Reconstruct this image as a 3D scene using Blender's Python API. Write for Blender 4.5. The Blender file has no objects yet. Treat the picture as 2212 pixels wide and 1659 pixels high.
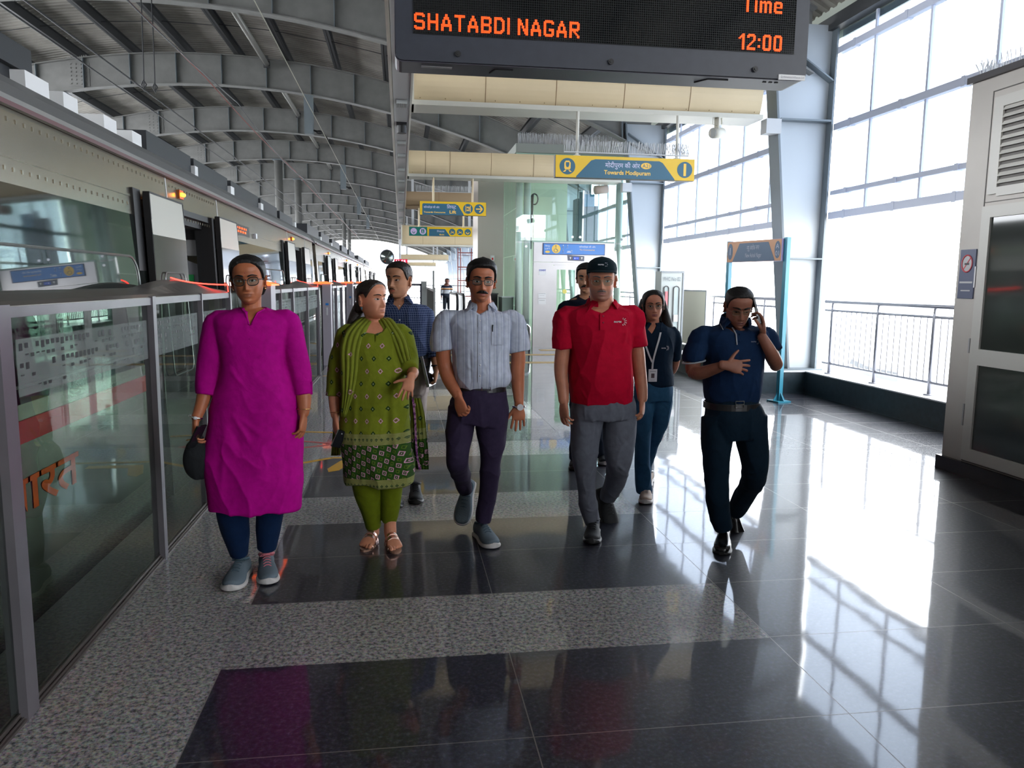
import bpy, math, random
import numpy as np
from mathutils import Vector, Matrix, noise
random.seed(7)
SC = bpy.context.scene
COL = SC.collection
pi = math.pi

# ---------------------------------------------------------------- camera
CAM_H = 1.55
R = Matrix(((0.9898943852, 0.0086419152, -0.1415430091),
            (-0.1414595444, 0.1299659564, -0.9813755894),
            (0.0099148080, 0.9914807953, 0.1298750519)))
cam_d = bpy.data.cameras.new('camera')
cam_d.sensor_width = 36.0
cam_d.lens = 36.0 * 1665.0 / 2212.0
cam_d.clip_start = 0.05
cam_d.clip_end = 500
cam = bpy.data.objects.new('camera', cam_d)
COL.objects.link(cam)
cam.matrix_world = Matrix.Translation((0, 0, CAM_H)) @ R.to_4x4()
SC.camera = cam

def at(px, py, Y):
    """world point seen at photo pixel (px,py) on the plane y=Y"""
    d = R @ Vector((px - 1106.0, 829.5 - py, -1665.0))
    return Vector((0, 0, CAM_H)) + d * (Y / d.y)

# ---------------------------------------------------------------- sky and light
w = bpy.data.worlds.new('overcast_sky')
SC.world = w
w.use_nodes = True
nt = w.node_tree
bg = nt.nodes['Background']
tc = nt.nodes.new('ShaderNodeTexCoord')
sp = nt.nodes.new('ShaderNodeSeparateXYZ')
rmp = nt.nodes.new('ShaderNodeValToRGB')
nt.links.new(tc.outputs['Generated'], sp.inputs[0])
nt.links.new(sp.outputs['Z'], rmp.inputs[0])
rmp.color_ramp.elements[0].position = 0.0
rmp.color_ramp.elements[0].color = (0.86, 0.89, 0.93, 1)
rmp.color_ramp.elements[1].position = 0.6
rmp.color_ramp.elements[1].color = (0.90, 0.95, 1.0, 1)
nt.links.new(rmp.outputs[0], bg.inputs['Color'])
SKY = 9.0
bg.inputs['Strength'].default_value = SKY
SC.view_settings.view_transform = 'Standard'
SC.view_settings.look = 'None'
SC.view_settings.gamma = 1
SC.view_settings.exposure = 0.32
SC.view_settings.use_curve_mapping = False
SC.cycles.max_bounces = 8
SC.cycles.diffuse_bounces = 4
SC.cycles.glossy_bounces = 4
SC.cycles.transmission_bounces = 6
SC.cycles.transparent_max_bounces = 16
SC.cycles.sample_clamp_indirect = 6.0
SC.cycles.caustics_reflective = False
SC.cycles.caustics_refractive = False
SC.cycles.use_denoising = True

# ---------------------------------------------------------------- materials
MATS = {}
def hexc(h):
    h = h.lstrip('#')
    c = [int(h[i:i + 2], 16) / 255 for i in (0, 2, 4)]
    return tuple((x / 12.92 if x <= .04045 else ((x + .055) / 1.055) ** 2.4) for x in c)

def mat(name, col, rough=0.5, metal=0.0, bump=0.0, bscale=40.0, var=0.0, vscale=5.0, emit=0.0, alpha=1.0, ior=None, spec=None, sheen=0.0, stretch=None):
    if name in MATS: return MATS[name]
    m = bpy.data.materials.new(name)
    m.use_nodes = True
    n = m.node_tree.nodes; l = m.node_tree.links
    p = n['Principled BSDF']
    if isinstance(col, str): col = hexc(col)
    p.inputs['Base Color'].default_value = (*col, 1)
    p.inputs['Roughness'].default_value = rough
    p.inputs['Metallic'].default_value = metal
    if ior: p.inputs['IOR'].default_value = ior
    if spec is not None: p.inputs['Specular IOR Level'].default_value = spec
    if sheen: p.inputs['Sheen Weight'].default_value = sheen
    if emit:
        p.inputs['Emission Color'].default_value = (*col, 1)
        p.inputs['Emission Strength'].default_value = emit
    if bump or var:
        t = n.new('ShaderNodeTexCoord'); mp = n.new('ShaderNodeMapping')
        l.new(t.outputs['Object'], mp.inputs[0])
        if stretch: mp.inputs['Scale'].default_value = stretch
    if var:
        x = n.new('ShaderNodeTexNoise'); x.inputs['Scale'].default_value = vscale; x.inputs['Detail'].default_value = 4
        l.new(mp.outputs[0], x.inputs['Vector'])
        mr = n.new('ShaderNodeMapRange'); mr.inputs[1].default_value = 0.3; mr.inputs[2].default_value = 0.7
        mr.inputs[3].default_value = 1 - var; mr.inputs[4].default_value = 1 + var
        l.new(x.outputs[0], mr.inputs[0])
        vm = n.new('ShaderNodeVectorMath'); vm.operation = 'SCALE'
        vm.inputs[0].default_value = col
        l.new(mr.outputs[0], vm.inputs['Scale'])
        l.new(vm.outputs[0], p.inputs['Base Color'])
    if bump:
        x = n.new('ShaderNodeTexNoise'); x.inputs['Scale'].default_value = bscale; x.inputs['Detail'].default_value = 3
        l.new(mp.outputs[0], x.inputs['Vector'])
        b = n.new('ShaderNodeBump'); b.inputs['Strength'].default_value = bump; b.inputs['Distance'].default_value = 0.01
        l.new(x.outputs[0], b.inputs['Height']); l.new(b.outputs[0], p.inputs['Normal'])
    MATS[name] = m
    return m

def glass(name, tint=(0.9, 0.97, 0.94), refl=0.08, fres=1.5, rough=0.0):
    """thin sheet glass: fresnel mirror over a tinted see-through"""
    if name in MATS: return MATS[name]
    m = bpy.data.materials.new(name); m.use_nodes = True
    n = m.node_tree.nodes; l = m.node_tree.links
    n.remove(n['Principled BSDF'])
    tr = n.new('ShaderNodeBsdfTransparent'); tr.inputs[0].default_value = (*tint, 1)
    gl = n.new('ShaderNodeBsdfGlossy'); gl.inputs['Roughness'].default_value = rough
    fr = n.new('ShaderNodeFresnel'); fr.inputs[0].default_value = fres
    ad = n.new('ShaderNodeMath'); ad.operation = 'ADD'; ad.inputs[1].default_value = refl; ad.use_clamp = True
    mx = n.new('ShaderNodeMixShader')
    ge = n.new('ShaderNodeNewGeometry'); iv = n.new('ShaderNodeMath'); iv.operation = 'SUBTRACT'; iv.inputs[0].default_value = 1.0; l.new(ge.outputs['Backfacing'], iv.inputs[1])
    mu = n.new('ShaderNodeMath'); mu.operation = 'MULTIPLY'; l.new(iv.outputs[0], mu.inputs[1])
    l.new(fr.outputs[0], ad.inputs[0]); l.new(ad.outputs[0], mu.inputs[0]); l.new(mu.outputs[0], mx.inputs[0])
    l.new(tr.outputs[0], mx.inputs[1]); l.new(gl.outputs[0], mx.inputs[2])
    l.new(mx.outputs[0], n['Material Output'].inputs[0])
    MATS[name] = m
    return m

# ---------------------------------------------------------------- mesh builder
class MB:
    def __init__(s): s.v = []; s.f = []
    def add(s, V, F):
        o = len(s.v); s.v += [tuple(p) for p in V]; s.f += [tuple(i + o for i in q) for q in F]; return s
    def box(s, x0, x1, y0, y1, z0, z1):
        V = [(x, y, z) for x in (x0, x1) for y in (y0, y1) for z in (z0, z1)]
        return s.add(V, [(0, 1, 3, 2), (4, 6, 7, 5), (0, 4, 5, 1), (2, 3, 7, 6), (0, 2, 6, 4), (1, 5, 7, 3)])
    def obox(s, c, u, v, w):
        """box from centre and three half-extent vectors"""
        c = Vector(c); u = Vector(u); v = Vector(v); w = Vector(w)
        V = [c + a * u + b * v + d * w for a in (-1, 1) for b in (-1, 1) for d in (-1, 1)]
        return s.add(V, [(0, 1, 3, 2), (4, 6, 7, 5), (0, 4, 5, 1), (2, 3, 7, 6), (0, 2, 6, 4), (1, 5, 7, 3)])
    def bar(s, a, b, wd, hg, up=(0, 0, 1)):
        a = Vector(a); b = Vector(b); d = (b - a); L = d.length; d.normalize()
        u = d.cross(Vector(up))
        if u.length < 1e-4: u = d.cross(Vector((1, 0, 0)))
        u.normalize(); v = u.cross(d)
        return s.obox((a + b) / 2, d * (L / 2), u * (wd / 2), v * (hg / 2))
    def tube(s, P, r, n=8, cap=True, closed=False):
        P = [Vector(p) for p in P]; N = len(P)
        rr = r if isinstance(r, (list, tuple)) else [r] * N
        o = len(s.v); pu = None
        for i, p in enumerate(P):
            a = P[(i - 1) % N] if (i or closed) else p; b = P[(i + 1) % N] if (i < N - 1 or closed) else p
            d = (b - a)
            if d.length < 1e-9: d = Vector((0, 0, 1))
            d.normalize()
            if pu is None:
                pu = d.cross(Vector((0, 0, 1)))
                if pu.length < 0.1: pu = d.cross(Vector((0, 1, 0)))
            u = (pu - d * pu.dot(d)).normalized(); pu = u; v = d.cross(u)
            for k in range(n):
                t = 2 * pi * k / n
                s.v.append(tuple(p + (u * math.cos(t) + v * math.sin(t)) * rr[i]))
        M = N if closed else N - 1
        for i in range(M):
            for k in range(n):
                a = o + i * n + k; b = o + i * n + (k + 1) % n; j = ((i + 1) % N) * n
                s.f.append((a, b, o + j + (k + 1) % n, o + j + k))
        if cap and not closed:
            s.f.append(tuple(o + k for k in range(n))[::-1]); s.f.append(tuple(o + (N - 1) * n + k for k in range(n)))
        return s
    def prism(s, P, vec):
        """closed polygon P (3d points) extruded by vec"""
        n = len(P); vec = Vector(vec); P = [Vector(p) for p in P]
        F = [tuple(range(n))[::-1], tuple(range(n, 2 * n))] + [(i, (i + 1) % n, n + (i + 1) % n, n + i) for i in range(n)]
        return s.add(P + [p + vec for p in P], F)
    def loft(s, rings, cap=True, closed=False):
        n = len(rings[0]); o = len(s.v)
        for r in rings: s.v += [tuple(p) for p in r]
        for i in range(len(rings) - 1):
            for k in range(n):
                s.f.append((o + i * n + k, o + i * n + (k + 1) % n, o + (i + 1) * n + (k + 1) % n, o + (i + 1) * n + k))
        if cap:
            s.f.append(tuple(o + k for k in range(n))[::-1]); s.f.append(tuple(o + (len(rings) - 1) * n + k for k in range(n)))
        return s
    def ball(s, c, r, n=12, m=8, M=None):
        rx, ry, rz = (r, r, r) if not isinstance(r, (tuple, list)) else r
        c = Vector(c); rings = []
        for i in range(1, m):
            t = pi * i / m
            rings.append([Vector((rx * math.sin(t) * math.cos(2 * pi * k / n), ry * math.sin(t) * math.sin(2 * pi * k / n), -rz * math.cos(t))) for k in range(n)])
        V = [Vector((0, 0, -rz))] + [p for q in rings for p in q] + [Vector((0, 0, rz))]
        if M is not None: V = [M @ p for p in V]
        V = [p + c for p in V]
        F = []
        for k in range(n): F.append((0, 1 + (k + 1) % n, 1 + k))
        for i in range(m - 2):
            for k in range(n):
                a = 1 + i * n + k; b = 1 + i * n + (k + 1) % n
                F.append((a, b, b + n, a + n))
        e = len(V) - 1
        for k in range(n): F.append((e, 1 + (m - 2) * n + k, 1 + (m - 2) * n + (k + 1) % n))
        return s.add(V, F)
    def disc(s, c, u, v, n=24, th=0.004):
        c = Vector(c); u = Vector(u); v = Vector(v); w_ = u.cross(v).normalized() * th
        return s.prism([c + u * math.cos(2 * pi * k / n) + v * math.sin(2 * pi * k / n) for k in range(n)], w_)
    def make(s, name, m, parent=None, smooth=False):
        me = bpy.data.meshes.new(name); me.from_pydata(s.v, [], s.f); me.update()
        if smooth: me.polygons.foreach_set('use_smooth', [True] * len(me.polygons))
        for q in (m if isinstance(m, (list, tuple)) else [m]): me.materials.append(q)
        o = bpy.data.objects.new(name, me); COL.objects.link(o)
        if parent: o.parent = parent
        return o

def local(mb, root):
    """turn world coordinates in a builder into the root's own"""
    l = Vector(root.location); mb.v = [tuple(Vector(p) - l) for p in mb.v]; return mb

def tag(o, label=None, cat=None, group=None, kind=None):
    if label: o['label'] = label
    if cat: o['category'] = cat
    if group: o['group'] = group
    if kind: o['kind'] = kind
    return o

def thing(name, label, cat, loc=(0, 0, 0), group=None):
    o = bpy.data.objects.new(name, None); COL.objects.link(o); o.location = loc; o.empty_display_size = 0.1
    return tag(o, label, cat, group)

def part(mb, name, m, root, smooth=False, base=None, label=None):
    """mesh in world coordinates -> child of root (or of base, a part of root that sits at root's origin)"""
    o = local(mb, root).make(name, m, base or root, smooth)
    if label: o['label'] = label
    return o

def struct(mb, name, m, smooth=False):
    return tag(mb.make(name, m, None, smooth), kind='structure')

def copy_tree(o, parent=None):
    c = o.copy(); COL.objects.link(c)
    if parent: c.parent = parent
    for ch in o.children: copy_tree(ch, c)
    return c

def text2d(body, align='CENTER', bold=0.0, shear=0.0):
    cu = bpy.data.curves.new('lettering', 'FONT'); cu.body = body; cu.size = 1.0; cu.align_x = align
    cu.offset = bold; cu.shear = shear; cu.resolution_u = 3
    o = bpy.data.objects.new('lettering', cu); me = o.to_mesh()
    V = [tuple(v.co) for v in me.vertices]; F = [tuple(p.vertices) for p in me.polygons]
    o.to_mesh_clear(); bpy.data.objects.remove(o); bpy.data.curves.remove(cu)
    return V, F

def letters(mb, body, c, u, v, size, width=None, align='CENTER', bold=0.0, lift=0.003, vc=True):
    """flat lettering centred on c; u,v unit vectors of the sign's plane"""
    V, F = text2d(body, align, bold)
    if not V: return mb
    xs = [p[0] for p in V]; ys = [p[1] for p in V]
    W = max(xs) - min(xs); sx = size if width is None else width / max(W, 1e-6)
    x0 = (max(xs) + min(xs)) / 2 if align == 'CENTER' else min(xs)
    y0 = (max(ys) + min(ys)) / 2 if vc else 0
    c = Vector(c); u = Vector(u); v = Vector(v); nn = u.cross(v).normalized()
    return mb.add([c + u * (p[0] - x0) * sx + v * (p[1] - y0) * size + nn * lift for p in V], F)

def ordinal(i):
    L = ['first', 'second', 'third', 'fourth', 'fifth', 'sixth', 'seventh', 'eighth', 'ninth', 'tenth', 'eleventh', 'twelfth', 'thirteenth', 'fourteenth', 'fifteenth', 'sixteenth', 'seventeenth', 'eighteenth']
    return L[i] if i < len(L) else str(i + 1) + 'th'
X_, Y_, Z_ = Vector((1, 0, 0)), Vector((0, 1, 0)), Vector((0, 0, 1))
# ================================================================ floor
def floor_mat():
    m = bpy.data.materials.new('polished_granite'); m.use_nodes = True
    n = m.node_tree.nodes; l = m.node_tree.links; p = n['Principled BSDF']
    def mt(op, a, b=None, c=None):
        q = n.new('ShaderNodeMath'); q.operation = op
        for i, x in enumerate((a, b, c)):
            if x is None: continue
            if isinstance(x, (int, float)): q.inputs[i].default_value = x
            else: l.new(x, q.inputs[i])
        return q.outputs[0]
    t = n.new('ShaderNodeTexCoord'); s = n.new('ShaderNodeSeparateXYZ'); l.new(t.outputs['Object'], s.inputs[0])
    x, y = s.outputs[0], s.outputs[1]
    # strip pattern
    fy = mt('FRACT', mt('DIVIDE', mt('ADD', y, 18.7 - 3.68), 1.87))
    black = mt('LESS_THAN', fy, 1.24 / 1.87)
    inx = mt('GREATER_THAN', x, -0.73)
    right = mt('GREATER_THAN', x, 1.605)
    dark = mt('MAXIMUM', mt('MAXIMUM', mt('MULTIPLY', black, inx), right), mt('LESS_THAN', x, -1.36))
    # speckles
    v1 = n.new('ShaderNodeTexNoise'); v1.inputs['Scale'].default_value = 52; v1.inputs['Detail'].default_value = 5; v1.inputs['Roughness'].default_value = 0.7
    l.new(t.outputs['Object'], v1.inputs['Vector'])
    v2 = n.new('ShaderNodeTexVoronoi'); v2.inputs['Scale'].default_value = 140; l.new(t.outputs['Object'], v2.inputs['Vector'])
    v3 = n.new('ShaderNodeTexNoise'); v3.inputs['Scale'].default_value = 9; v3.inputs['Detail'].default_value = 3
    l.new(t.outputs['Object'], v3.inputs['Vector'])
    g = n.new('ShaderNodeValToRGB'); e = g.color_ramp.elements
    e[0].position = 0.34; e[0].color = (0.025, 0.027, 0.034, 1); e[1].position = 0.60; e[1].color = (0.56, 0.525, 0.49, 1)
    q = e.new(0.41); q.color = (0.12, 0.122, 0.13, 1); q = e.new(0.47); q.color = (0.28, 0.272, 0.268, 1); q = e.new(0.53); q.color = (0.41, 0.39, 0.375, 1)
    l.new(v1.outputs[0], g.inputs[0])
    k = n.new('ShaderNodeValToRGB'); e = k.color_ramp.elements
    e[0].position = 0.38; e[0].color = (0.007, 0.009, 0.015, 1); e[1].position = 0.70; e[1].color = (0.10, 0.10, 0.125, 1)
    q = e.new(0.48); q.color = (0.017, 0.019, 0.032, 1); q = e.new(0.58); q.color = (0.038, 0.038, 0.058, 1)
    l.new(v1.outputs[0], k.inputs[0])
    # faint coloured crystals
    hv = n.new('ShaderNodeMixRGB'); hv.blend_type = 'MULTIPLY'; hv.inputs[0].default_value = 0.35
    mix = n.new('ShaderNodeMixRGB'); l.new(dark, mix.inputs[0]); l.new(g.outputs[0], mix.inputs[1]); l.new(k.outputs[0], mix.inputs[2])
    l.new(mix.outputs[0], hv.inputs[1]); l.new(v2.outputs['Color'], hv.inputs[2])
    # joints
    def near(val, period, off, w_):
        fr = mt('FRACT', mt('DIVIDE', mt('ADD', val, off + 100 * period), period))
        return mt('LESS_THAN', mt('MINIMUM', fr, mt('SUBTRACT', 1.0, fr)), w_ / period)
    jx = near(x, 1.17, 0.73, 0.0022)
    jy = mt('MULTIPLY', near(y, 0.6233, -3.06, 0.0022), inx)
    jl = mt('LESS_THAN', mt('ABSOLUTE', mt('ADD', x, 1.03)), 0.0018)
    j = mt('MAXIMUM', mt('MAXIMUM', jx, jy), jl)
    jm = n.new('ShaderNodeMixRGB'); l.new(mt('MULTIPLY', j, 0.75), jm.inputs[0]); l.new(hv.outputs[0], jm.inputs[1]); jm.inputs[2].default_value = (0.16, 0.14, 0.125, 1)
    l.new(jm.outputs[0], p.inputs['Base Color'])
    mr = n.new('ShaderNodeMapRange'); mr.inputs[3].default_value = 0.025; mr.inputs[4].default_value = 0.075
    l.new(v3.outputs[0], mr.inputs[0]); l.new(mt('ADD', mr.outputs[0], mt('MULTIPLY', j, 0.4)), p.inputs['Coat Roughness'])
    p.inputs['Roughness'].default_value = 0.42; p.inputs['IOR'].default_value = 1.5; p.inputs['Specular IOR Level'].default_value = 0.28
    p.inputs['Coat Weight'].default_value = 1.0; p.inputs['Coat IOR'].default_value = 1.46
    wv = n.new('ShaderNodeTexNoise'); wv.inputs['Scale'].default_value = 3.0; wv.inputs['Detail'].default_value = 1
    # every slab lies a hair differently: shift the waviness from slab to slab
    fl = n.new('ShaderNodeCombineXYZ')
    l.new(mt('FLOOR', mt('DIVIDE', mt('ADD', x, 0.73), 1.17)), fl.inputs[0]); l.new(mt('FLOOR', mt('DIVIDE', mt('SUBTRACT', y, 3.06), 0.6233)), fl.inputs[1])
    wn = n.new('ShaderNodeTexWhiteNoise'); l.new(fl.outputs[0], wn.inputs['Vector'])
    va = n.new('ShaderNodeVectorMath'); va.operation = 'MULTIPLY_ADD'; l.new(wn.outputs['Color'], va.inputs[0]); va.inputs[1].default_value = (9, 9, 9); l.new(t.outputs['Object'], va.inputs[2])
    l.new(va.outputs[0], wv.inputs['Vector'])
    b = n.new('ShaderNodeBump'); b.inputs['Strength'].default_value = 0.05; b.inputs['Distance'].default_value = 0.02
    l.new(wv.outputs[0], b.inputs['Height']); l.new(b.outputs[0], p.inputs['Coat Normal'])
    return m
FLOOR = floor_mat()
fb = MB().box(-1.66, 6.2, -9, 112, -0.25, 0.0)
struct(fb, 'floor', FLOOR)
M_conc = mat('track_concrete', (0.10, 0.10, 0.095), 0.9, bump=0.3, bscale=8, var=0.3)
struct(MB().box(-13.4, -1.66, -9, 112, -1.35, -1.1), 'trim_1', M_conc)            # track bed
struct(MB().box(-1.95, -1.66, -9, 112, -1.1, -0.25), 'trim_2', M_conc)             # platform edge wall
M_par = mat('dark_parapet_stone', (0.018, 0.032, 0.042), 0.35, var=0.25, vscale=14)
M_parcap = mat('pale_parapet_cap', (0.62, 0.62, 0.64), 0.25)
# right-hand parapet and its jog
pw = MB().box(5.8, 6.2, -9, 10.4, 0, 0.31).box(4.95, 6.2, 10.4, 13.9, 0, 0.31).box(5.8, 6.2, 13.9, 112, 0, 0.31)
struct(pw, 'wall_right', M_par)
struct(MB().box(5.79, 6.22, -9, 10.39, 0.31, 0.325).box(4.94, 6.22, 10.39, 13.91, 0.31, 0.325).box(5.79, 6.22, 13.91, 112, 0.31, 0.325), 'trim_3', M_parcap)

# ================================================================ roof
def roofz(x): return 7.3 - 0.022 * (x + 5.5) ** 2
M_sheet = mat('ribbed_roof_sheet', (0.30, 0.285, 0.255), 0.75, metal=0.0, var=0.28, vscale=1.2)
M_steel = mat('grey_painted_steel', (0.18, 0.18, 0.172), 0.5, var=0.12, vscale=3)
M_steel2 = mat('blue_grey_painted_steel', (0.16, 0.19, 0.21), 0.45, var=0.08, vscale=2)
M_purlin = mat('dark_grey_purlin_steel', (0.05, 0.052, 0.055), 0.5)
M_white = mat('white_paint', (0.72, 0.72, 0.72), 0.45)
M_pale = mat('pale_grey_paint', (0.55, 0.56, 0.57), 0.45)
M_black = mat('black_rubber', (0.008, 0.008, 0.009), 0.5)
M_chrome = mat('brushed_stainless', (0.62, 0.62, 0.62), 0.25, metal=1.0)
M_chrome2 = mat('dull_stainless', (0.48, 0.47, 0.48), 0.4, metal=0.85)
rb = MB()
xs = [-13.6 + 19.9 * i / 26 for i in range(27)]
ys = []; yy = -9.0
while yy < 112:
    ys += [(yy, 0), (yy + 0.09, 0), (yy + 0.115, 0.03), (yy + 0.175, 0.03)]; yy += 0.20
V = []; F = []
for (y0, dz) in ys:
    for x0 in xs: V.append((x0, y0, roofz(x0) + 1.2 + dz))
nx = len(xs)
for i in range(len(ys) - 1):
    for k in range(nx - 1):
        a = i * nx + k; F.append((a, a + 1, a + nx + 1, a + nx))
rb.add(V, F)
rf = struct(rb, 'ceiling', M_sheet)
sm_ = rf.modifiers.new('thick', 'SOLIDIFY'); sm_.thickness = 0.03; sm_.offset = 1

ROWS = [3.6 + 7.1 * i for i in range(16)]
def arch(Yr):
    b = MB(); N = 30; x0, x1 = -12.4, 5.75
    P = [x0 + (x1 - x0) * i / N for i in range(N + 1)]
    web = [(x, Yr - 0.008, roofz(x)) for x in P] + [(x, Yr - 0.008, roofz(x) + 0.86) for x in P[::-1]]
    # web as quads
    for i in range(N):
        a, c = P[i], P[i + 1]
        b.prism([(a, Yr - 0.008, roofz(a)), (c, Yr - 0.008, roofz(c)), (c, Yr - 0.008, roofz(c) + 0.86), (a, Yr - 0.008, roofz(a) + 0.86)], (0, 0.016, 0))
        for dz in (0, 0.86):
            b.add([(a, Yr - 0.14, roofz(a) + dz - 0.012), (c, Yr - 0.14, roofz(c) + dz - 0.012), (c, Yr + 0.14, roofz(c) + dz - 0.012), (a, Yr + 0.14, roofz(a) + dz - 0.012),
                   (a, Yr - 0.14, roofz(a) + dz + 0.012), (c, Yr - 0.14, roofz(c) + dz + 0.012), (c, Yr + 0.14, roofz(c) + dz + 0.012), (a, Yr + 0.14, roofz(a) + dz + 0.012)],
                  [(0, 3, 2, 1), (4, 5, 6, 7), (0, 1, 5, 4), (2, 3, 7, 6)] + ([(0, 4, 7, 3)] if i == 0 else []) + ([(1, 2, 6, 5)] if i == N - 1 else []))
    return b
def arch_stiff(Yr, x):
    return MB().box(x - 0.008, x + 0.008, Yr - 0.135, Yr + 0.135, roofz(x) + 0.01, roofz(x) + 0.85)
def arch_bolts(Yr, xc):
    b = MB()
    for xc in (xc,):
        b.box(xc - 0.3, xc + 0.3, Yr - 0.025, Yr - 0.009, roofz(xc) + 0.1, roofz(xc) + 0.76)
        for i in range(4):
            for k in range(6):
                x = xc - 0.21 + 0.14 * i; z = roofz(xc) + 0.16 + 0.108 * k
                b.box(x - 0.018, x + 0.018, Yr - 0.045, Yr - 0.02, z - 0.018, z + 0.018)
        for k in range(10):
            x = xc - 0.27 + 0.06 * k; b.box(x - 0.015, x + 0.015, Yr - 0.13, Yr - 0.10, roofz(x) + 0.87, roofz(x) + 0.91)
    return b
def ord_from(i): return ordinal(i)
first = None
for i, Yr in enumerate(ROWS):
    if i == 0:
        pass
    if first is None:
        t = thing('roof_arch', 'grey arched steel roof beam, %s in the row going away from the camera' % ord_from(i), 'roof beam', (0, Yr, 0), 'arched steel beams under the station roof')
        part(arch(Yr), 'web_and_flanges', M_steel, t)
        for k in range(14): part(arch_stiff(Yr, -11.6 + 1.28 * k), 'stiffener', M_steel2, t)
        for xc in (-9.2, 0.35): part(arch_bolts(Yr, xc), 'splice_plate', M_steel, t)
        first = t
    else:
        t = copy_tree(first); t.location = (0, Yr, 0)
        t['label'] = 'grey arched steel roof beam, %s in the row going away from the camera' % ord_from(i)
# purlins running along the platform, one line each over the whole roof
PX = [-12.2, -10.7, -9.2, -7.7, -6.2, -4.75, -3.3, -1.85, -0.4, 1.05, 2.5, 3.95, 5.3]
for i, x in enumerate(PX):
    z = roofz(x) + 0.88
    b = MB().box(x - 0.008, x + 0.008, -8.9, 111, z, z + 0.28).box(x - 0.07, x + 0.07, -8.9, 111, z, z + 0.012).box(x - 0.07, x + 0.07, -8.9, 111, z + 0.27, z + 0.284)
    o = b.make('roof_purlin', M_purlin)
    tag(o, 'dark grey steel purlin under the roof sheets, %s line from the left eave' % ordinal(i), 'purlin', 'purlins along the roof')
# sag rods between purlins
b = MB()
for Yr in ROWS[:7]:
    for dy in (2.3, 4.7):
        for i in range(len(PX) - 1):
            b.tube([(PX[i], Yr + dy, roofz(PX[i]) + 1.02), (PX[i + 1], Yr + dy + (0.0 if i % 2 else 0.12), roofz(PX[i + 1]) + 1.02)], 0.011, 4)
tag(b.make('sag_rods', M_purlin), 'thin dark tie rods crossing between the roof purlins', 'tie rods', kind='stuff')
# long round tubes below the roof in each bay
tube0 = None
for i, Yr in enumerate(ROWS[:8]):
    if i == 0: continue
    x = -3.85
    if tube0 is None:
        tube0 = thing('long_roof_duct', '', 'pipe', (0, 0, 0), 'round pipes slung under the roof over the track')
        part(MB().tube([(x, Yr - 6.5, roofz(x) + 0.62), (x, Yr - 0.35, roofz(x) + 0.62)], 0.075, 14), 'pipe', mat('dull_zinc_pipe', (0.36, 0.355, 0.33), 0.45, metal=0.3), tube0, True)
        part(MB().box(x - 0.03, x + 0.03, Yr - 0.42, Yr - 0.30, roofz(x) + 0.62, roofz(x) + 0.86).box(x - 0.09, x + 0.09, Yr - 0.44, Yr - 0.36, roofz(x) + 0.53, roofz(x) + 0.71), 'hanger', M_purlin, tube0)
        t = tube0
    else:
        t = copy_tree(tube0); t.location = (0, 7.1 * (i - 1), 0)
    t['label'] = 'long round grey pipe above the train, %s one from the camera' % ordinal(i - 1)
# gutter pipe and eave band on the right
g = thing('eave_gutter', 'pale round gutter pipe running under the right eave', 'gutter', (0, 0, 0))
part(MB().tube([(6.45, 2.0, 5.35), (6.45, 111, 5.35)], 0.13, 14), 'pipe', mat('pale_gutter_paint', (0.50, 0.51, 0.50), 0.4), g, True)
part(MB().box(6.0, 6.16, -8.9, 111, 5.12, 5.3), 'eave_channel', M_purlin, g)
M_trans = mat('milky_roof_sheet', (0.55, 0.60, 0.52), 0.5)
struct(MB().box(6.17, 6.2, -8.9, 111, 5.02, 5.55), 'trim_4', M_trans)

struct(MB().box(-13.6, 6.3, -9.3, -9.0, -1.35, 8.6), 'wall_back_light_block', mat('grey_light_block', (0.35, 0.34, 0.33), 0.7))  # unseen wall added behind the camera to cut the fill light on fronts
struct(MB().box(-13.9, -13.6, -9, 112, -1.35, 3.6), 'wall_left_light_block', mat('grey_light_block', (0, 0, 0)))  # added beyond the train, out of view, to hold back light from the left
# ---- left side columns and mid columns
c0 = None
for i, Yr in enumerate(ROWS[2:7]):
    if c0 is None:
        c0 = thing('roof_post', '', 'column', (0, Yr, 0), 'grey steel posts beyond the train')
        part(MB().box(-9.95, -9.62, Yr - 0.15, Yr + 0.15, -1.1, roofz(-9.8)), 'post', M_steel, c0)
        part(MB().box(-10.0, -9.5, Yr - 0.2, Yr + 0.2, roofz(-9.8) - 0.09, roofz(-9.8) - 0.02), 'cap_plate', M_steel2, c0); t = c0
    else:
        t = copy_tree(c0); t.location = (0, Yr, 0)
    t['label'] = 'grey steel post rising behind the train roof, under the %s roof beam' % ordinal(i + 2)
for i, (x, Yr) in enumerate(((-5.75, 39.1), (-5.75, 46.2), (-5.2, 74.6), (-5.2, 81.7))):
    t = thing('track_post', 'stout round grey post standing between the tracks, %s from the camera' % ordinal(i), 'column', (x, Yr, 0), 'posts between the two tracks')
    part(MB().tube([(x, Yr, -1.1), (x, Yr, roofz(x) - 0.02)], 0.19, 16), 'post', M_steel, t, True)
    part(MB().box(x - 0.25, x + 0.25, Yr - 0.25, Yr + 0.25, roofz(x) - 0.06, roofz(x) - 0.012), 'cap_plate', M_steel2, t)
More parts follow.
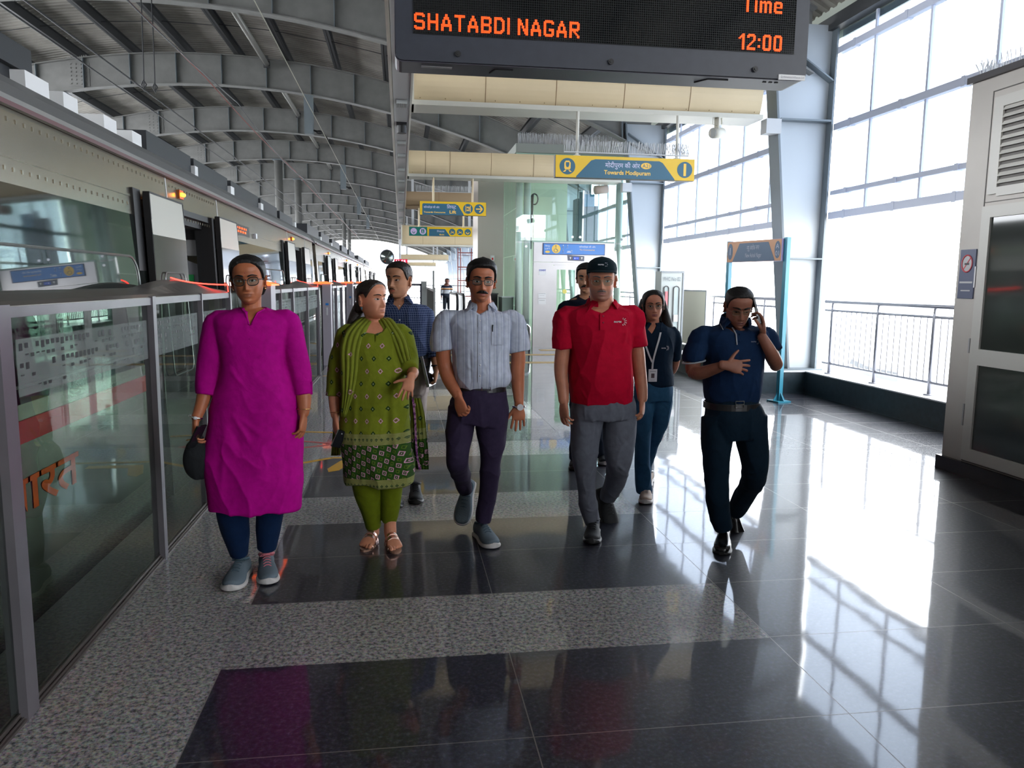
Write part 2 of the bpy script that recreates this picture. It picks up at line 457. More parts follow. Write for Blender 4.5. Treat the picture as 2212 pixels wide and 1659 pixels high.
for i, Yr in enumerate((24.9, 39.1, 53.3, 67.5)):
    x = -2.72
    t = thing('cable_drop_post', 'short grey hanging post with bracket for the overhead wires, %s from the camera' % ordinal(i), 'hanging post', (x, Yr, 0), 'drop posts holding the overhead wires')
    part(MB().box(x - 0.13, x + 0.13, Yr - 0.13, Yr + 0.13, roofz(x) - 1.15, roofz(x) - 0.012), 'post', M_steel2, t)
    part(MB().tube([(x, Yr, roofz(x) - 1.0), (x + 0.4, Yr, roofz(x) - 1.1), (x + 0.55, Yr, roofz(x) - 1.3)], 0.03, 6).ball((x + 0.3, Yr, roofz(x) - 1.08), (0.1, 0.06, 0.06)), 'insulator', M_black, t)

# overhead wires
M_wire = mat('dark_wire', (0.012, 0.013, 0.016), 0.5)
M_redw = mat('red_cable', (0.25, 0.035, 0.025), 0.6)
def wire(name, pts, r, m, label):
    tag(MB().tube(pts, r, 5).make(name, m), label, 'overhead wire', 'overhead wires above the train')
def wpts(p0, Y0, p1, Y1, n=12, sag=0.0):
    a = at(*p0, Y0); b = at(*p1, Y1)
    return [a.lerp(b, k / n) - Vector((0, 0, sag * math.sin(pi * k / n))) for k in range(-2, n + 1)]
wire('contact_wire', [(-3.45, y, 4.12) for y in range(2, 110, 4)], 0.012, M_wire, 'lower straight black contact wire above the train roof')
wire('messenger_wire', [(-3.45, 2 + k, 5.35 - 0.25 * math.sin(pi * ((2 + k - 3.6) % 14.2) / 14.2)) for k in range(0, 108, 2)], 0.012, M_wire, 'upper sagging black messenger wire above the train')
wire('feeder_wire', [(-1.85, y, 5.15) for y in range(3, 110, 4)], 0.008, mat('pale_cable', (0.33, 0.32, 0.24), 0.5), 'pale straight feeder wire nearest the platform')
wire('red_cable', [(-4.1, 2 + k, 5.85 - 0.08 * math.sin(pi * ((2 + k - 3.6) % 14.2) / 14.2)) for k in range(0, 108, 2)], 0.012, M_redw, 'thin red cable slung beside the black wires')
wire('return_wire', [(-4.6, y, 4.7) for y in range(2, 110, 4)], 0.012, M_wire, 'black wire farthest from the platform over the train')
t = thing('wire_dropper', 'pair of hanging droppers with hooks between the wires and the roof', 'dropper', (0, 0, 0))
for k, (px, Yd) in enumerate(((307, 15.5), (331, 16.5))):
    a = at(px, 50 if k == 0 else 78, Yd); b_ = at(px + 4, 190 if k == 0 else 195, Yd)
    part(MB().tube([Vector((a.x, a.y, roofz(a.x) + 1.2)), a, b_], 0.012, 5).tube([b_ + Vector((0, 0, 0.14)), b_ + Vector((0.045, 0, 0.06)), b_ + Vector((0.0, 0, -0.05)), b_ + Vector((-0.04, 0, 0.05))], 0.014, 5, closed=True), 'hook', M_wire, t)

# ================================================================ right-hand tapered columns
def col_mb(Yr):
    web = MB().prism([(5.62, Yr - 0.01, 0.32), (6.03, Yr - 0.01, 0.32), (6.07, Yr - 0.01, 5.2), (5.12, Yr - 0.01, 5.2)], (0, 0.02, 0))
    a = Vector((5.62, Yr, 0.32)); b = Vector((5.12, Yr, 5.2))
    fl = MB().bar(a, b, 0.3, 0.03, up=(1, 0, 0.1)).bar((6.04, Yr, 0.32), (6.08, Yr, 5.2), 0.3, 0.03, up=(1, 0, 0))
    st = MB().box(5.3, 6.05, Yr - 0.15, Yr + 0.15, 3.86, 3.885).box(5.48, 6.04, Yr - 0.15, Yr + 0.15, 1.93, 1.95)
    st.bar((5.18, Yr, 4.98), (6.06, Yr, 4.42), 0.28, 0.02)
    bp = MB().box(5.5, 6.12, Yr - 0.2, Yr + 0.2, 0.325, 0.345)
    br = MB().box(5.06, 5.28, Yr - 0.2, Yr - 0.02, 3.66, 3.86)
    return web, fl, st, bp, br
c0 = None
for i, Yr in enumerate(ROWS[1:]):
    if c0 is None:
        c0 = thing('tapered_column', '', 'column', (0, Yr, 0), 'tapered steel columns along the open side')
        w_, fl, st, bp, br = col_mb(Yr)
        part(w_, 'web', mat('pale_blue_grey_paint', (0.50, 0.54, 0.57), 0.45), c0); part(fl, 'flange', M_steel2, c0); part(st, 'stiffener', M_steel2, c0); part(bp, 'base_plate', M_steel2, c0)
        part(br, 'bracket', M_pale, c0); t = c0
    else:
        t = copy_tree(c0); t.location = (0, Yr, 0)
    t['label'] = 'tapered blue-grey steel column on the right side, %s away from the camera' % ordinal(i)

# ================================================================ right-hand glazing: rails, mullions, panes
GLZ = glass('clear_side_glazing', (0.62, 0.66, 0.72), 0.02, 1.35)
edges = [-3.5] + ROWS
wn = 0
for i in range(1, 13):
    y0, y1 = ROWS[i - 1] + 0.16, ROWS[i] - 0.16
    if i == 1: y0 = 3.8
    wn += 1
    fr = MB()
    for z, h in ((4.82, 0.09), (3.78, 0.09), (2.55, 0.10)): fr.box(6.08, 6.16, y0, y1, z - h / 2, z + h / 2)
    fr.box(6.09, 6.132, y0, y1, 2.84, 2.90)
    y = ROWS[i] - 1.0
    while y > y0:
        fr.box(6.10, 6.13, y - 0.018, y + 0.018, 2.55, 5.1); y -= 1.09
        # clamp plates
    y = ROWS[i] - 0.55
    while y > y0:
        for z, h in ((4.82, 0.11), (3.78, 0.11), (2.55, 0.12), (2.87, 0.075)): fr.box(6.075, 6.165, y - 0.03, y + 0.03, z - h / 2, z + h / 2)
        y -= 1.09
    o = fr.make('window_%d' % wn, mat('lavender_grey_frame_paint', (0.56, 0.60, 0.72), 0.45)); tag(o, kind='structure')
    g_ = MB().box(6.14, 6.15, y0, y1, 2.55, 5.1).make('pane', GLZ, o)

# ================================================================ railing along the parapet
M_rail = mat('satin_railing_steel', (0.36, 0.37, 0.42), 0.35, metal=0.6)
rno = 0
for (ya, yb) in ((6.05, 10.25), (11.0, 14.4), (14.6, 21.0), (21.2, 34.5), (34.7, 60)):
    rno += 1
    X = 5.97
    t = thing('railing', ['grey bar railing on the parapet beside the beige cabinet', 'grey bar railing behind the man on the phone', 'grey bar railing beyond the fire hose cabinet', 'grey bar railing farther along the open side', 'farthest grey bar railing on the open side'][rno - 1], 'railing', (X, ya, 0.325), 'bar railings along the open side')
    part(MB().tube([(X, ya, 1.335), (X, yb, 1.335)], 0.026, 10), 'handrail', M_rail, t, True)
    part(MB().tube([(X, ya, 1.215), (X, yb, 1.215)], 0.017, 8).tube([(X, ya, 0.47), (X, yb, 0.47)], 0.017, 8), 'cross_rail', M_rail, t, True)
    y = yb - 0.18; first_p = True; k = 0
    bars = MB()
    while y > ya:
        if k < 20 or y > 40:
            pm = MB().tube([(X, y, 0.325), (X, y, 1.22), (X, y, 1.335)], [0.023, 0.023, 0.012], 8).tube([(X, y, 0.326), (X, y, 0.34)], 0.06, 12)
            part(pm, 'post', M_rail, t, True)
        for j in range(1, 9):
            yy = y - j * 0.1167
            if yy > ya: bars.tube([(X, yy, 0.47), (X, yy, 1.215)], 0.0085, 6)
        y -= 1.05; k += 1
    o = part(bars, 'baluster', M_rail, t); o['kind'] = 'stuff'
t = thing('sheet_panel', 'pale cream sheet panel fixed behind the fire hose cabinet', 'panel', (5.9, 14.4, 0.32))
part(MB().box(5.86, 5.885, 14.35, 16.6, 0.34, 1.42), 'sheet', mat('cream_sheet', (0.62, 0.60, 0.50), 0.4), t)
part(MB().box(5.85, 5.90, 14.35, 16.6, 1.42, 1.45).box(5.85, 5.90, 14.33, 14.37, 0.33, 1.45).box(5.85, 5.90, 16.58, 16.62, 0.33, 1.45), 'frame', M_rail, t)

# white drain pipe under the railing
tag(MB().tube([(6.55, 10.3, 0.45), (6.55, 9.9, 0.38), (6.55, 9.2, 0.37)], 0.13, 12).tube([(6.55, 9.25, -1.0), (6.55, 9.25, 0.37)], 0.09, 10).make('drain_pipe', M_white), 'white bent drain pipe outside the railing near the column', 'pipe')
# ground far below, outside
struct(MB().box(6.9, 160, -40, 200, -9.2, -9), 'floor_outside', mat('pale_ground', (0.5, 0.49, 0.46), 0.9, var=0.2, vscale=0.3))
# ================================================================ train
M_ss = mat('train_stainless', (0.33, 0.30, 0.24), 0.24, metal=0.9, bump=0.05, bscale=2.2, var=0.08, vscale=1.5)
M_band = mat('train_dark_band', (0.007, 0.010, 0.009), 0.04, bump=0.02, bscale=1.5, spec=0.45)
M_glassd = mat('train_window_glass', (0.03, 0.036, 0.033), 0.02, spec=0.8)
M_leaf = mat('door_leaf_dark', (0.030, 0.027, 0.026), 0.10, spec=0.7)
M_cream = mat('train_cream_panel', (0.50, 0.49, 0.43), 0.35)
M_red = mat('train_red_stripe', (0.62, 0.008, 0.012), 0.35)
M_orange = mat('train_orange_lettering', (0.95, 0.13, 0.01), 0.45)
M_hvac = mat('roof_unit_black', (0.006, 0.008, 0.012), 0.5)
M_int = mat('train_interior_grey', (0.33, 0.34, 0.37), 0.4)
M_seal = M_black
M_amber = mat('amber_lamp', (1.0, 0.22, 0.01), 0.4, emit=14)
M_silver = mat('train_roof_silver', (0.46, 0.47, 0.48), 0.28, metal=0.8)
M_trim = mat('window_outline', (0.30, 0.32, 0.30), 0.3, metal=0.5)
def tx(z):
    return -1.72 if z < 1.0 else -1.72 - 0.06 * (z - 1.0)
PER = 6.6
DC = [0.55 + PER * i for i in range(10)]     # door centres
DH = 0.62
T = thing('metro_train', 'stainless metro train standing at the platform with its doors open', 'train', (-3.2, 8, -1.1))
def wall_quad(b, y0, y1, z0, z1, off=0.0, th=0.05):
    a0, a1 = tx(z0) + off, tx(z1) + off
    b.prism([(a0, y0, z0), (a0, y1, z0), (a1, y1, z1), (a1, y0, z1)], (-th, 0, 0))
CARS = [(-5.9, 16.45), (17.05, 38.6), (39.2, 60.5)]
for ci, (ya, yb) in enumerate(CARS):
    b = MB(); doors = [d for d in DC if ya < d < yb]
    cuts = [ya] + [v for d in doors for v in (d - DH, d + DH)] + [yb]
    for k in range(0, len(cuts), 2):
        wall_quad(b, cuts[k], cuts[k + 1], -0.95, 0.98); wall_quad(b, cuts[k], cuts[k + 1], 0.98, 2.34)
    for d in doors: wall_quad(b, d - DH, d + DH, 2.13, 2.34); wall_quad(b, d - DH, d + DH, -0.95, -0.02)
    b.box(-4.75, -4.7, ya, yb, -0.95, 2.4)                      # far wall
    b.box(-4.75, -1.78, ya, yb, -0.1, -0.02)                      # car floor
    b.box(-4.75, -1.85, ya, ya + 0.05, -0.9, 2.4); b.box(-4.75, -1.85, yb - 0.05, yb, -0.9, 2.4)
    # weld seams and studs along the upper wall
    y = ya + 0.1
    while y < min(yb, 8):
        for z in (2.27, 2.04):
            b.box(tx(z) - 0.002, tx(z) + 0.004, y, y + 0.012, z, z + 0.02)
        y += 0.085
    for z in (2.10,):
        for k in range(0, len(cuts), 2): wall_quad(b, cuts[k], cuts[k + 1], z, z + 0.014, 0.006, 0.01)
    part(b, 'car_body', M_ss, T, label='stainless car body')
    prof = [(-1.80, 2.34), (-1.81, 2.40), (-1.85, 2.47), (-1.93, 2.54), (-2.04, 2.59), (-2.2, 2.61), (-2.6, 2.63), (-3.2, 2.64), (-3.9, 2.62), (-4.4, 2.5), (-4.75, 2.34), (-4.75, 2.28), (-3.2, 2.5), (-1.86, 2.28)]
    part(MB().loft([[(x, y, z) for x, z in prof] for y in (ya, yb)]), 'roof_shell', M_silver, T)
    part(MB().bar((tx(2.34) + 0.02, ya, 2.345), (tx(2.34) + 0.02, yb, 2.345), 0.03, 0.022), 'rain_gutter', mat('gutter_dark_red', (0.10, 0.025, 0.03), 0.4), T)
    # dark window band, red stripe and window outlines between doors
    for k in range(0, len(cuts), 2):
        y0, y1 = cuts[k], cuts[k + 1]
        if k == 0: y0 += 0.3
        if k == len(cuts) - 2: y1 -= 0.3
        bb = MB(); wall_quad(bb, y0, y1, 0.98, 1.98, 0.006, 0.006); part(bb, 'window_band', M_band, T)
        bb = MB(); wall_quad(bb, y0, y1, 0.80, 0.905, 0.006, 0.006); part(bb, 'stripe', M_red, T)
        if yb > 30 and y0 > 34: continue
        L = y1 - y0
        wins = [(y0 + 1.0, y1 - 1.0)] if L > 3 else ([(y0 + .3, y1 - .3)] if L > 1.2 else [])
        for (wa, wb) in wins:
            z0, z1, r = 1.06, 1.70, 0.14
            pts = []
            for (cy, cz, a0) in ((wa + r, z0 + r, pi), (wb - r, z0 + r, 1.5 * pi), (wb - r, z1 - r, 0), (wa + r, z1 - r, pi / 2)):
                for q in range(6):
                    a = a0 + q * pi / 10; z = cz + r * math.sin(a)
                    pts.append((tx(z) + 0.012, cy + r * math.cos(a), z))
            wo = part(MB().tube(pts, 0.008, 5, closed=True), 'window_frame', M_trim, T)
            wp = local(MB().prism([(p[0] - 0.004, p[1], p[2]) for p in pts], (0.003, 0, 0)), T).make('window_pane', M_glassd, wo)
# doors
def leaf(b, fr, win, y0, y1):
    z0, z1 = 0.0, 2.14
    P = []
    wall_quad(b, y0, y1, z0, 1.86, 0.075, 0.03)
    wall_quad(fr, y0 - 0.008, y0 + 0.008, z0, z1, 0.08, 0.045); wall_quad(fr, y1 - 0.008, y1 + 0.008, z0, z1, 0.08, 0.045)
    wall_quad(fr, y0, y1, z1, z1 + 0.012, 0.08, 0.045)
    pts = []; wa, wb, wz0, wz1, r = y0 + 0.15, y1 - 0.15, 0.85, 1.60, 0.06
    for (cy, cz, a0) in ((wa + r, wz0 + r, pi), (wb - r, wz0 + r, 1.5 * pi), (wb - r, wz1 - r, 0), (wa + r, wz1 - r, pi / 2)):
        for q in range(5):
            a = a0 + q * pi / 8; z = cz + r * math.sin(a); pts.append((tx(z) + 0.08, cy + r * math.cos(a), z))
    win.tube(pts, 0.006, 5, closed=True)
for d in DC:
    if d < 0 or d > 56: continue
    if any(abs(d - q) < 1.3 for c in CARS for q in c): continue
    for s in (-1, 1):
        ya, yb = (d - DH - 0.80, d - DH + 0.03) if s < 0 else (d + DH + 0.05, d + DH + 0.85)
        b = MB(); fr = MB(); wi = MB(); leaf(b, fr, wi, ya, yb)
        dl = part(b, 'door_leaf', M_leaf, T)
        hb = MB(); wall_quad(hb, ya, yb, 1.86, 2.14, 0.075, 0.03); local(hb, T).make('door_header', M_cream, dl)
        local(fr, T).make('door_edge', M_seal, dl); local(wi, T).make('door_window', M_trim, dl)
    b = MB()
    for yy in (d - DH, d + DH - 0.05): wall_quad(b, yy, yy + 0.07, 0, 2.13, 0.03, 0.16)
    wall_quad(b, d - DH - 0.95, d - DH - 0.80, 0.1, 2.16, 0.02, 0.02)
    wall_quad(b, d - DH, d + DH, 2.08, 2.13, 0.0, 0.1)
    part(b, 'door_seal', M_seal, T)
    # interior seen through the opening
    ib = MB()
    Yp = d + DH + 0.12
    pts = [(-1.86, Yp, 0), (-2.62, Yp, 0), (-2.62, Yp, 1.72), (-2.05, Yp, 1.74), (-1.95, Yp, 1.70), (-1.88, Yp, 1.60)]
    ib.prism(pts, (0, 0.04, 0)); part(ib, 'partition', M_int, T)
    part(MB().box(-4.6, -1.90, d - 1.6, d + 1.8, 2.12, 2.14).box(-2.5, -1.88, Yp - 0.02, Yp + 0.4, 1.78, 2.0), 'interior_ceiling', M_pale, T)
    part(MB().box(-2.55, -1.86, Yp - 0.04, Yp + 0.02, 1.93, 2.13).box(-2.0, -1.85, d - DH, d + DH, 2.02, 2.1), 'door_mechanism', M_black, T)
    part(MB().box(-3.2, -2.9, d - 1.5, d + 1.5, 2.10, 2.12), 'interior_lamp', mat('interior_lamp_glow', (0.9, 0.95, 1.0), 0.5, emit=3.0), T)
    part(MB().box(-2.72, -2.05, d - 0.5, d - 0.5 + 0.02, 1.95, 1.97), 'grab_bar', M_chrome, T)
    if d < 20:
        part(MB().box(-2.10, -1.98, Yp - 0.006, Yp, 1.53, 1.60).box(-2.12, -2.05, Yp - 0.006, Yp, 1.27, 1.40).box(-2.12, -2.0, Yp - 0.006, Yp, 1.02, 1.06), 'green_sticker', mat('sticker_green', (0.03, 0.45, 0.12), 0.5), T, label='green sticker')
        part(MB().box(-2.12, -1.98, Yp - 0.006, Yp, 1.42, 1.51), 'yellow_sticker', mat('sticker_yellow', (0.85, 0.50, 0.02), 0.5), T, label='yellow sticker')
        part(MB().box(-2.12, -2.02, Yp - 0.005, Yp, 1.08, 1.25), 'white_notice', M_white, T)
        part(MB().disc((-1.93, Yp - 0.004, 1.23), (0.022, 0, 0), (0, 0, 0.022), 16, 0.004), 'knob', M_black, T)
    # amber lamps over the door
    z = 2.24
    part(MB().box(tx(z) - 0.01, tx(z) + 0.02, d - 0.42, d - 0.30, z - 0.035, z + 0.035), 'lamp_housing', mat('amber_housing', (0.5, 0.12, 0.02), 0.4), T)
    part(MB().ball((tx(z) + 0.03, d - 0.385, z), 0.016, 10, 6).ball((tx(z) + 0.03, d - 0.335, z), 0.016, 10, 6), 'lamp', M_amber, T, True)
# side destination display with unreadable glowing characters
b = MB(); wall_quad(b, 8.85, 9.65, 2.05, 2.17, 0.012, 0.012); part(b, 'destination_display', mat('display_glass', (0.03, 0.03, 0.03), 0.2), T)
b = MB()
for i in range(12):
    for z in (2.08, 2.12):
        if (i * 7 + int(z * 100)) % 3: b.box(tx(z) + 0.012, tx(z) + 0.016, 8.95 + i * 0.045, 8.975 + i * 0.045, z, z + 0.022)
part(b, 'display_characters', mat('led_orange_dim', (1.0, 0.10, 0.01), 0.5, emit=1.2), T)
part(MB().box(tx(2.08) - 0.01, tx(2.08) + 0.03, 9.95, 10.05, 2.06, 2.12), 'exterior_camera', M_pale, T)
# joint lines on the upper wall
b = MB()
for y in (6.42, 9.0 - 0.9, 12.9, 15.2): wall_quad(b, y, y + 0.014, 2.14 if y < 10 else 1.98, 2.33, 0.004, 0.004)
part(b, 'panel_joint', M_white, T)
# big silver wrap letter fragment at the near end of the train
b = MB(); pts = []
for q in range(14):
    a = -pi * 0.15 - q * pi / 13; pts.append((tx(2.1) + 0.012, 3.55 + 0.16 * math.cos(a), 2.14 + 0.08 * math.sin(a)))
b.tube([(tx(2.3) + 0.008, 3.60, 2.30)] + [(p[0] - 0.004, p[1], p[2]) for p in pts], 0.012, 5)
part(b, 'wrap_letter', mat('silver_wrap', (0.62, 0.66, 0.62), 0.35, metal=0.3), T)
# lettering on the lower wall
b = MB(); letters(b, 'भारत', (tx(0.5) + 0.003, 3.90, 0.555), (0, 1, 0), (0, 0, 1), 0.245, width=0.86, bold=0.018, lift=0.0)
part(b, 'lettering', M_orange, T, label='orange Devanagari lettering')
# roof equipment
b = MB()
for (y0, y1, z) in ((2.0, 5.05, 2.86), (7.1, 8.5, 2.80), (8.62, 10.2, 2.80), (10.4, 12.3, 2.80), (12.5, 14.1, 2.80), (14.4, 16.0, 2.78), (18.5, 21, 2.86), (21.6, 24, 2.86), (25, 28, 2.86), (29, 32, 2.86), (33, 37, 2.86), (40, 46, 2.86), (48, 54, 2.86)):
    b = MB().box(-3.9, -2.12, y0, y1, 2.62 if y0 > 3 else 2.72, z).box(-3.8, -2.16, y0 + .1, y1 - .1, 2.6, 2.75); part(b, 'air_conditioner', M_hvac, T, label='black roof unit')
for (y0, y1) in ((4.86, 5.16), (5.36, 5.58), (6.03, 6.28), (6.62, 6.84), (8.5, 8.62), (10.2, 10.4), (12.3, 12.5), (16.1, 16.3), (21.1, 21.4), (24.3, 24.6)):
    part(MB().box(-2.75, -2.08, y0, y1, 2.58, 2.71), 'roof_box', M_white, T, label='small white roof box')
for (y0, y1) in ((4.85, 5.1), (5.45, 6.0), (6.35, 7.1)):
    part(MB().box(-2.75, -2.5, y0, y1, 2.55, 2.66), 'roof_duct', M_hvac, T)
b = MB().box(-4.6, -1.9, 16.45, 17.05, -0.6, 2.35).box(-4.6, -1.9, 38.6, 39.2, -0.6, 2.35)
part(b, 'gangway', M_black, T)

# ================================================================ platform screen doors
M_alu = mat('lilac_grey_aluminium', (0.20, 0.185, 0.205), 0.34, metal=0.5, var=0.08, vscale=6)
M_cap = mat('barrier_cap_steel', (0.24, 0.215, 0.20), 0.28, metal=0.7)
M_pil = mat('barrier_pillar_grey', (0.33, 0.30, 0.34), 0.4)
M_gl = glass('barrier_glass', (0.74, 0.80, 0.77), 0.02, 1.36)
M_frost = mat('frosted_square_film', (0.34, 0.38, 0.38), 0.6)
M_redled = mat('red_led', (1.0, 0.03, 0.02), 0.5, emit=7)
M_sq = mat('black_film_square', (0.01, 0.011, 0.012), 0.5)
M_blue = mat('blue_sticker', (0.01, 0.16, 0.48), 0.5)
def frost_mat():
    m = bpy.data.materials.new('frosted_film'); m.use_nodes = True
    n = m.node_tree.nodes; l = m.node_tree.links
    tr = n.new('ShaderNodeBsdfTransparent'); mx = n.new('ShaderNodeMixShader'); mx.inputs[0].default_value = 0.16
    n['Principled BSDF'].inputs['Base Color'].default_value = (0.42, 0.47, 0.45, 1); n['Principled BSDF'].inputs['Roughness'].default_value = 0.7
    l.new(tr.outputs[0], mx.inputs[1]); l.new(n['Principled BSDF'].outputs[0], mx.inputs[2]); l.new(mx.outputs[0], n['Material Output'].inputs[0])
    return m
M_film = frost_mat()
def hood(y, y0, y1):
    d = y1 - y
    return 0.05 * math.sin(pi * min(d / 1.5, 1.0)) if 0 < d < 1.5 else 0.0
def barrier(i, y0, y1, posts, label, near):
    X = -1.34
    t = thing('screen_door_barrier', label, 'platform barrier', (X, (y0 + y1) / 2, 0), 'half-height glass barriers along the platform edge')
    N = 40; rings = []
    for k in range(N + 1):
        y = y0 + (y1 - y0) * k / N; h = hood(y, y0, y1)
        rings.append([(X + 0.012, y, 1.425), (X + 0.012, y, 1.455), (X - 0.02, y, 1.47), (X - 0.13, y, 1.49 + h * 0.8), (X - 0.22, y, 1.50 + h), (X - 0.25, y, 1.49 + h), (X - 0.25, y, 1.425)])
    part(MB().loft(rings), 'top_cover', M_cap, t, False)
    part(MB().box(X - 0.002, X + 0.018, y0, y1, 1.415, 1.452), 'top_rail', M_alu, t)
    part(MB().box(X - 0.03, X + 0.022, y0, y1, 0.0, 0.010).box(X - 0.02, X + 0.002, y0, y1, 0.010, 0.03).box(X + 0.008, X + 0.013, y0, y1, 0.010, 0.016), 'sill', mat('dark_sill_metal', (0.16, 0.14, 0.13), 0.4, metal=0.7), t)
    ps = sorted(posts)
    for (py, wdt) in ps:
        part(MB().box(X - 0.03, X + 0.026, py - wdt / 2, py + wdt / 2, 0.0, 1.46), 'post', M_alu, t)
        if wdt > 0.05 and i == 0: part(MB().box(X - 0.035, X + 0.012, py + wdt / 2, py + wdt / 2 + 0.03, 0.02, 1.42), 'gasket', mat('dark_blue_gasket', (0.012, 0.02, 0.045), 0.5), t)
    for k in range(len(ps) - 1):
        a = ps[k][0] + ps[k][1] / 2 + (0.03 if ps[k][1] > 0.05 else 0); c = ps[k + 1][0] - ps[k + 1][1] / 2
        g = part(MB().box(X - 0.012, X - 0.004, a, c, 0.03, 1.42), 'glass_pane', M_gl, t)
        if near and c - a > 0.5:
            local(MB().box(X - 0.003, X - 0.002, a + 0.05, c - 0.03, 1.13, 1.335), t).make('frosted_strip', M_film, g)
            sq = MB(); rr = random.Random(int(c * 100)); y = a + 0.07
            while y < c - 0.08:
                for row, (z, hgt) in enumerate(((1.305, 0.024), (1.272, 0.011), (1.235, 0.022), (1.20, 0.010), (1.155, 0.010))):
                    if rr.random() < (0.75, 0.7, 0.62, 0.5, 0.3)[row]:
                        sq.box(X - 0.0018, X - 0.0012, y, y + 0.026, z - hgt / 2 + rr.choice((0, 0.008)), z + hgt / 2 + 0.002)
                y += 0.043
            local(sq, t).make('square_pattern', M_sq, g)
    # pillar at the near jamb, facing along the platform
    if i > 0:
        part(MB().box(X - 0.09, X + 0.06, y0 - 0.02, y0 + 0.26, 0, 1.5), 'jamb_pillar', M_pil, t)
        part(MB().box(X - 0.115, X - 0.09, y0 - 0.03, y0 + 0.06, 0, 1.47), 'rubber_edge', M_black, t)
        part(MB().box(X - 0.035, X + 0.02, y0 - 0.024, y0 - 0.02, 1.11, 1.15), 'blue_sticker', M_blue, t)
        part(MB().box(X - 0.02, X + 0.005, y0 - 0.023, y0 - 0.02, 0.93, 1.07), 'notice', M_pale, t)
        part(MB().prism([(X + 0.07, y0 - 0.04, 1.50), (X - 0.24, y0 - 0.04, 1.50), (X - 0.24, y0 - 0.04, 1.535), (X - 0.05, y0 - 0.04, 1.545), (X + 0.07, y0 - 0.04, 1.515)], (0, 0.5, 0)), 'red_signal_cover', mat('red_lit_cover', (1.0, 0.12, 0.03), 0.4, emit=2.2), t)
    # red LED edge on the hood and end plate
    pl = []
    for k in range(9):
        y = y1 - 0.62 + 0.62 * k / 8; pl.append((X - 0.24 + 0.245 * (k / 8) ** 2, y, 1.515 + hood(y, y0, y1) * (1 - k / 8) + 0.0))
    part(MB().tube(pl + [(X + 0.006, y1 + 0.006, 1.46), (X + 0.006, y1 + 0.006, 1.38)], 0.005, 5), 'red_led_line', M_redled, t)
    part(MB().box(X - 0.02, X + 0.028, y1 - 0.015, y1 + 0.0, 0.02, 1.45), 'end_strip', M_white, t)
    # amber lamp on top
    for (ly) in (ps[1][0] - 0.28,):
        part(MB().ball((X - 0.10, ly, 1.50), 0.012, 10, 6).ball((X - 0.07, ly - 0.06, 1.492), 0.013, 10, 6), 'lamp', M_amber, t, True)
    if near and i == 0:
        part(MB().box(X + 0.012, X + 0.02, y1 - 0.40, y1 - 0.34, 1.03, 1.14), 'blue_sticker', M_blue, t)
    return t
for i in range(9):
    if i == 0:
        y0, y1 = 1.45, 6.3; posts = [(1.5, 0.08), (2.80, 0.085), (4.40, 0.055), (5.42, 0.02), (6.29, 0.03)]
    else:
        y0 = DC[i] + 0.85 + (0.0 if i > 1 else 0.0); y1 = DC[i + 1] - 0.85 if i < 9 else 60
        y0 += 0.0; n_ = 5
        posts = [(y0 + 0.02, 0.03), (y0 + 0.9, 0.02), (y0 + 1.9, 0.07), (y0 + 3.4, 0.03), (y1 - 0.01, 0.03)]
    barrier(i, y0, y1, posts, 'glass screen door barrier along the platform edge, %s section from the camera' % ordinal(i), i < 2)
# floor markings
M_yel = mat('yellow_floor_paint', (0.62, 0.33, 0.02), 0.35)
M_pnk = mat('faded_red_floor_paint', (0.50, 0.09, 0.09), 0.35)
def path(pts, w_, z=0.001):
    b = MB()
    for a, c in zip(pts[:-1], pts[1:]):
        a = Vector((*a, 0)); c = Vector((*c, 0)); d = (c - a).normalized(); n_ = Vector((-d.y, d.x, 0)) * w_ / 2
        b.prism([a + n_ + Vector((0, 0, z)), c + n_ + Vector((0, 0, z)), c - n_ + Vector((0, 0, z)), a - n_ + Vector((0, 0, z))], (0, 0, 0.0008))
    return b
def marking(d, k):
    tag(path([(-1.28, d - 0.85), (-0.86, d - 0.50), (-0.62, d - 0.32), (0.05, d - 0.32)], 0.05).make('floor_line', M_yel), 'yellow queue line painted on the floor by the %s barrier opening' % ordinal(k), 'floor marking', 'painted floor lines at the barrier openings')
    b = MB()
    def P(*q): return [(x, y + d - 7.15, 0.0012) for x, y in q]
    b.prism(P((-0.60, 6.31), (-0.52, 6.36), (-0.44, 6.62), (-0.1, 6.62), (-0.1, 6.72), (-0.53, 6.72), (-0.62, 6.42)), (0, 0, 0.0008))
    tag(b.make('floor_arrow', M_yel), 'yellow arrow painted on the black stone strip by the %s barrier opening' % ordinal(k), 'floor marking', 'painted floor arrows at the barrier openings')
    b = path([(-1.15, d + 0.95), (-0.40, d + 0.80)], 0.05)
    tag(b.make('floor_line', M_yel), 'short yellow line painted on the floor past the %s barrier opening' % ordinal(k), 'floor marking', 'painted floor lines at the barrier openings')
    tag(path([(-1.1, d + 0.05), (-0.62, d + 0.28), (-1.1, d + 0.5)], 0.045).make('floor_chevron', M_pnk), 'faded red chevron painted on the grey granite at the %s barrier opening' % ordinal(k), 'floor marking', 'painted chevrons at the barrier openings')
for k, d in enumerate(DC[1:4]): marking(d, k)
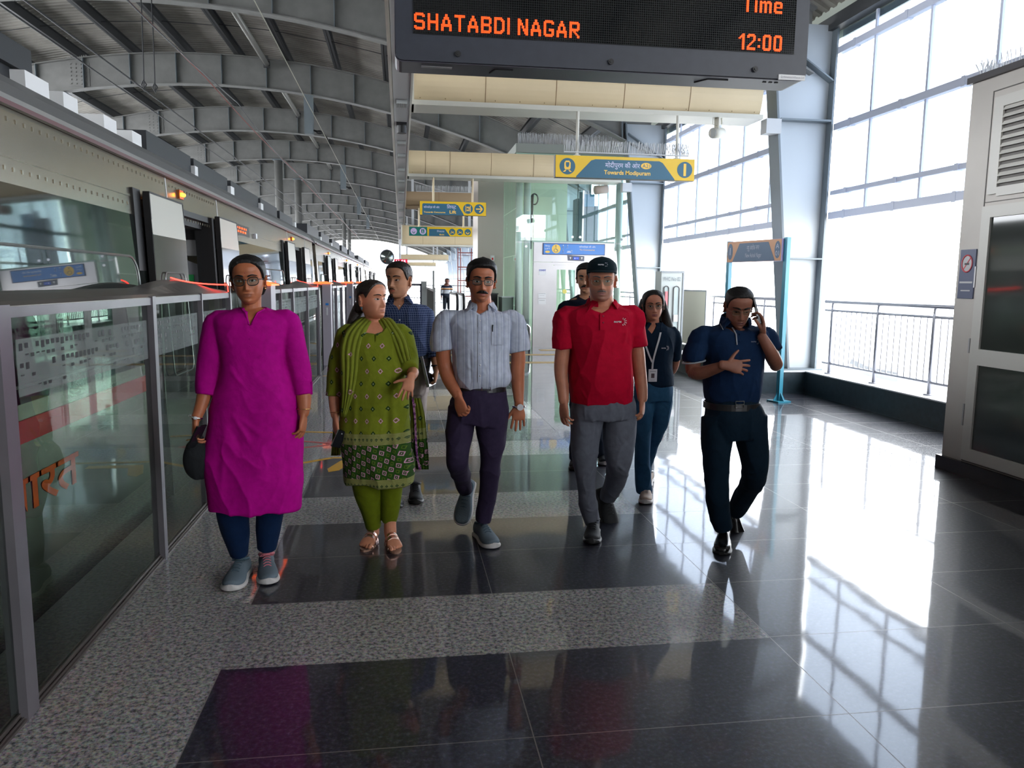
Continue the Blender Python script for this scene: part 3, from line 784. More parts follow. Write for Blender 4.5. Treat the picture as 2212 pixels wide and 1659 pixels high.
# ================================================================ fascias and beam
M_fas = mat('cream_fascia', (0.66, 0.53, 0.33), 0.42, var=0.05, vscale=1.5)
M_fasw = mat('cream_white_channel', (0.62, 0.60, 0.52), 0.4)
M_fasb = mat('brown_fascia', (0.36, 0.25, 0.15), 0.5)
def fascia(Y, x0, x1, z0, z1, label, m=M_fas, seams=(), bul=0.16, spikes=False):
    t = thing('cross_fascia', label, 'fascia', ((x0 + x1) / 2, Y, z0), 'curved cream fascias crossing the platform')
    zs = [z0 + 0.06 + (z1 - z0 - 0.06) * k / 8 for k in range(9)]
    pr = [(Y - 0.02 - bul * math.sin(pi * (0.15 + 0.55 * k / 8)), z) for k, z in enumerate(zs)]
    b = MB().loft([[(x, y, z) for y, z in pr] + [(x, Y + 0.3, z1), (x, Y + 0.3, z0 + 0.06)] for x in (x0, x1)])
    part(b, 'curved_panel', m, t, False)
    part(MB().box(x0 - 0.03, x1 + 0.02, Y - 0.17, Y + 0.34, z0, z0 + 0.062), 'bottom_channel', M_fasw if m is M_fas else m, t)
    part(MB().box(x0 - 0.03, x0 + 0.02, Y - 0.2, Y + 0.32, z0, z1 + 0.02), 'end_cap', M_fasw if m is M_fas else m, t)
    b = MB()
    for sx in seams:
        for k in range(8): b.prism([(sx - 0.004, pr[k][0] - 0.003, zs[k]), (sx + 0.004, pr[k][0] - 0.003, zs[k]), (sx + 0.004, pr[k + 1][0] - 0.003, zs[k + 1]), (sx - 0.004, pr[k + 1][0] - 0.003, zs[k + 1])], (0, 0.002, 0))
    if seams: part(b, 'panel_seam', mat('seam_brown', (0.22, 0.13, 0.06), 0.7), t)
    b = MB(); x = x0 + 0.1
    while x < x1: b.ball((x, Y - 0.16, z0 + 0.09), 0.008, 6, 4); x += 0.33
    part(b, 'rivets', mat('rivet_brown', (0.35, 0.24, 0.12), 0.6), t)
    return t
f1 = fascia(10.7, 0.17, 5.0, 3.85, 4.40, 'nearest cream curved fascia, just behind the hanging LED board', seams=(1.13, 2.08, 3.02, 3.95))
f2 = fascia(17.75, 0.17, 5.0, 3.86, 4.42, 'second cream curved fascia, passing in front of the glass lift', seams=(0.56, 1.1, 2.02, 2.98, 3.9))
f3 = fascia(24.95, 0.18, 4.6, 3.85, 4.35, 'brownish curved fascia with bird spikes beyond the lift sign', m=M_fasb, seams=(1.2, 2.6))
f4 = fascia(32.0, 0.05, 4.6, 3.0, 3.82, 'cream box fascia behind the exit sign', bul=0.05, seams=(0.9, 2.2, 3.5))
f5 = fascia(60.4, -0.1, 3.65, 3.2, 3.66, 'far cream fascia near the platform end', bul=0.05)
f6 = fascia(67.5, -0.1, 3.0, 2.9, 3.25, 'farthest cream fascia above the platform end', bul=0.05)
for f_, y_, z_ in ((f4, 32.1, 3.8), (f5, 60.45, 3.6), (f6, 67.55, 3.2)):
    for x_ in (0.5, 2.8): part(MB().box(x_ - .05, x_ + .05, y_ - .05, y_ + .05, z_, roofz(x_) + 0.02), 'hanger', M_pale, f_)
# longitudinal services beam
t = thing('services_beam', 'long pale services beam hanging along the middle of the platform', 'beam', (0.03, 20, 3.85))
part(MB().box(-0.075, 0.135, 1.2, 43.5, 3.852, 4.08), 'casing', M_pale, t)
part(MB().box(-0.115, -0.08, 1.2, 43.6, 3.84, 4.14).box(0.135, 0.16, 1.2, 43.6, 3.84, 4.0), 'edge_lip', M_fasw, t)
M_grille = mat('light_grille_grey', (0.40, 0.42, 0.41), 0.5)
for Yg in (8.5, 10.4, 13.3, 14.6, 16.4, 18.2, 20.4, 22.8, 25.5, 28.5, 31, 34, 37.5):
    b = MB().box(-0.04, 0.10, Yg - 0.12, Yg + 0.12, 3.80, 3.851)
    for k in range(5): b.box(-0.035 + 0.028 * k, -0.025 + 0.028 * k, Yg - 0.125, Yg + 0.12, 3.795, 3.85)
    part(b, 'speaker_grille', M_grille, t)
part(MB().tube([(0.03, 11.85, 3.72), (0.03, 11.85, 3.85)], 0.07, 14).box(-0.045, 0.105, 11.7, 12.0, 3.83, 3.85), 'dome_camera', M_black, t, label='black camera under the beam')
# beam hangers
b = MB()
for Yr in ROWS[1:7]: b.box(-0.02, 0.08, Yr - 0.05, Yr + 0.05, 4.05, roofz(0.03) + 0.02)
part(b, 'hanger', M_pale, t)

# ================================================================ LED board
M_bd = mat('board_charcoal', (0.028, 0.032, 0.045), 0.42, var=0.08, vscale=20)
M_bdu = mat('board_underside', (0.085, 0.082, 0.11), 0.4)
M_scr = mat('board_screen', (0.002, 0.003, 0.004), 0.08)
M_dot = mat('led_dot', (1.0, 0.05, 0.006), 0.5, emit=4.0)
BY = 3.62
b0 = at(853, 130, BY); b1 = at(1742, 175, BY)
bx0, bx1, bz0 = b0.x, b1.x, (b0.z + b1.z) / 2
t = thing('led_board', 'black hanging LED train board reading SHATABDI NAGAR and 12:00', 'display board', ((bx0 + bx1) / 2, BY, bz0))
bz1 = bz0 + 0.62; dep = 0.19
def rrect(x0, x1, z0, z1, r, y):
    P = []
    for (cx_, cz_, a0) in ((x0 + r, z0 + r, pi), (x1 - r, z0 + r, 1.5 * pi), (x1 - r, z1 - r, 0), (x0 + r, z1 - r, pi / 2)):
        for q in range(5): a = a0 + q * pi / 8; P.append((cx_ + r * math.cos(a), y, cz_ + r * math.sin(a)))
    return P
part(MB().prism(rrect(bx0, bx1, bz0, bz1, 0.03, BY + 0.012), (0, dep, 0)), 'housing', M_bdu, t)
part(MB().prism(rrect(bx0 + 0.004, bx1 - 0.004, bz0 + 0.004, bz1 - 0.004, 0.028, BY), (0, 0.011, 0)), 'front_bezel', M_bd, t)
s0 = at(893, 100, BY).x; s1 = at(1715, 100, BY).x; sz = bz0 + 0.118
part(MB().box(s0, s1, BY - 0.004, BY + 0.002, sz, bz1 - 0.05), 'screen', M_scr, t)
# faint unlit dot grid
g_ = MB(); st_ = 0.00975
nx_ = int((s1 - s0 - 0.012) / st_)
F5 = {
 'S': ['.######.', '########', '##....##', '##......', '##......', '#######.', '.#######', '......##', '......##', '##....##', '########', '.######.'],
 'H': ['##....##'] * 5 + ['########', '########'] + ['##....##'] * 5,
 'A': ['...##...', '...##...', '..####..', '..####..', '.##..##.', '.##..##.', '.##..##.', '########', '########', '##....##', '##....##', '##....##'],
 'T': ['########', '########'] + ['...##...'] * 10,
 'B': ['#######.', '########', '##....##', '##....##', '##....##', '#######.', '#######.', '##....##', '##....##', '##....##', '########', '#######.'],
 'D': ['######..', '#######.', '##...###', '##....##', '##....##', '##....##', '##....##', '##....##', '##....##', '##...###', '#######.', '######..'],
 'I': ['##'] * 12,
 'N': ['##....##', '###...##', '###...##', '####..##', '####..##', '##.##.##', '##.##.##', '##..####', '##..####', '##...###', '##...###', '##....##'],
 'G': ['.######.', '########', '##....##', '##......', '##......', '##......', '##..####', '##..####', '##....##', '##....##', '########', '.######.'],
 'R': ['#######.', '########', '##....##', '##....##', '##....##', '########', '#######.', '##.##...', '##..##..', '##...##.', '##....##', '##....##'],
 '1': ['...##', '..###', '.####', '##.##', '...##', '...##', '...##', '...##', '...##', '...##', '...##', '...##'],
 '2': ['.#####.', '#######', '##...##', '.....##', '.....##', '....##.', '...##..', '..##...', '.##....', '##.....', '#######', '#######'],
 '0': ['.#####.', '#######', '##...##', '##...##', '##...##', '##...##', '##...##', '##...##', '##...##', '##...##', '#######', '.#####.'],
 ':': ['..', '..', '..', '##', '##', '..', '..', '..', '##', '##', '..', '..'],
 'i': ['##', '##', '..', '##', '##', '##', '##', '##', '##', '##', '##', '##'],
 'm': ['..........'] * 3 + ['##.##.###.', '##########', '##..##..##', '##..##..##', '##..##..##', '##..##..##', '##..##..##', '##..##..##', '##..##..##'],
 'e': ['.......'] * 3 + ['.#####.', '#######', '##...##', '##...##', '#######', '##.....', '##.....', '#######', '.######'],
 ' ': ['..'] * 12,
}
def dots(text, x, z, step, gap=2):
    b = MB(); cx_ = x
    for ch in text:
        g = F5[ch]
        for r, row in enumerate(g):
            for c_, q in enumerate(row):
                if q == '#': b.box(cx_ + c_ * step, cx_ + c_ * step + step * 0.62, BY - 0.0075, BY - 0.005, z - r * step - step * 0.62, z - r * step)
        cx_ += (len(g[0]) + gap) * step
    return b, cx_
z_top = at(1000, 38, BY).z
tx0 = at(895, 60, BY).x; tx1 = at(1252, 60, BY).x
cols = sum(len(F5[c][0]) for c in 'SHATABDI NAGAR') + 2 * 13
stp = (tx1 - tx0) / cols
b, xe = dots('SHATABDI', tx0, at(893, 28, BY).z, stp); part(b, 'destination_text', M_dot, t, label='glowing red-orange word SHATABDI')
b, _ = dots('NAGAR', xe + 4 * stp, at(893, 28, BY).z, stp); part(b, 'destination_text', M_dot, t, label='glowing red-orange word NAGAR')
xa, xb = at(1594, 100, BY).x, at(1688, 100, BY).x
colt = sum(len(F5[c][0]) for c in '12:00') + 2 * 4
b, _ = dots('12:00', xa, at(1594, 73, BY).z, (xb - xa) / colt); part(b, 'time_digits', M_dot, t, label='glowing digits 12:00')
xa, xb = at(1600, 100, BY).x, at(1685, 100, BY).x
colt = sum(len(F5[c][0]) for c in 'Time') + 2 * 3
b, _ = dots('Time', xa, at(1594, -9, BY).z, (xb - xa) / colt); part(b, 'time_heading', M_dot, t, label='glowing word Time')
gb = MB(); st_ = 0.0102; nz_ = int((bz1 - 0.05 - sz) / st_)
for i in range(int((s1 - s0) / st_)): gb.box(s0 + i * st_, s0 + i * st_ + 0.0012, BY - 0.0048, BY - 0.0042, sz, bz1 - 0.05)
for k in range(nz_): gb.box(s0, s1, BY - 0.0048, BY - 0.0042, sz + k * st_, sz + k * st_ + 0.0012)
part(gb, 'dot_grid', mat('unlit_dot_grid', (0.004, 0.005, 0.005), 0.5), t)
for px in (989, 1319, 1630):
    p = at(px, 117 + (px - 989) * 0.052, BY); part(MB().disc((p.x, BY - 0.006, p.z), (0.013, 0, 0), (0, 0, 0.013), 18, 0.005).disc((p.x, BY - 0.010, p.z), (0.006, 0, 0), (0, 0, 0.006), 12, 0.004), 'lock', M_black, t)
p = at(1710, 168, BY); mk = MB().box(p.x - 0.068, p.x + 0.066, BY - 0.005, BY - 0.0005, p.z - 0.012, p.z + 0.012)
mk_o = part(mk, 'maker_plate', M_white, t)
mk = MB(); letters(mk, 'Q Advanced Alliance Ltd', (p.x, BY - 0.0055, p.z), (1, 0, 0), (0, 0, 1), 0.013, width=0.118)
local(mk, t).make('plate_lettering', mat('grey_print', (0.3, 0.3, 0.34), 0.6), mk_o)
part(MB().box(0.1, 0.24, BY + 0.06, BY + 0.085, bz0 - 0.004, bz0 - 0.0005), 'vent_slot', M_pale, t)
part(MB().bar((0.42, BY + 0.13, bz0 - 0.002), (0.44, BY + 0.06, bz0 - 0.002), 0.006, 0.004).bar((0.44, BY + 0.06, bz0 - 0.002), (0.52, BY + 0.06, bz0 - 0.002), 0.006, 0.004)
     .bar((1.42, BY + 0.12, bz0 - 0.002), (1.46, BY + 0.05, bz0 - 0.002), 0.008, 0.004).bar((1.46, BY + 0.05, bz0 - 0.002), (1.56, BY + 0.05, bz0 - 0.002), 0.008, 0.004), 'hatch_catch', M_black, t)
part(MB().box(1.74, 1.756, BY + 0.05, BY + 0.06, bz0 - 0.003, bz0).box(1.77, 1.786, BY + 0.05, BY + 0.06, bz0 - 0.003, bz0).box(1.80, 1.816, BY + 0.05, BY + 0.06, bz0 - 0.003, bz0), 'vent_hole', M_black, t)
part(MB().tube([(bx0 + 0.45, BY + 0.13, bz1 - 0.01), (bx0 + 0.45, BY + 0.13, 4.9)], 0.025, 10).tube([(bx1 - 0.45, BY + 0.13, bz1 - 0.01), (bx1 - 0.45, BY + 0.13, 4.9)], 0.025, 10).box(bx0 + 0.3, bx1 - 0.3, BY + 0.08, BY + 0.18, 4.9, 5.0)
     .bar(((bx0 + bx1) / 2, BY + 0.13, 5.0), ((bx0 + bx1) / 2, BY + 0.13, roofz(1) + 0.02), 0.08, 0.08), 'hanger', M_pale, t)

# ================================================================ hanging signs
M_sy = mat('sign_yellow', (0.80, 0.50, 0.01), 0.35)
M_st = mat('sign_teal_blue', (0.028, 0.125, 0.20), 0.4)
M_tl = mat('sign_lilac_white', (0.62, 0.62, 0.80), 0.5)
M_ty = mat('sign_lettering_yellow', (0.95, 0.60, 0.10), 0.5)
M_green = mat('sign_green', (0.0, 0.16, 0.13), 0.4)
M_edge = mat('sign_edge_dark', (0.06, 0.055, 0.06), 0.5)
def sign_root(name, label, Y, x0, x1, z0, z1):
    t = thing(name, label, 'sign', ((x0 + x1) / 2, Y, z0), 'yellow and blue direction signs hanging over the platform')
    part(MB().box(x0 - 0.005, x1 + 0.005, Y + 0.012, Y + 0.11, z0 - 0.003, z1 + 0.003), 'sign_case', M_edge, t)
    part(MB().box(x0, x1, Y, Y + 0.011, z0, z1), 'yellow_face', M_sy, t)
    return t
def train_icon(b1, c, r, Y):
    x, z = c
    b1.prism([(x - .3 * r, Y, z - .40 * r), (x + .3 * r, Y, z - .40 * r), (x + .40 * r, Y, z - .2 * r), (x + .40 * r, Y, z + .42 * r), (x + .22 * r, Y, z + .68 * r), (x - .22 * r, Y, z + .68 * r), (x - .40 * r, Y, z + .42 * r), (x - .40 * r, Y, z - .2 * r)], (0, .001, 0))
    for s in (-1, 1): b1.prism([(x + s * .12 * r, Y, z - .46 * r), (x + s * .30 * r, Y, z - .46 * r), (x + s * .58 * r, Y, z - .68 * r), (x + s * .30 * r, Y, z - .68 * r)][::s], (0, .001, 0))
Y = 10.7 - 0.22
A = at(1201, 334, Y); B = at(1201, 382, Y); C_ = at(1501, 345, Y); D = at(1501, 391, Y)
x0, x1, z0, z1 = A.x, C_.x, (B.z + D.z) / 2, (A.z + C_.z) / 2
t = SIGN1 = sign_root('direction_sign', 'yellow and blue hanging sign reading Towards Modipuram with platform number 1', Y, x0, x1, z0, z1)
W_, H_ = x1 - x0, z1 - z0
part(MB().prism([(x0 + .145 * W_, Y - .003, z0), (x1 - .145 * W_, Y - .003, z0), (x1 - .145 * W_, Y - .003, z0 + .04 * H_), (x1 - .235 * W_, Y - .003, z1 - .22 * H_), (x1 - .26 * W_, Y - .003, z1 - .14 * H_), (x0 + .28 * W_, Y - .003, z1 - .14 * H_), (x0 + .25 * W_, Y - .003, z1 - .20 * H_), (x0 + .145 * W_, Y - .003, z0 + .06 * H_)], (0, .003, 0)), 'blue_panel', M_st, t)
for xd in (x0 + .082 * W_, x1 - .072 * W_): part(MB().disc((xd, Y, z0 + .5 * H_), (.375 * H_, 0, 0), (0, 0, .375 * H_), 32, .003), 'blue_disc', M_st, t)
b = MB(); train_icon(b, (x0 + .082 * W_, z0 + .5 * H_), .375 * H_, Y - .0045); part(b, 'pictogram', M_ty, t); b = MB(); letters(b, '1', (x1 - .072 * W_, Y - .0045, z0 + .5 * H_), X_, Z_, .56 * H_ / .73, bold=.035, lift=.0)
part(b, 'platform_number', M_ty, t)
b = MB().prism([(x0 + .07 * W_, Y - .0058, z0 + .55 * H_), (x0 + .076 * W_, Y - .0058, z0 + .46 * H_), (x0 + .088 * W_, Y - .0058, z0 + .46 * H_), (x0 + .094 * W_, Y - .0058, z0 + .55 * H_), (x0 + .094 * W_, Y - .0058, z0 + .68 * H_), (x0 + .07 * W_, Y - .0058, z0 + .68 * H_)], (0, .001, 0))
part(b, 'train_window', M_st, t)
b = MB(); letters(b, 'मोदीपुरम की ओर', (x0 + .475 * W_, Y - .0035, z0 + .60 * H_), X_, Z_, .30 * H_, width=.25 * W_, bold=.008, lift=0); part(b, 'hindi_lettering', M_tl, t, label='pale Devanagari words')
b = MB(); letters(b, 'Towards Modipuram', (x0 + .51 * W_, Y - .0035, z0 + .25 * H_), X_, Z_, .27 * H_, width=.335 * W_, bold=.02, lift=0)
b.prism([(x0 + .645 * W_ + .038 * W_ * math.cos(2 * pi * k / 24), Y - .0035, z0 + .62 * H_ + .145 * H_ * math.sin(2 * pi * k / 24)) for k in range(24)], (0, .001, 0)); part(b, 'english_lettering', M_ty, t, label='yellow words Towards Modipuram')
b = MB(); letters(b, 'A21', (x0 + .645 * W_, Y - .005, z0 + .62 * H_), X_, Z_, .24 * H_, width=.055 * W_, lift=0); part(b, 'station_code', M_st, t)
for px in (1247, 1463): p = at(px, 300, Y + .06); part(MB().tube([(p.x, Y + .06, z1), (p.x, Y + .06, 3.849)], .022, 10).tube([(p.x, Y + .06, z1), (p.x, Y + .06, z1 + .015)], .05, 12), 'hanging_rod', M_fasw, t)
# ---- lift sign
Y = 17.75 - .20
A = at(907, 433, Y); B = at(907, 462, Y); C_ = at(1050, 439, Y); D = at(1050, 468, Y)
x0, x1, z0, z1 = A.x, C_.x, (B.z + D.z) / 2, (A.z + C_.z) / 2; W_, H_ = x1 - x0, z1 - z0
t = sign_root('direction_sign', 'yellow and blue hanging sign reading Towards Concourse Lift with an arrow', Y, x0, x1, z0, z1)
part(MB().prism([(x0 + .035 * W_, Y - .003, z0), (x0 + .66 * W_, Y - .003, z0), (x0 + .66 * W_, Y - .003, z0 + .06 * H_), (x0 + .575 * W_, Y - .003, z0 + .74 * H_), (x0 + .53 * W_, Y - .003, z0 + .84 * H_), (x0 + .05 * W_, Y - .003, z0 + .84 * H_), (x0 + .035 * W_, Y - .003, z0 + .76 * H_)], (0, .003, 0)), 'blue_panel', M_st, t)
for q in (.725, .895): part(MB().disc((x0 + q * W_, Y, z0 + .5 * H_), (.37 * H_, 0, 0), (0, 0, .37 * H_), 28, .003), 'blue_disc', M_st, t)
b = MB(); cx_, cz_ = x0 + .725 * W_, z0 + .5 * H_
b.box(cx_ - .2 * H_, cx_ - .16 * H_, Y - .005, Y - .004, cz_ - .25 * H_, cz_ + .25 * H_).box(cx_ + .16 * H_, cx_ + .2 * H_, Y - .005, Y - .004, cz_ - .25 * H_, cz_ + .25 * H_).box(cx_ - .12 * H_, cx_ + .12 * H_, Y - .005, Y - .004, cz_ - .16 * H_, cz_ + .16 * H_)
cx_ = x0 + .895 * W_
b.box(cx_ - .25 * H_, cx_ + .15 * H_, Y - .005, Y - .004, cz_ - .04 * H_, cz_ + .04 * H_).bar((cx_ + .02 * H_, Y - .0045, cz_ + .24 * H_), (cx_ + .24 * H_, Y - .0045, cz_), .001, .09 * H_).bar((cx_ + .02 * H_, Y - .0045, cz_ - .24 * H_), (cx_ + .24 * H_, Y - .0045, cz_), .001, .09 * H_)
part(b, 'pictogram', M_ty, t)
b = MB(); letters(b, 'MIL', (x0 + .725 * W_, Y - .0065, cz_), X_, Z_, .26 * H_, width=.2 * H_, bold=.02, lift=0); part(b, 'lift_figures', M_st, t)
b = MB(); letters(b, 'कॉनकोर्स की ओर', (x0 + .175 * W_, Y - .0035, z0 + .56 * H_), X_, Z_, .2 * H_, width=.235 * W_, bold=.012, lift=0); letters(b, 'िलफ्ट', (x0 + .475 * W_, Y - .0035, z0 + .60 * H_), X_, Z_, .34 * H_, width=.14 * W_, bold=.01, lift=0); part(b, 'hindi_lettering', M_tl, t)
b = MB(); letters(b, 'Towards Concourse', (x0 + .22 * W_, Y - .0035, z0 + .2 * H_), X_, Z_, .16 * H_, width=.325 * W_, bold=.025, lift=0); letters(b, 'Lift', (x0 + .495 * W_, Y - .0035, z0 + .24 * H_), X_, Z_, .32 * H_, width=.1 * W_, bold=.025, lift=0); part(b, 'english_lettering', M_ty, t, label='yellow words Towards Concourse and Lift')
for px in (936, 1021): p = at(px, 400, Y + .06); part(MB().tube([(p.x, Y + .06, z1), (p.x, Y + .06, 3.849)], .024, 10), 'hanging_rod', M_fas, t)
# ---- exit sign
Y = 24.95 - .20
A = at(884, 489, Y); B = at(884, 508, Y); C_ = at(1019, 493, Y); D = at(1019, 512, Y)
x0, x1, z0, z1 = A.x, C_.x, (B.z + D.z) / 2, (A.z + C_.z) / 2; W_, H_ = x1 - x0, z1 - z0
t = sign_root('direction_sign', 'green, blue and ochre hanging sign reading Exit with escalator pictograms', Y, x0, x1, z0, z1)
part(MB().box(x0, x0 + .285 * W_, Y - .003, Y, z0, z1), 'green_panel', M_green, t)
part(MB().prism([(x0 + .315 * W_, Y - .003, z0), (x0 + .65 * W_, Y - .003, z0), (x0 + .57 * W_, Y - .003, z0 + .8 * H_), (x0 + .315 * W_, Y - .003, z0 + .8 * H_)], (0, .003, 0)), 'blue_panel', M_st, t)
for q in (.685, .81, .935): part(MB().disc((x0 + q * W_, Y, z0 + .5 * H_), (.36 * H_, 0, 0), (0, 0, .36 * H_), 24, .003), 'blue_disc', M_st, t)
b = MB()
for q in (.07, .215): b.disc((x0 + q * W_, Y - .003, z0 + .5 * H_), (.37 * H_, 0, 0), (0, 0, .37 * H_), 24, .003)
part(b, 'lilac_disc', mat('sign_lilac', (0.66, 0.50, 0.80), 0.5), t)
b = MB(); cz_ = z0 + .5 * H_; cx_ = x0 + .07 * W_
b.bar((cx_, Y - .0075, cz_ + .22 * H_), (cx_, Y - .0075, cz_ - .22 * H_), .001, .07 * H_, up=(0, 1, 0))
for s in (-1, 1): b.bar((cx_ + s * .17 * H_, Y - .0075, cz_ - .04 * H_), (cx_, Y - .0075, cz_ - .24 * H_), .001, .07 * H_)
cx_ = x0 + .215 * W_; b.box(cx_ - .18 * H_, cx_ + .18 * H_, Y - .008, Y - .007, cz_ - .22 * H_, cz_ + .24 * H_)
part(b, 'green_pictogram', M_green, t)
b = MB().ball((cx_, Y - .0085, cz_ + .14 * H_), .045 * H_, 10, 6).bar((cx_, Y - .0085, cz_ + .08 * H_), (cx_ - .02 * H_, Y - .0085, cz_ - .04 * H_), .002, .07 * H_).bar((cx_, Y - .0085, cz_ - .04 * H_), (cx_ - .12 * H_, Y - .0085, cz_ - .18 * H_), .002, .05 * H_).bar((cx_, Y - .0085, cz_ - .04 * H_), (cx_ + .12 * H_, Y - .0085, cz_ - .18 * H_), .002, .05 * H_)
part(b, 'running_figure', M_tl, t)
b = MB()
for q in (.685, .81):
    cx_ = x0 + q * W_; b.bar((cx_ - .22 * H_, Y - .0045, cz_ - .16 * H_), (cx_ + .2 * H_, Y - .0045, cz_ + .02 * H_), .001, .06 * H_).bar((cx_ + .04 * H_, Y - .0045, cz_), (cx_ + .04 * H_, Y - .0045, cz_ + .2 * H_), .001, .08 * H_, up=(0, 1, 0)).bar((cx_ - .16 * H_, Y - .0045, cz_ + .12 * H_), (cx_ + .2 * H_, Y - .0045, cz_ - .18 * H_), .001, .05 * H_)
cx_ = x0 + .935 * W_; b.bar((cx_, Y - .0045, cz_ + .22 * H_), (cx_, Y - .0045, cz_ - .22 * H_), .001, .09 * H_, up=(0, 1, 0))
for s in (-1, 1): b.bar((cx_ + s * .2 * H_, Y - .0045, cz_ - .02 * H_), (cx_, Y - .0045, cz_ - .24 * H_), .001, .09 * H_)
letters(b, 'Exit', (x0 + .52 * W_, Y - .004, z0 + .17 * H_), X_, Z_, .22 * H_, width=.075 * W_, bold=.02, lift=0)
part(b, 'pictogram', M_ty, t)
b = MB(); letters(b, 'िनकास', (x0 + .5 * W_, Y - .004, z0 + .55 * H_), X_, Z_, .28 * H_, width=.12 * W_, lift=0); part(b, 'hindi_lettering', M_tl, t)
for px in (905, 1001): p = at(px, 470, Y + .06); part(MB().tube([(p.x, Y + .06, z1), (p.x, Y + .06, 3.849)], .03, 10), 'hanging_rod', M_fas, t)

# loudspeaker below first fascia
t = thing('loudspeaker', 'cream cylindrical loudspeaker hanging under the nearest fascia', 'loudspeaker', (4.4, 10.6, 3.85))
part(MB().tube([(4.28, 10.5, 3.63), (4.46, 10.62, 3.66)], .072, 18), 'horn', M_fasw, t, True)
part(MB().tube([(4.275, 10.497, 3.629), (4.282, 10.50, 3.63)], .06, 18), 'front_mesh', M_grille, t)
part(MB().tube([(4.3, 10.56, 3.848), (4.3, 10.56, 3.76), (4.36, 10.56, 3.74)], .006, 6).box(4.36, 4.375, 10.5, 10.66, 3.68, 3.848).tube([(4.44, 10.6, 3.848), (4.45, 10.6, 3.77)], .014, 8), 'bracket', M_fasw, t)

# ================================================================ digital clock and round mirror
t = thing('digital_clock', 'red digital platform clock showing 11:55 on a hanging rod', 'clock', at(866, 565, 43))
c = at(866, 565, 43)
part(MB().box(c.x - .36, c.x + .36, c.y, c.y + .15, c.z - .13, c.z + .13), 'case', mat('clock_case', (0.35, 0.0, 0.02), 0.5, emit=1.0), t)
b = MB(); letters(b, '11:55', (c.x, c.y - .01, c.z), X_, Z_, .22, width=.52, bold=.02, lift=0); part(b, 'digits', mat('clock_digits', (1.0, 0.35, 0.45), 0.5, emit=4), t)
part(MB().tube([(c.x - .05, c.y + .07, c.z + .13), (c.x - .05, c.y + .07, 3.9)], .06, 10), 'hanging_rod', M_pale, t)
c = at(836, 555, 43)
t = thing('convex_mirror', 'round convex safety mirror hanging near the red clock', 'mirror', c)
part(MB().ball(c, (.34, .10, .36), 24, 12), 'mirror_dome', mat('mirror_grey', (0.22, 0.25, 0.24), 0.12, metal=0.9), t, True)
part(MB().tube([(c.x + .36 * math.cos(2 * pi * k / 28), c.y, c.z + .38 * math.sin(2 * pi * k / 28)) for k in range(28)], .03, 6, closed=True), 'rim', mat('mirror_rim', (0.12, 0.12, 0.14), 0.5), t)
part(MB().tube([(c.x + .36, c.y, c.z - .1), (c.x + .37, c.y + .03, c.z - .12)], .02, 6), 'arm', M_pale, t)

# ================================================================ lift shaft
M_lg = glass('lift_green_glass', (0.92, 0.985, 0.955), 0.07, 1.5)
M_lgf = mat('frosted_green_glass', (0.36, 0.50, 0.42), 0.22)
M_lw = mat('lift_inner_wall', (0.72, 0.78, 0.62), 0.5, var=0.05, vscale=1)
M_lb = mat('lift_beige_wall', (0.48, 0.42, 0.37), 0.4)
M_ls = mat('lift_stainless', (0.56, 0.54, 0.54), 0.3, metal=0.6, var=0.06, vscale=2)
LY = 18.4
t = LIFT = thing('lift_shaft', 'green glass lift shaft with steel doors standing on the platform', 'lift', (4.1, 19.5, 0))
part(MB().box(2.72, 4.45, LY + 2.4, LY + 2.5, 0, 4.56), 'rear_wall', M_lw, t)
part(MB().box(5.40, 5.412, LY + .05, LY + 2.4, 0, 4.5), 'glass_pane', M_lg, t); part(MB().box(4.46, 5.40, LY + 2.4, LY + 2.41, 0, 4.5), 'glass_pane', M_lg, t)
for (xa, xb, za, zb, nm) in ((2.72, 3.12, 0, 2.50, 'side'), (2.72, 3.12, 2.54, 4.55, 'side'), (3.13, 4.20, 2.56, 4.55, 'upper'), (4.21, 5.12, 2.56, 4.55, 'upper'), (5.13, 5.42, 0, 2.50, 'side'), (5.13, 5.42, 2.54, 4.55, 'side')):
    part(MB().box(xa, xb, LY, LY + .012, za, zb), 'glass_pane', M_lg, t)
for (ya, yb) in ((LY + .02, LY + .8), (LY + .82, LY + 1.6), (LY + 1.62, LY + 2.38)):
    for (za, zb) in ((0, 1.0), (1.02, 2.2), (2.22, 3.3), (3.32, 4.5)):
        part(MB().box(2.715, 2.727, ya, yb, za, zb), 'side_glass_pane', M_lg, t)
for (x, y) in ((2.80, LY + .12), (3.0, LY + .16), (5.26, LY + .14)):
    part(MB().tube([(x, y, 0), (x, y, 4.55)], .085, 18), 'round_column', mat('column_green_white', (0.66, 0.69, 0.67), 0.3), t, True)
part(MB().box(2.68, 5.46, LY - .08, LY + 2.55, 4.58, 4.78), 'roof_slab', mat('lift_roof_grey', (0.30, 0.32, 0.29), 0.6), t)
part(MB().box(2.70, 5.44, LY - .01, LY + .03, 4.50, 4.58).box(3.12, 5.13, LY + .02, LY + .06, 2.50, 2.56), 'transom', M_lgf, t)
part(MB().box(3.14, 5.11, LY - .05, LY + .1, 2.06, 2.52), 'door_header', M_ls, t)
part(MB().box(3.14, 3.60, LY - .05, LY + .1, 0.0, 2.05), 'door_side_panel', M_ls, t)
part(MB().box(4.88, 5.11, LY - .05, LY + .1, 0.0, 2.05), 'door_side_panel', M_ls, t)
part(MB().box(3.603, 4.877, LY + .0, LY + .06, 1.992, 2.058).box(3.603, 3.645, LY - .03, LY + .015, 0, 1.975).box(4.84, 4.877, LY - .03, LY + .015, 0, 1.975), 'door_frame', M_ls, t)
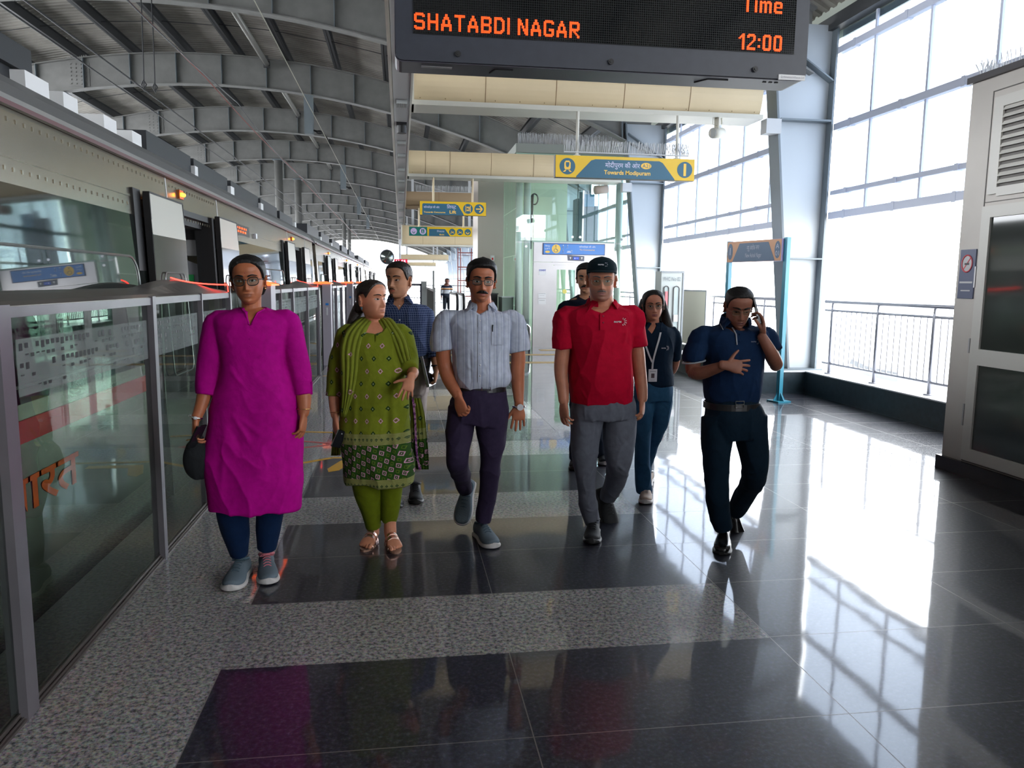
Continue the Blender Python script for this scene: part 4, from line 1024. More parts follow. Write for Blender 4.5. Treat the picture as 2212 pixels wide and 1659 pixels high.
for (xa, xb) in ((3.65, 4.24), (4.245, 4.84)):
    d_ = part(MB().box(xa, xb, LY + .02, LY + .05, 1.88, 1.99).box(xa, xb, LY + .02, LY + .05, 0.0, 0.16).box(xa, xa + .07, LY + .02, LY + .05, .16, 1.88).box(xb - .07, xb, LY + .02, LY + .05, .16, 1.88), 'lift_door', M_ls, t)
    local(MB().box(xa + .07, xb - .07, LY + .03, LY + .04, .16, 1.88), t).make('door_glass', glass('lift_door_glass', (0.70, 0.80, 0.74), 0.06, 1.4), d_)
part(MB().disc((3.92, LY + .018, 1.36), (.055, 0, 0), (0, 0, .055), 20, .003), 'yellow_sticker', mat('pale_yellow_sticker', (0.70, 0.62, 0.15), 0.5), t)
part(MB().box(3.27, 3.44, LY - .056, LY - .051, 1.74, 1.90).box(3.26, 3.45, LY - .056, LY - .051, 1.20, 1.32).box(3.26, 3.45, LY - .056, LY - .051, 1.05, 1.18), 'paper_notice', M_white, t)
b = MB(); letters(b, 'CDEST', (3.355, LY - .058, 1.86), X_, Z_, .05, width=.17, bold=.04, lift=0); part(b, 'notice_heading', mat('notice_blue_print', (0.03, 0.05, 0.35), 0.5), t)
b = MB(); b.box(3.27, 3.44, LY - .058, LY - .057, 1.30, 1.305).box(3.28, 3.42, LY - .058, LY - .057, 1.14, 1.147).box(3.29, 3.41, LY - .058, LY - .057, 1.26, 1.263); part(b, 'notice_lines', M_edge, t)
# indicator
part(MB().prism([(3.97, LY - .06, 2.10), (4.37, LY - .06, 2.085), (4.375, LY - .06, 2.21), (3.955, LY - .06, 2.225)], (0, .02, 0)), 'indicator_panel', mat('indicator_grey', (0.10, 0.10, 0.13), 0.4), t)
part(MB().box(4.10, 4.24, LY - .065, LY - .061, 2.12, 2.185), 'indicator_screen', mat('indicator_blue', (0.01, 0.06, 0.45), 0.4, emit=.4), t)
b = MB()
for x in (4.03, 4.31): b.prism([(x - .02, LY - .065, 2.18), (x + .02, LY - .065, 2.18), (x, LY - .065, 2.125)], (0, .003, 0))
b.box(4.13, 4.15, LY - .067, LY - .066, 2.14, 2.165).box(4.17, 4.22, LY - .067, LY - .066, 2.155, 2.16); part(b, 'indicator_arrow', M_white, t)
# blue lift sign
x0, x1, z0, z1 = at(1173, 535, LY).x, at(1304, 535, LY).x, 2.245, 2.485; W_, H_ = x1 - x0, z1 - z0
sg = part(MB().box(x0 - .015, x1 + .015, LY - .075, LY - .052, z0 - .015, z1 + .015), 'lift_sign_frame', mat('navy_frame', (0.01, 0.02, 0.10), 0.4), t)
def sp_(mb, nm, m): return local(mb, t).make(nm, m, sg)
sp_(MB().box(x0, x1, LY - .08, LY - .075, z0, z1), 'lift_sign_face', mat('lift_sign_blue', (0.075, 0.23, 0.60), 0.4))
b = MB().disc((x0 + .205 * W_, LY - .078, z0 + .52 * H_), (.44 * H_, 0, 0), (0, 0, .44 * H_), 28, .004); b.prism([(x0 + .065 * W_ + .04 * W_ * math.cos(k * pi / 8), LY - .081, z0 + .22 * H_ + .11 * H_ * math.sin(k * pi / 8)) for k in range(16)], (0, .001, 0)); letters(b, 'To Concourse', (x0 + .715 * W_, LY - .0815, z0 + .46 * H_), X_, Z_, .2 * H_, width=.25 * W_, bold=.012, lift=0)
sp_(b, 'lift_sign_yellow_marks', mat('sign_soft_yellow', (0.80, 0.52, 0.10), 0.5))
b = MB(); letters(b, 'िलफ्ट', (x0 + .065 * W_, LY - .0815, z0 + .78 * H_), X_, Z_, .2 * H_, width=.085 * W_, lift=0); letters(b, 'LIFT', (x0 + .065 * W_, LY - .0815, z0 + .52 * H_), X_, Z_, .2 * H_, width=.08 * W_, lift=0)
letters(b, 'कॉनकोर्स की ओर', (x0 + .715 * W_, LY - .0815, z0 + .74 * H_), X_, Z_, .2 * H_, width=.27 * W_, lift=0)
for (u, v_) in ((.32, .74), (.39, .74), (.32, .26)):
    b.ball((x0 + u * W_, LY - .082, z0 + (v_ + .14) * H_), .05 * H_, 8, 5).bar((x0 + u * W_, LY - .082, z0 + (v_ + .08) * H_), (x0 + u * W_, LY - .082, z0 + (v_ - .04) * H_), .002, .1 * H_, up=(0, 1, 0)).bar((x0 + u * W_, LY - .082, z0 + (v_ - .04) * H_), (x0 + (u + .012) * W_, LY - .082, z0 + (v_ - .16) * H_), .002, .05 * H_, up=(0, 1, 0)).bar((x0 + u * W_, LY - .082, z0 + (v_ - .04) * H_), (x0 + (u - .012) * W_, LY - .082, z0 + (v_ - .16) * H_), .002, .05 * H_, up=(0, 1, 0))
b.bar((x0 + .38 * W_, LY - .082, z0 + .2 * H_), (x0 + .45 * W_, LY - .082, z0 + .2 * H_), .002, .06 * H_).bar((x0 + .46 * W_, LY - .082, z0 + .3 * H_), (x0 + .47 * W_, LY - .082, z0 + .12 * H_), .002, .06 * H_, up=(0, 1, 0)).ball((x0 + .46 * W_, LY - .082, z0 + .36 * H_), .05 * H_, 8, 5).bar((x0 + .39 * W_, LY - .082, z0 + .3 * H_), (x0 + .44 * W_, LY - .082, z0 + .3 * H_), .002, .05 * H_)
sp_(b, 'lift_sign_white_marks', M_white)
b = MB(); cx_, cz_ = x0 + .2 * W_, z0 + .5 * H_
b.ball((cx_, LY - .084, cz_ + .3 * H_), .05 * H_, 8, 5).bar((cx_, LY - .084, cz_ + .22 * H_), (cx_, LY - .084, cz_ - .04 * H_), .002, .06 * H_, up=(0, 1, 0)).bar((cx_, LY - .084, cz_ - .04 * H_), (cx_ + .14 * H_, LY - .084, cz_ - .04 * H_), .002, .05 * H_).bar((cx_ + .14 * H_, LY - .084, cz_ - .04 * H_), (cx_ + .22 * H_, LY - .084, cz_ - .22 * H_), .002, .05 * H_).tube([(cx_ - .01 * H_ + .17 * H_ * math.cos(a_), LY - .083, cz_ - .13 * H_ + .17 * H_ * math.sin(a_)) for a_ in [pi * .65 + k * pi * 1.2 / 10 for k in range(11)]], .025 * H_, 5)
sp_(b, 'wheelchair_symbol', M_st)
# glass fixings and things inside
b = MB()
for (x, z) in ((2.96, 2.62), (2.96, 2.42), (4.08, 2.66), (4.27, 2.66), (5.30, 2.62), (5.30, 2.42)): b.disc((x, LY - .002, z), (.03, 0, 0), (0, 0, .03), 14, .01)
part(b, 'glass_fixing', M_chrome, t)
part(MB().box(4.195, 4.215, LY + .02, LY + .05, 2.56, 4.5).box(3.20, 3.25, LY + .9, LY + 1.0, 2.4, 3.7), 'guide_rail', mat('guide_rail_steel', (0.09, 0.13, 0.12), 0.5), t)
part(MB().tube([(3.3 + .09 * math.cos(a_), LY + .9, 3.62 + .13 * math.sin(a_)) for a_ in [k * pi / 8 for k in range(16)]], .018, 6, closed=True).tube([(3.27, LY + .9, 3.75), (3.24, LY + .9, 3.0)], .02, 6), 'pulley', M_edge, t)
part(MB().box(4.35, 4.65, LY + .8, LY + 1.2, 2.55, 3.65).box(4.7, 4.95, LY + 1.0, LY + 1.3, 2.55, 3.5).box(4.4, 4.48, LY + .7, LY + .75, 2.5, 3.8), 'lift_machinery', mat('machinery_blue_grey', (0.12, 0.17, 0.19), 0.5), t)
part(MB().box(4.52, 4.78, LY + .7, LY + .72, 3.45, 3.75), 'blue_tag_sheet', mat('soft_blue_sheet', (0.10, 0.30, 0.50), 0.5), t)
part(MB().tube([(4.55, LY - .25, 3.74), (4.85, LY - .2, 3.78)], .10, 16), 'lift_loudspeaker', mat('pinkish_cream', (0.55, 0.46, 0.40), 0.5), t, True)
# spikes
def spikes(name, label, x0, x1, y, z, n, h=.16, mm=None, root=None):
    b = MB(); rr = random.Random(int(x0 * 10 + n))
    for k in range(n):
        x = x0 + (x1 - x0) * k / (n - 1)
        for s in (-1, 0, 1):
            b.bar((x, y, z), (x + rr.uniform(-.02, .02), y + s * .05, z + h * rr.uniform(.85, 1)), .006, .006)
    b.box(x0, x1, y - .02, y + .02, z - .01, z + .004)
    return tag(part(b, name, mm or M_pale, root), kind='stuff')
spikes('bird_spikes', 'row of thin bird spikes on top of the Modipuram sign', 2.20, 3.95, 10.53, 3.318, 70, root=SIGN1)
spikes('bird_spikes', 'row of pale bird spikes on top of the lift shaft roof', 2.75, 5.4, 18.42, 4.79, 90, .26, root=LIFT)
spikes('bird_spikes', 'row of bird spikes on the brownish fascia beyond the lift sign', 0.5, 2.3, 24.8, 4.36, 50, .2, root=f3)
# beige side wall and a dark low cabinet beside lift
t = thing('service_wall', 'tall beige service wall left of the green glass lift', 'wall block', (2.3, 20.9, 0))
part(MB().box(2.02, 2.70, 20.6, 22.0, 0, 4.5), 'wall_block', M_lb, t)
part(MB().box(2.36, 2.46, 20.56, 20.6, 2.13, 2.27), 'emergency_switch', M_white, t); part(MB().box(2.39, 2.43, 20.54, 20.56, 2.15, 2.21), 'red_button', M_red, t)
t = thing('waste_cabinet', 'low dark steel cabinet beside the beige wall', 'cabinet', (2.3, 19.7, 0))
part(MB().box(2.04, 2.42, 19.5, 20.1, 0, 1.26), 'body', mat('cabinet_black', (0.012, 0.016, 0.018), 0.4), t); part(MB().box(2.02, 2.44, 19.48, 20.12, 1.26, 1.29), 'top', mat('cabinet_top_grey', (0.05, 0.06, 0.06), 0.3), t)
t = thing('waste_cabinet', 'low greenish grey cabinet against the lift glass', 'cabinet', (2.5, 18.9, 0))
part(MB().box(2.42, 2.70, 18.6, 19.3, 0, 1.2), 'body', mat('cabinet_green_grey', (0.16, 0.22, 0.18), 0.35), t); part(MB().box(2.41, 2.71, 18.59, 19.31, 1.2, 1.22), 'top', M_pale, t)
t = thing('guard_hoop', 'bent stainless guard hoop in front of the lift', 'guard rail', (2.8, 17.9, 0))
p0 = at(1092, 728, 17.9); part(MB().tube([(p0.x - .4, 17.9, 0), (p0.x - .4, 17.9, .52), (p0.x - .34, 17.9, .58), (p0.x + .52, 17.9, .58), (p0.x + .57, 17.9, .52), (p0.x + .57, 17.9, 0)], .03, 12), 'hoop', M_chrome, t, True)
# tactile strips
M_tac = mat('tactile_yellow', (0.42, 0.27, 0.10), 0.5, var=0.2, vscale=30)
for (y, lb) in ((16.55, 'narrow ochre tactile strip on the floor before the lift'), (14.9, 'ochre tactile strip crossing the platform nearer the camera')):
    tag(MB().box(-1.2, 4.6, y - .14, y + .14, .0005, .004).make('tactile_strip', M_tac), lb, 'tactile paving', 'tactile strips')
tag(MB().box(3.2, 4.9, 17.55, 17.85, .0005, .004).make('tactile_pad', M_tac), 'ochre tactile pad right in front of the lift doors', 'tactile paving')

# ================================================================ fire hose cabinet
M_fhc = mat('cabinet_pale_grey', (0.36, 0.39, 0.38), 0.4)
t = thing('fire_hose_cabinet', 'tall pale grey fire hose cabinet marked FHC No 02', 'cabinet', (5.1, 14.3, 0))
part(MB().box(4.89, 5.33, 14.2, 14.55, .0, 1.8), 'case', M_fhc, t)
part(MB().box(4.88, 5.34, 14.185, 14.2, 1.77, 1.81).box(5.31, 5.34, 14.185, 14.2, 0, 1.77), 'edge_trim', mat('cabinet_trim', (0.22, 0.24, 0.26), 0.5), t)
def ov(cx_, z0, z1, r, y, w_=0):
    P = []
    for k in range(9): a = pi * k / 8; P.append((cx_ + r * math.cos(a), y, z1 - r + r * math.sin(a)))
    for k in range(9): a = pi + pi * k / 8; P.append((cx_ + r * math.cos(a), y, z0 + r + r * math.sin(a)))
    return P
part(MB().tube(ov(4.99, .35, 1.52, .045, 14.18), .009, 6, closed=True), 'window_frame', M_edge, t); part(MB().tube(ov(5.19, .35, 1.52, .055, 14.18), .009, 6, closed=True), 'window_frame', M_edge, t)
part(MB().prism(ov(5.19, .36, 1.51, .047, 14.19), (0, .004, 0)).prism(ov(4.99, .36, 1.51, .038, 14.19), (0, .004, 0)), 'window_pane', mat('cabinet_window', (0.30, 0.36, 0.36), 0.2), t)
b = MB(); letters(b, 'FHC No 02', (5.10, 14.18, 1.655), X_, Z_, .105, width=.33, lift=0); part(b, 'lettering', mat('cabinet_print', (0.12, 0.14, 0.16), 0.5), t)
part(MB().box(4.965, 5.015, 14.17, 14.18, 1.1, 1.42), 'red_label', mat('faded_red_label', (0.60, 0.16, 0.18), 0.5), t); part(MB().box(5.15, 5.23, 14.17, 14.18, .85, .98), 'paper_label', M_white, t)

# ================================================================ teal framed station sign
p1 = at(1700, 545, 9.65); p2 = at(1576, 552, 10.75); p1.z = p2.z = 0
d = (p2 - p1).normalized(); nrm = Vector((-d.y, d.x, 0)); 
if nrm.y > 0: nrm = -nrm
M_teal = mat('teal_post_paint', (0.03, 0.21, 0.30), 0.35)
t = thing('station_name_sign', 'standing sign on teal posts reading New Ashok Nagar', 'sign', p1)
part(MB().obox(p1 + Vector((0, 0, 1.1)), d * .03, nrm * .03, Z_ * 1.08), 'post', M_teal, t); part(MB().obox(p2 + Vector((0, 0, 1.1)), d * .03, nrm * .03, Z_ * 1.08), 'post', M_teal, t)
for p in (p1, p2):
    b = MB().obox(p + Vector((0, 0, .01)), d * .11, nrm * .11, Z_ * .01)
    for q in (d, nrm, -d, -nrm): b.prism([p + q * .03 + Z_ * .02, p + q * .10 + Z_ * .02, p + q * .03 + Z_ * .13], q.cross(Z_) * .006)
    part(b, 'foot_plate', M_teal, t)
zc = 2.02; hh = .145; L_ = (p2 - p1).length
cen = (p1 + p2) / 2 + Z_ * zc
part(MB().obox(cen + nrm * .02, d * (L_ / 2 - .03), nrm * .045, Z_ * hh), 'sign_case', mat('faded_lilac_edge', (0.30, 0.26, 0.45), 0.4), t)
uu = -d; fc = cen + nrm * .0655
part(MB().obox(fc + nrm * .003, d * (L_ / 2 - .035), nrm * .002, Z_ * (hh - .004)), 'sign_face', mat('faded_orange_face', (0.50, 0.26, 0.14), 0.5), t)
ww = L_ / 2 - .035
# reader sees the board from nrm side: left->right direction
lr = Z_.cross(nrm) * -1.0
lr = nrm.cross(Z_) * -1.0 if (nrm.cross(Z_)).dot(X_) < 0 else nrm.cross(Z_)
def sgp(u, v_): return fc + lr * (u * ww) + Z_ * (v_ * hh)
part(MB().prism([sgp(-.78, -.95) + nrm * .007, sgp(.80, -.95) + nrm * .007, sgp(.55, .78) + nrm * .007, sgp(-.52, .78) + nrm * .007], -nrm * .002), 'blue_panel', mat('faded_slate_blue', (0.065, 0.115, 0.19), 0.5), t)
b = MB()
for u in (-.88, .88): b.prism([sgp(u + .1 * math.cos(k * pi / 12), .02 + .78 * math.sin(k * pi / 12)) + nrm * .007 for k in range(24)], -nrm * .002)
part(b, 'blue_disc', mat('faded_slate_blue', (0, 0, 0)), t)
b = MB(); letters(b, 'न्यू अशोक नगर', sgp(0, .30) + nrm * .009, lr, Z_, .085, width=.46 * ww, lift=0); letters(b, 'New Ashok Nagar', sgp(.02, -.45) + nrm * .009, lr, Z_, .085, width=.60 * ww, lift=0)
letters(b, '1', sgp(-.88, .05) + nrm * .009, lr, Z_, .15, lift=0); letters(b, 'A', sgp(.88, .35) + nrm * .009, lr, Z_, .09, lift=0); letters(b, '01', sgp(.88, -.3) + nrm * .009, lr, Z_, .09, lift=0)
part(b, 'lettering', mat('faded_grey_lettering', (0.42, 0.45, 0.55), 0.5), t)

# ================================================================ beige cabinet room on the right
M_bei = mat('beige_cabinet_paint', (0.60, 0.565, 0.52), 0.5, var=0.05, vscale=2)
M_beis = mat('beige_louvre_paint', (0.66, 0.645, 0.60), 0.4)
M_dkb = mat('dark_plinth_stone', (0.022, 0.024, 0.034), 0.2)
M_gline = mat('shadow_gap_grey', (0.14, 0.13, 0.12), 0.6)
t = thing('equipment_room', 'tall beige equipment cabinet with louvred glass door at the right edge', 'cabinet', (5.4, 3, 0))
KX, KY = 4.62, 5.94
part(MB().box(KX, 6.35, -2.0, KY, .11, 3.19), 'cabinet_wall', M_bei, t)
part(MB().box(KX - .035, 6.4, -2.0, KY + .03, 0, .115), 'plinth', M_dkb, t)
part(MB().box(KX - .03, 6.4, -2.0, KY + .03, 3.19, 3.24), 'roof_edge', M_edge, t)
b = MB()
y = 5.72; 
def fr(b, ya, yb, za, zb, w_=.012, x=KX): return b.box(x - .004, x + .001, ya, ya + w_, za, zb).box(x - .004, x + .001, yb - w_, yb, za, zb).box(x - .004, x + .001, ya, yb, za, za + w_).box(x - .004, x + .001, ya, yb, zb - w_, zb)
fr(b, 4.3, 5.70, .12, 3.08, .008); b.box(KX - .004, KX + .001, 4.3, 5.7, 2.22, 2.226)
part(b, 'frame_gap', M_gline, t)
dr = part(MB().box(KX - .03, KX - .002, 5.585, 5.68, .14, 2.19).box(KX - .03, KX - .002, 4.35, 4.44, .14, 2.19).box(KX - .03, KX - .002, 4.44, 5.585, 2.10, 2.19).box(KX - .03, KX - .002, 4.44, 5.585, .93, 1.06).box(KX - .03, KX - .002, 4.44, 5.585, .14, .24), 'door', M_beis, t)
local(MB().box(KX - .014, KX - .008, 4.44, 5.585, 1.06, 2.10).box(KX - .014, KX - .008, 4.44, 5.585, .24, .93), t).make('door_glass', mat('grey_door_glass', (0.035, 0.040, 0.036), 0.05, spec=0.9), dr)
local(MB().box(KX - .034, KX - .024, 5.685, 5.70, 1.55, 1.72).box(KX - .034, KX - .024, 5.685, 5.70, .42, .60).box(KX - .034, KX - .024, 5.685, 5.70, 1.02, 1.14), t).make('hinge', M_chrome2, dr)
lv = MB().box(KX - .02, KX - .002, 5.56, 5.66, 2.28, 3.02).box(KX - .02, KX - .002, 4.4, 5.56, 2.94, 3.02).box(KX - .02, KX - .002, 4.4, 5.56, 2.26, 2.33).box(KX - .02, KX - .002, 4.35, 4.42, 2.28, 3.02)
part(lv, 'louvre_frame', M_beis, t)
b = MB()
for k in range(11):
    z = 2.355 + k * .055; b.prism([(KX - .025, 4.42, z), (KX - .022, 4.42, z + .006), (KX + .0, 4.42, z + .038), (KX + .0, 4.42, z + .030)], (0, 1.14, 0))
part(b, 'louvre_slats', M_beis, t)
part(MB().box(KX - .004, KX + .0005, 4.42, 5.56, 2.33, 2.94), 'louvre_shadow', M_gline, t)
part(MB().box(KX - .012, KX - .001, 5.725, 5.90, 1.46, 1.86), 'no_smoking_sign', mat('sign_slate', (0.10, 0.12, 0.20), 0.4), t)
b = MB(); c = Vector((KX - .014, 5.815, 1.745)); b.tube([c + Vector((0, .058 * math.cos(k * pi / 14), .068 * math.sin(k * pi / 14))) for k in range(28)], .006, 6, closed=True).bar(c + Vector((0, .04, -.05)), c + Vector((0, -.04, .05)), .004, .008)
part(b, 'prohibition_ring', mat('prohibition_red', (0.65, 0.10, 0.12), 0.5), t)
part(MB().disc(c + Vector((.001, 0, 0)), (0, .056, 0), (0, 0, .066), 24, .001).box(KX - .0135, KX - .0125, 5.74, 5.885, 1.585, 1.60).box(KX - .0135, KX - .0125, 5.76, 5.865, 1.52, 1.53), 'sign_white', M_pale, t)
part(MB().box(KX - .0165, KX - .0155, 5.79, 5.84, 1.735, 1.75), 'cigarette_symbol', M_edge, t)
spikes('bird_spikes', 'row of bird spikes on top of the beige equipment cabinet', 4.66, 6.3, 5.90, 3.245, 40, .12, root=t)
b = MB()
for k in range(60): b.bar((KX + .03, 5.9 - k * .03, 3.24), (KX + .03 + random.uniform(-.03, .03), 5.9 - k * .03, 3.36), .004, .004)
tag(part(b, 'bird_spikes', M_pale, t), kind='stuff')

# ================================================================ far platform: rails, scaffold, escalator
M_far = mat('far_railing_steel', (0.36, 0.37, 0.36), 0.4, metal=0.4)
t = thing('queue_railing', 'grey bar fence beside the stairs in the middle distance', 'railing', (.85, 22, 0))
b = MB()
for k in range(90):
    y = 19.6 + k * .17; b.tube([(.83 + (y - 19.6) * .012, y, .1), (.83 + (y - 19.6) * .012, y, 1.32)], .012, 5)
o = part(b, 'baluster', M_far, t); o['kind'] = 'stuff'
part(MB().box(.80, .85, 19.6, 35, .08, .12).bar((.83, 19.6, 1.34), (1.02, 35, 1.34), .05, .05), 'rail', M_far, t)
part(MB().box(.81, .86, 19.55, 19.62, 0, 1.42).box(1.08, 1.15, 27.0, 27.1, 0, 1.95), 'post', M_far, t)
t = thing('gate_frame', 'thin dark gate frame standing behind the man in the checked shirt', 'gate', (.2, 26, 0))
x0 = at(887, 640, 26).x; x1 = at(911, 640, 26).x
part(MB().box(x1 - .06, x1, 26, 26.06, 0, 1.50).box(x0 - .6, x1, 26, 26.06, 1.44, 1.50).box(x0 - .6, x1, 26, 26.06, 1.02, 1.05), 'frame', mat('gate_dark', (0.05, 0.05, 0.07), 0.5), t)
t = thing('gate_pillar', 'square grey pillar at the head of the stairs', 'pillar', (at(916, 700, 27).x, 27, 0))
p = at(916, 700, 27).x; part(MB().box(p - .1, p + .1, 27, 27.2, 0, 1.55), 'shaft', M_far, t); part(MB().box(p - .11, p + .11, 26.99, 27.21, 1.55, 1.58), 'cap', M_chrome2, t)
t = thing('end_railing', 'long railing crossing the far end of the platform', 'railing', (2, 48, 0))
b = MB().tube([(-.8, 48, 1.35), (5.6, 48, 1.35)], .03, 6).tube([(-.8, 48, 1.0), (5.6, 48, 1.0)], .02, 6).tube([(-.8, 48, .3), (5.6, 48, .3)], .02, 6)
part(b, 'rail', M_far, t)
b = MB()
for k in range(36): b.tube([(-.8 + k * .18, 48, .3), (-.8 + k * .18, 48, 1.35)], .012, 5)
o = part(b, 'baluster', M_far, t); o['kind'] = 'stuff'
t = thing('scaffold_tower', 'tall rust-red scaffold tower at the far right of the platform', 'scaffold', (at(1003, 640, 40).x, 40, 0))
xa, xb = at(989, 600, 40).x, at(1024, 600, 40).x
for x in (xa, xa + .14, xb - .14, xb): part(MB().tube([(x, 40, 0), (x, 40, at(1000, 536, 40).z)], .025, 6), 'upright', mat('rusty_scaffold', (0.26, 0.07, 0.06), 0.7), t)
for py in (546, 577, 606, 640): z = at(1000, py, 40).z; part(MB().tube([(xa, 40, z), (xb, 40, z)], .03, 6).tube([(xa, 40, z - .12), (xb, 40, z - .12)], .012, 6), 'ledger', mat('rusty_scaffold', (0, 0, 0)), t)
t = thing('escalator', 'escalator entry with rounded glass sides beyond the man in the white shirt', 'escalator', (2.3, 29, 0))
for x in (at(987, 650, 29).x, at(1001, 650, 29).x):
    P = [(x, 29 + .35 * math.cos(a_), .78 + .32 * math.sin(a_)) for a_ in [pi * 1.5 - k * pi / 8 for k in range(9)]] + [(x, 33, 1.10)]
    part(MB().tube(P, .05, 8), 'handrail', M_black, t, True); part(MB().prism([(x - .02, q[1], q[2]) for q in P] + [(x - .02, 33, .2), (x - .02, 29, .2)], (.04, 0, 0)), 'balustrade', mat('balustrade_silver', (0.42, 0.46, 0.46), 0.25, metal=.4), t)
part(MB().box(at(987, 650, 29).x, at(1001, 650, 29).x, 28.9, 33, 0.004, .04), 'comb_plate', M_chrome2, t)
# ================================================================ people: tools
def cr(P, sub):
    """Catmull-Rom through rows of P (numpy)"""
    P = np.array(P, float); n = len(P)
    if n < 3 or sub < 2: return P
    out = []
    for i in range(n - 1):
        p0 = P[max(i - 1, 0)]; p1 = P[i]; p2 = P[i + 1]; p3 = P[min(i + 2, n - 1)]
        for k in range(sub):
            t = k / sub
            out.append(0.5 * ((2 * p1) + (-p0 + p2) * t + (2 * p0 - 5 * p1 + 4 * p2 - p3) * t * t + (-p0 + 3 * p1 - 3 * p2 + p3) * t ** 3))
    out.append(P[-1]); return np.array(out)

def limb(mb, pts, side=(1, 0, 0), n=20, sub=4, ex=2.0, cap='round', level=False):
    """pts rows: x,y,z,ru,rv ; elliptical tube through them"""
    Q = cr(pts, sub); side = np.array(side, float); rings = []
    N = len(Q); T = np.zeros((N, 3)); T[1:-1] = Q[2:, :3] - Q[:-2, :3]; T[0] = Q[1, :3] - Q[0, :3]; T[-1] = Q[-1, :3] - Q[-2, :3]
    T /= np.maximum(np.linalg.norm(T, axis=1), 1e-9)[:, None]
    if level: T[:] = (0, 0, -1)
    a = np.arange(n) * 2 * pi / n; c = np.cos(a); s = np.sin(a)
    cu = np.sign(c) * np.abs(c) ** (2 / ex); sv = np.sign(s) * np.abs(s) ** (2 / ex)
    def ring(q, t, k=1.0, off=0.0):
        u = side - t * side.dot(t); L = np.linalg.norm(u)
        u = u / L if L > .05 else np.cross(t, [0, 1, 0]); v = np.cross(t, u)
        ctr = q[:3] + t * off
        return [tuple(ctr + u * q[3] * k * cu[i] + v * q[4] * k * sv[i]) for i in range(n)]
    if cap == 'round':
        r = min(Q[0][3], Q[0][4]); rings += [ring(Q[0], T[0], .35, -r * .9), ring(Q[0], T[0], .8, -r * .6)]
    rings += [ring(Q[i], T[i]) for i in range(N)]
    if cap == 'round':
        r = min(Q[-1][3], Q[-1][4]); rings += [ring(Q[-1], T[-1], .8, r * .6), ring(Q[-1], T[-1], .35, r * .9)]
    return mb.loft(rings)

def arm(mb, Y, pts, **k):
    rows = []
    for p in pts:
        yy = Y + (p[3] if len(p) > 3 else 0); w_ = at(p[0], p[1], yy); r = p[2] * yy / 1665.0
        rows.append((w_.x, w_.y, w_.z, r * (p[4] if len(p) > 4 else 1.0), r))
    return limb(mb, rows, side=(0, 1, .22), **k)

def chain(mb, Y, pts, ratio=1.0, **k):
    """pts rows: px, py, half width px, dy, (depth ratio)"""
    rows = []
    for p in pts:
        yy = Y + (p[3] if len(p) > 3 else 0); w_ = at(p[0], p[1], yy); r = p[2] * yy / 1665.0
        rows.append((w_.x, w_.y, w_.z, r, r * (p[4] if len(p) > 4 else ratio)))
    return limb(mb, rows, **k)

def fuse(mb, voxel):
    me = bpy.data.meshes.new('tmp'); me.from_pydata(mb.v, [], mb.f); me.update()
    o = bpy.data.objects.new('tmp', me); COL.objects.link(o)
    md = o.modifiers.new('r', 'REMESH'); md.mode = 'VOXEL'; md.voxel_size = voxel
    dg = bpy.context.evaluated_depsgraph_get(); dg.update()
    ev = o.evaluated_get(dg); m2 = bpy.data.meshes.new_from_object(ev, depsgraph=dg)
    bpy.data.objects.remove(o); bpy.data.meshes.remove(me)
    m2.polygons.foreach_set('use_smooth', [True] * len(m2.polygons))
    return m2

def getv(me):
    a = np.empty(len(me.vertices) * 3); me.vertices.foreach_get('co', a); return a.reshape(-1, 3)
def setv(me, V): me.vertices.foreach_set('co', V.ravel()); me.update()
def normals(me):
    a = np.empty(len(me.vertices) * 3, np.float32); me.vertex_normals.foreach_get('vector', a); return a.reshape(-1, 3).astype(float)
def smooth(me, it, w_=None, lam=.5):
    V = getv(me); E = np.empty(len(me.edges) * 2, np.int64); me.edges.foreach_get('vertices', E); E = E.reshape(-1, 2)
    n = len(V); deg = np.bincount(E.ravel(), minlength=n).astype(float)
    for _ in range(it):
        S = np.stack([np.bincount(E[:, 0], V[E[:, 1], k], n) + np.bincount(E[:, 1], V[E[:, 0], k], n) for k in range(3)], 1) / np.maximum(deg, 1)[:, None]
        d = (S - V) * lam
        if w_ is not None: d *= w_[:, None]
        V = V + d
    setv(me, V); return V

def nz(V, f, seed=0.0):
    fx, fy, fz = f
    return np.array([noise.noise(Vector((p[0] * fx + seed, p[1] * fy + seed * 1.7, p[2] * fz - seed))) for p in V])

def folds(me, amp=.006, f=(9, 9, 3), seed=1.0, mask=None, ridge=False):
    V = getv(me); N = normals(me); d = nz(V, f, seed)
    if ridge: d = 1 - 2 * np.abs(d) ** .7
    d = d * amp
    if mask is not None: d = d * mask(V)
    setv(me, V + N * d[:, None])

def drape_folds(me, a1=.007, a2=.0035, seed=1.0, mask=None):
    a1 *= 1.5; a2 *= 1.5
    V = getv(me); N = normals(me)
    wx = nz(V, (3, 3, 3), seed + 9) * .10
    U = V + np.stack([wx, wx, wx * .5], 1)
    d = nz(U, (6, 6, 2.2), seed) * a1 + (1 - 2 * np.abs(nz(U, (9, 9, 4.5), seed + 5)) ** .6) * a2
    if mask is not None: d = d * mask(V)
    setv(me, V + N * d[:, None])

def crease(me, a, b, w_, amp, tail=.3):
    """a soft fold line from a to b: raised along it, hollow beside it"""
    V = getv(me); N = normals(me); a = np.array(a); b = np.array(b); ab = b - a; L = np.linalg.norm(ab)
    t = np.clip(((V - a) @ ab) / L ** 2, 0, 1); d = np.linalg.norm(V - (a + t[:, None] * ab), axis=1)
    e = np.sin(np.clip(t, .02, .98) * pi) ** tail
    setv(me, V + N * (amp * e * np.exp(-(d / w_) ** 2))[:, None])

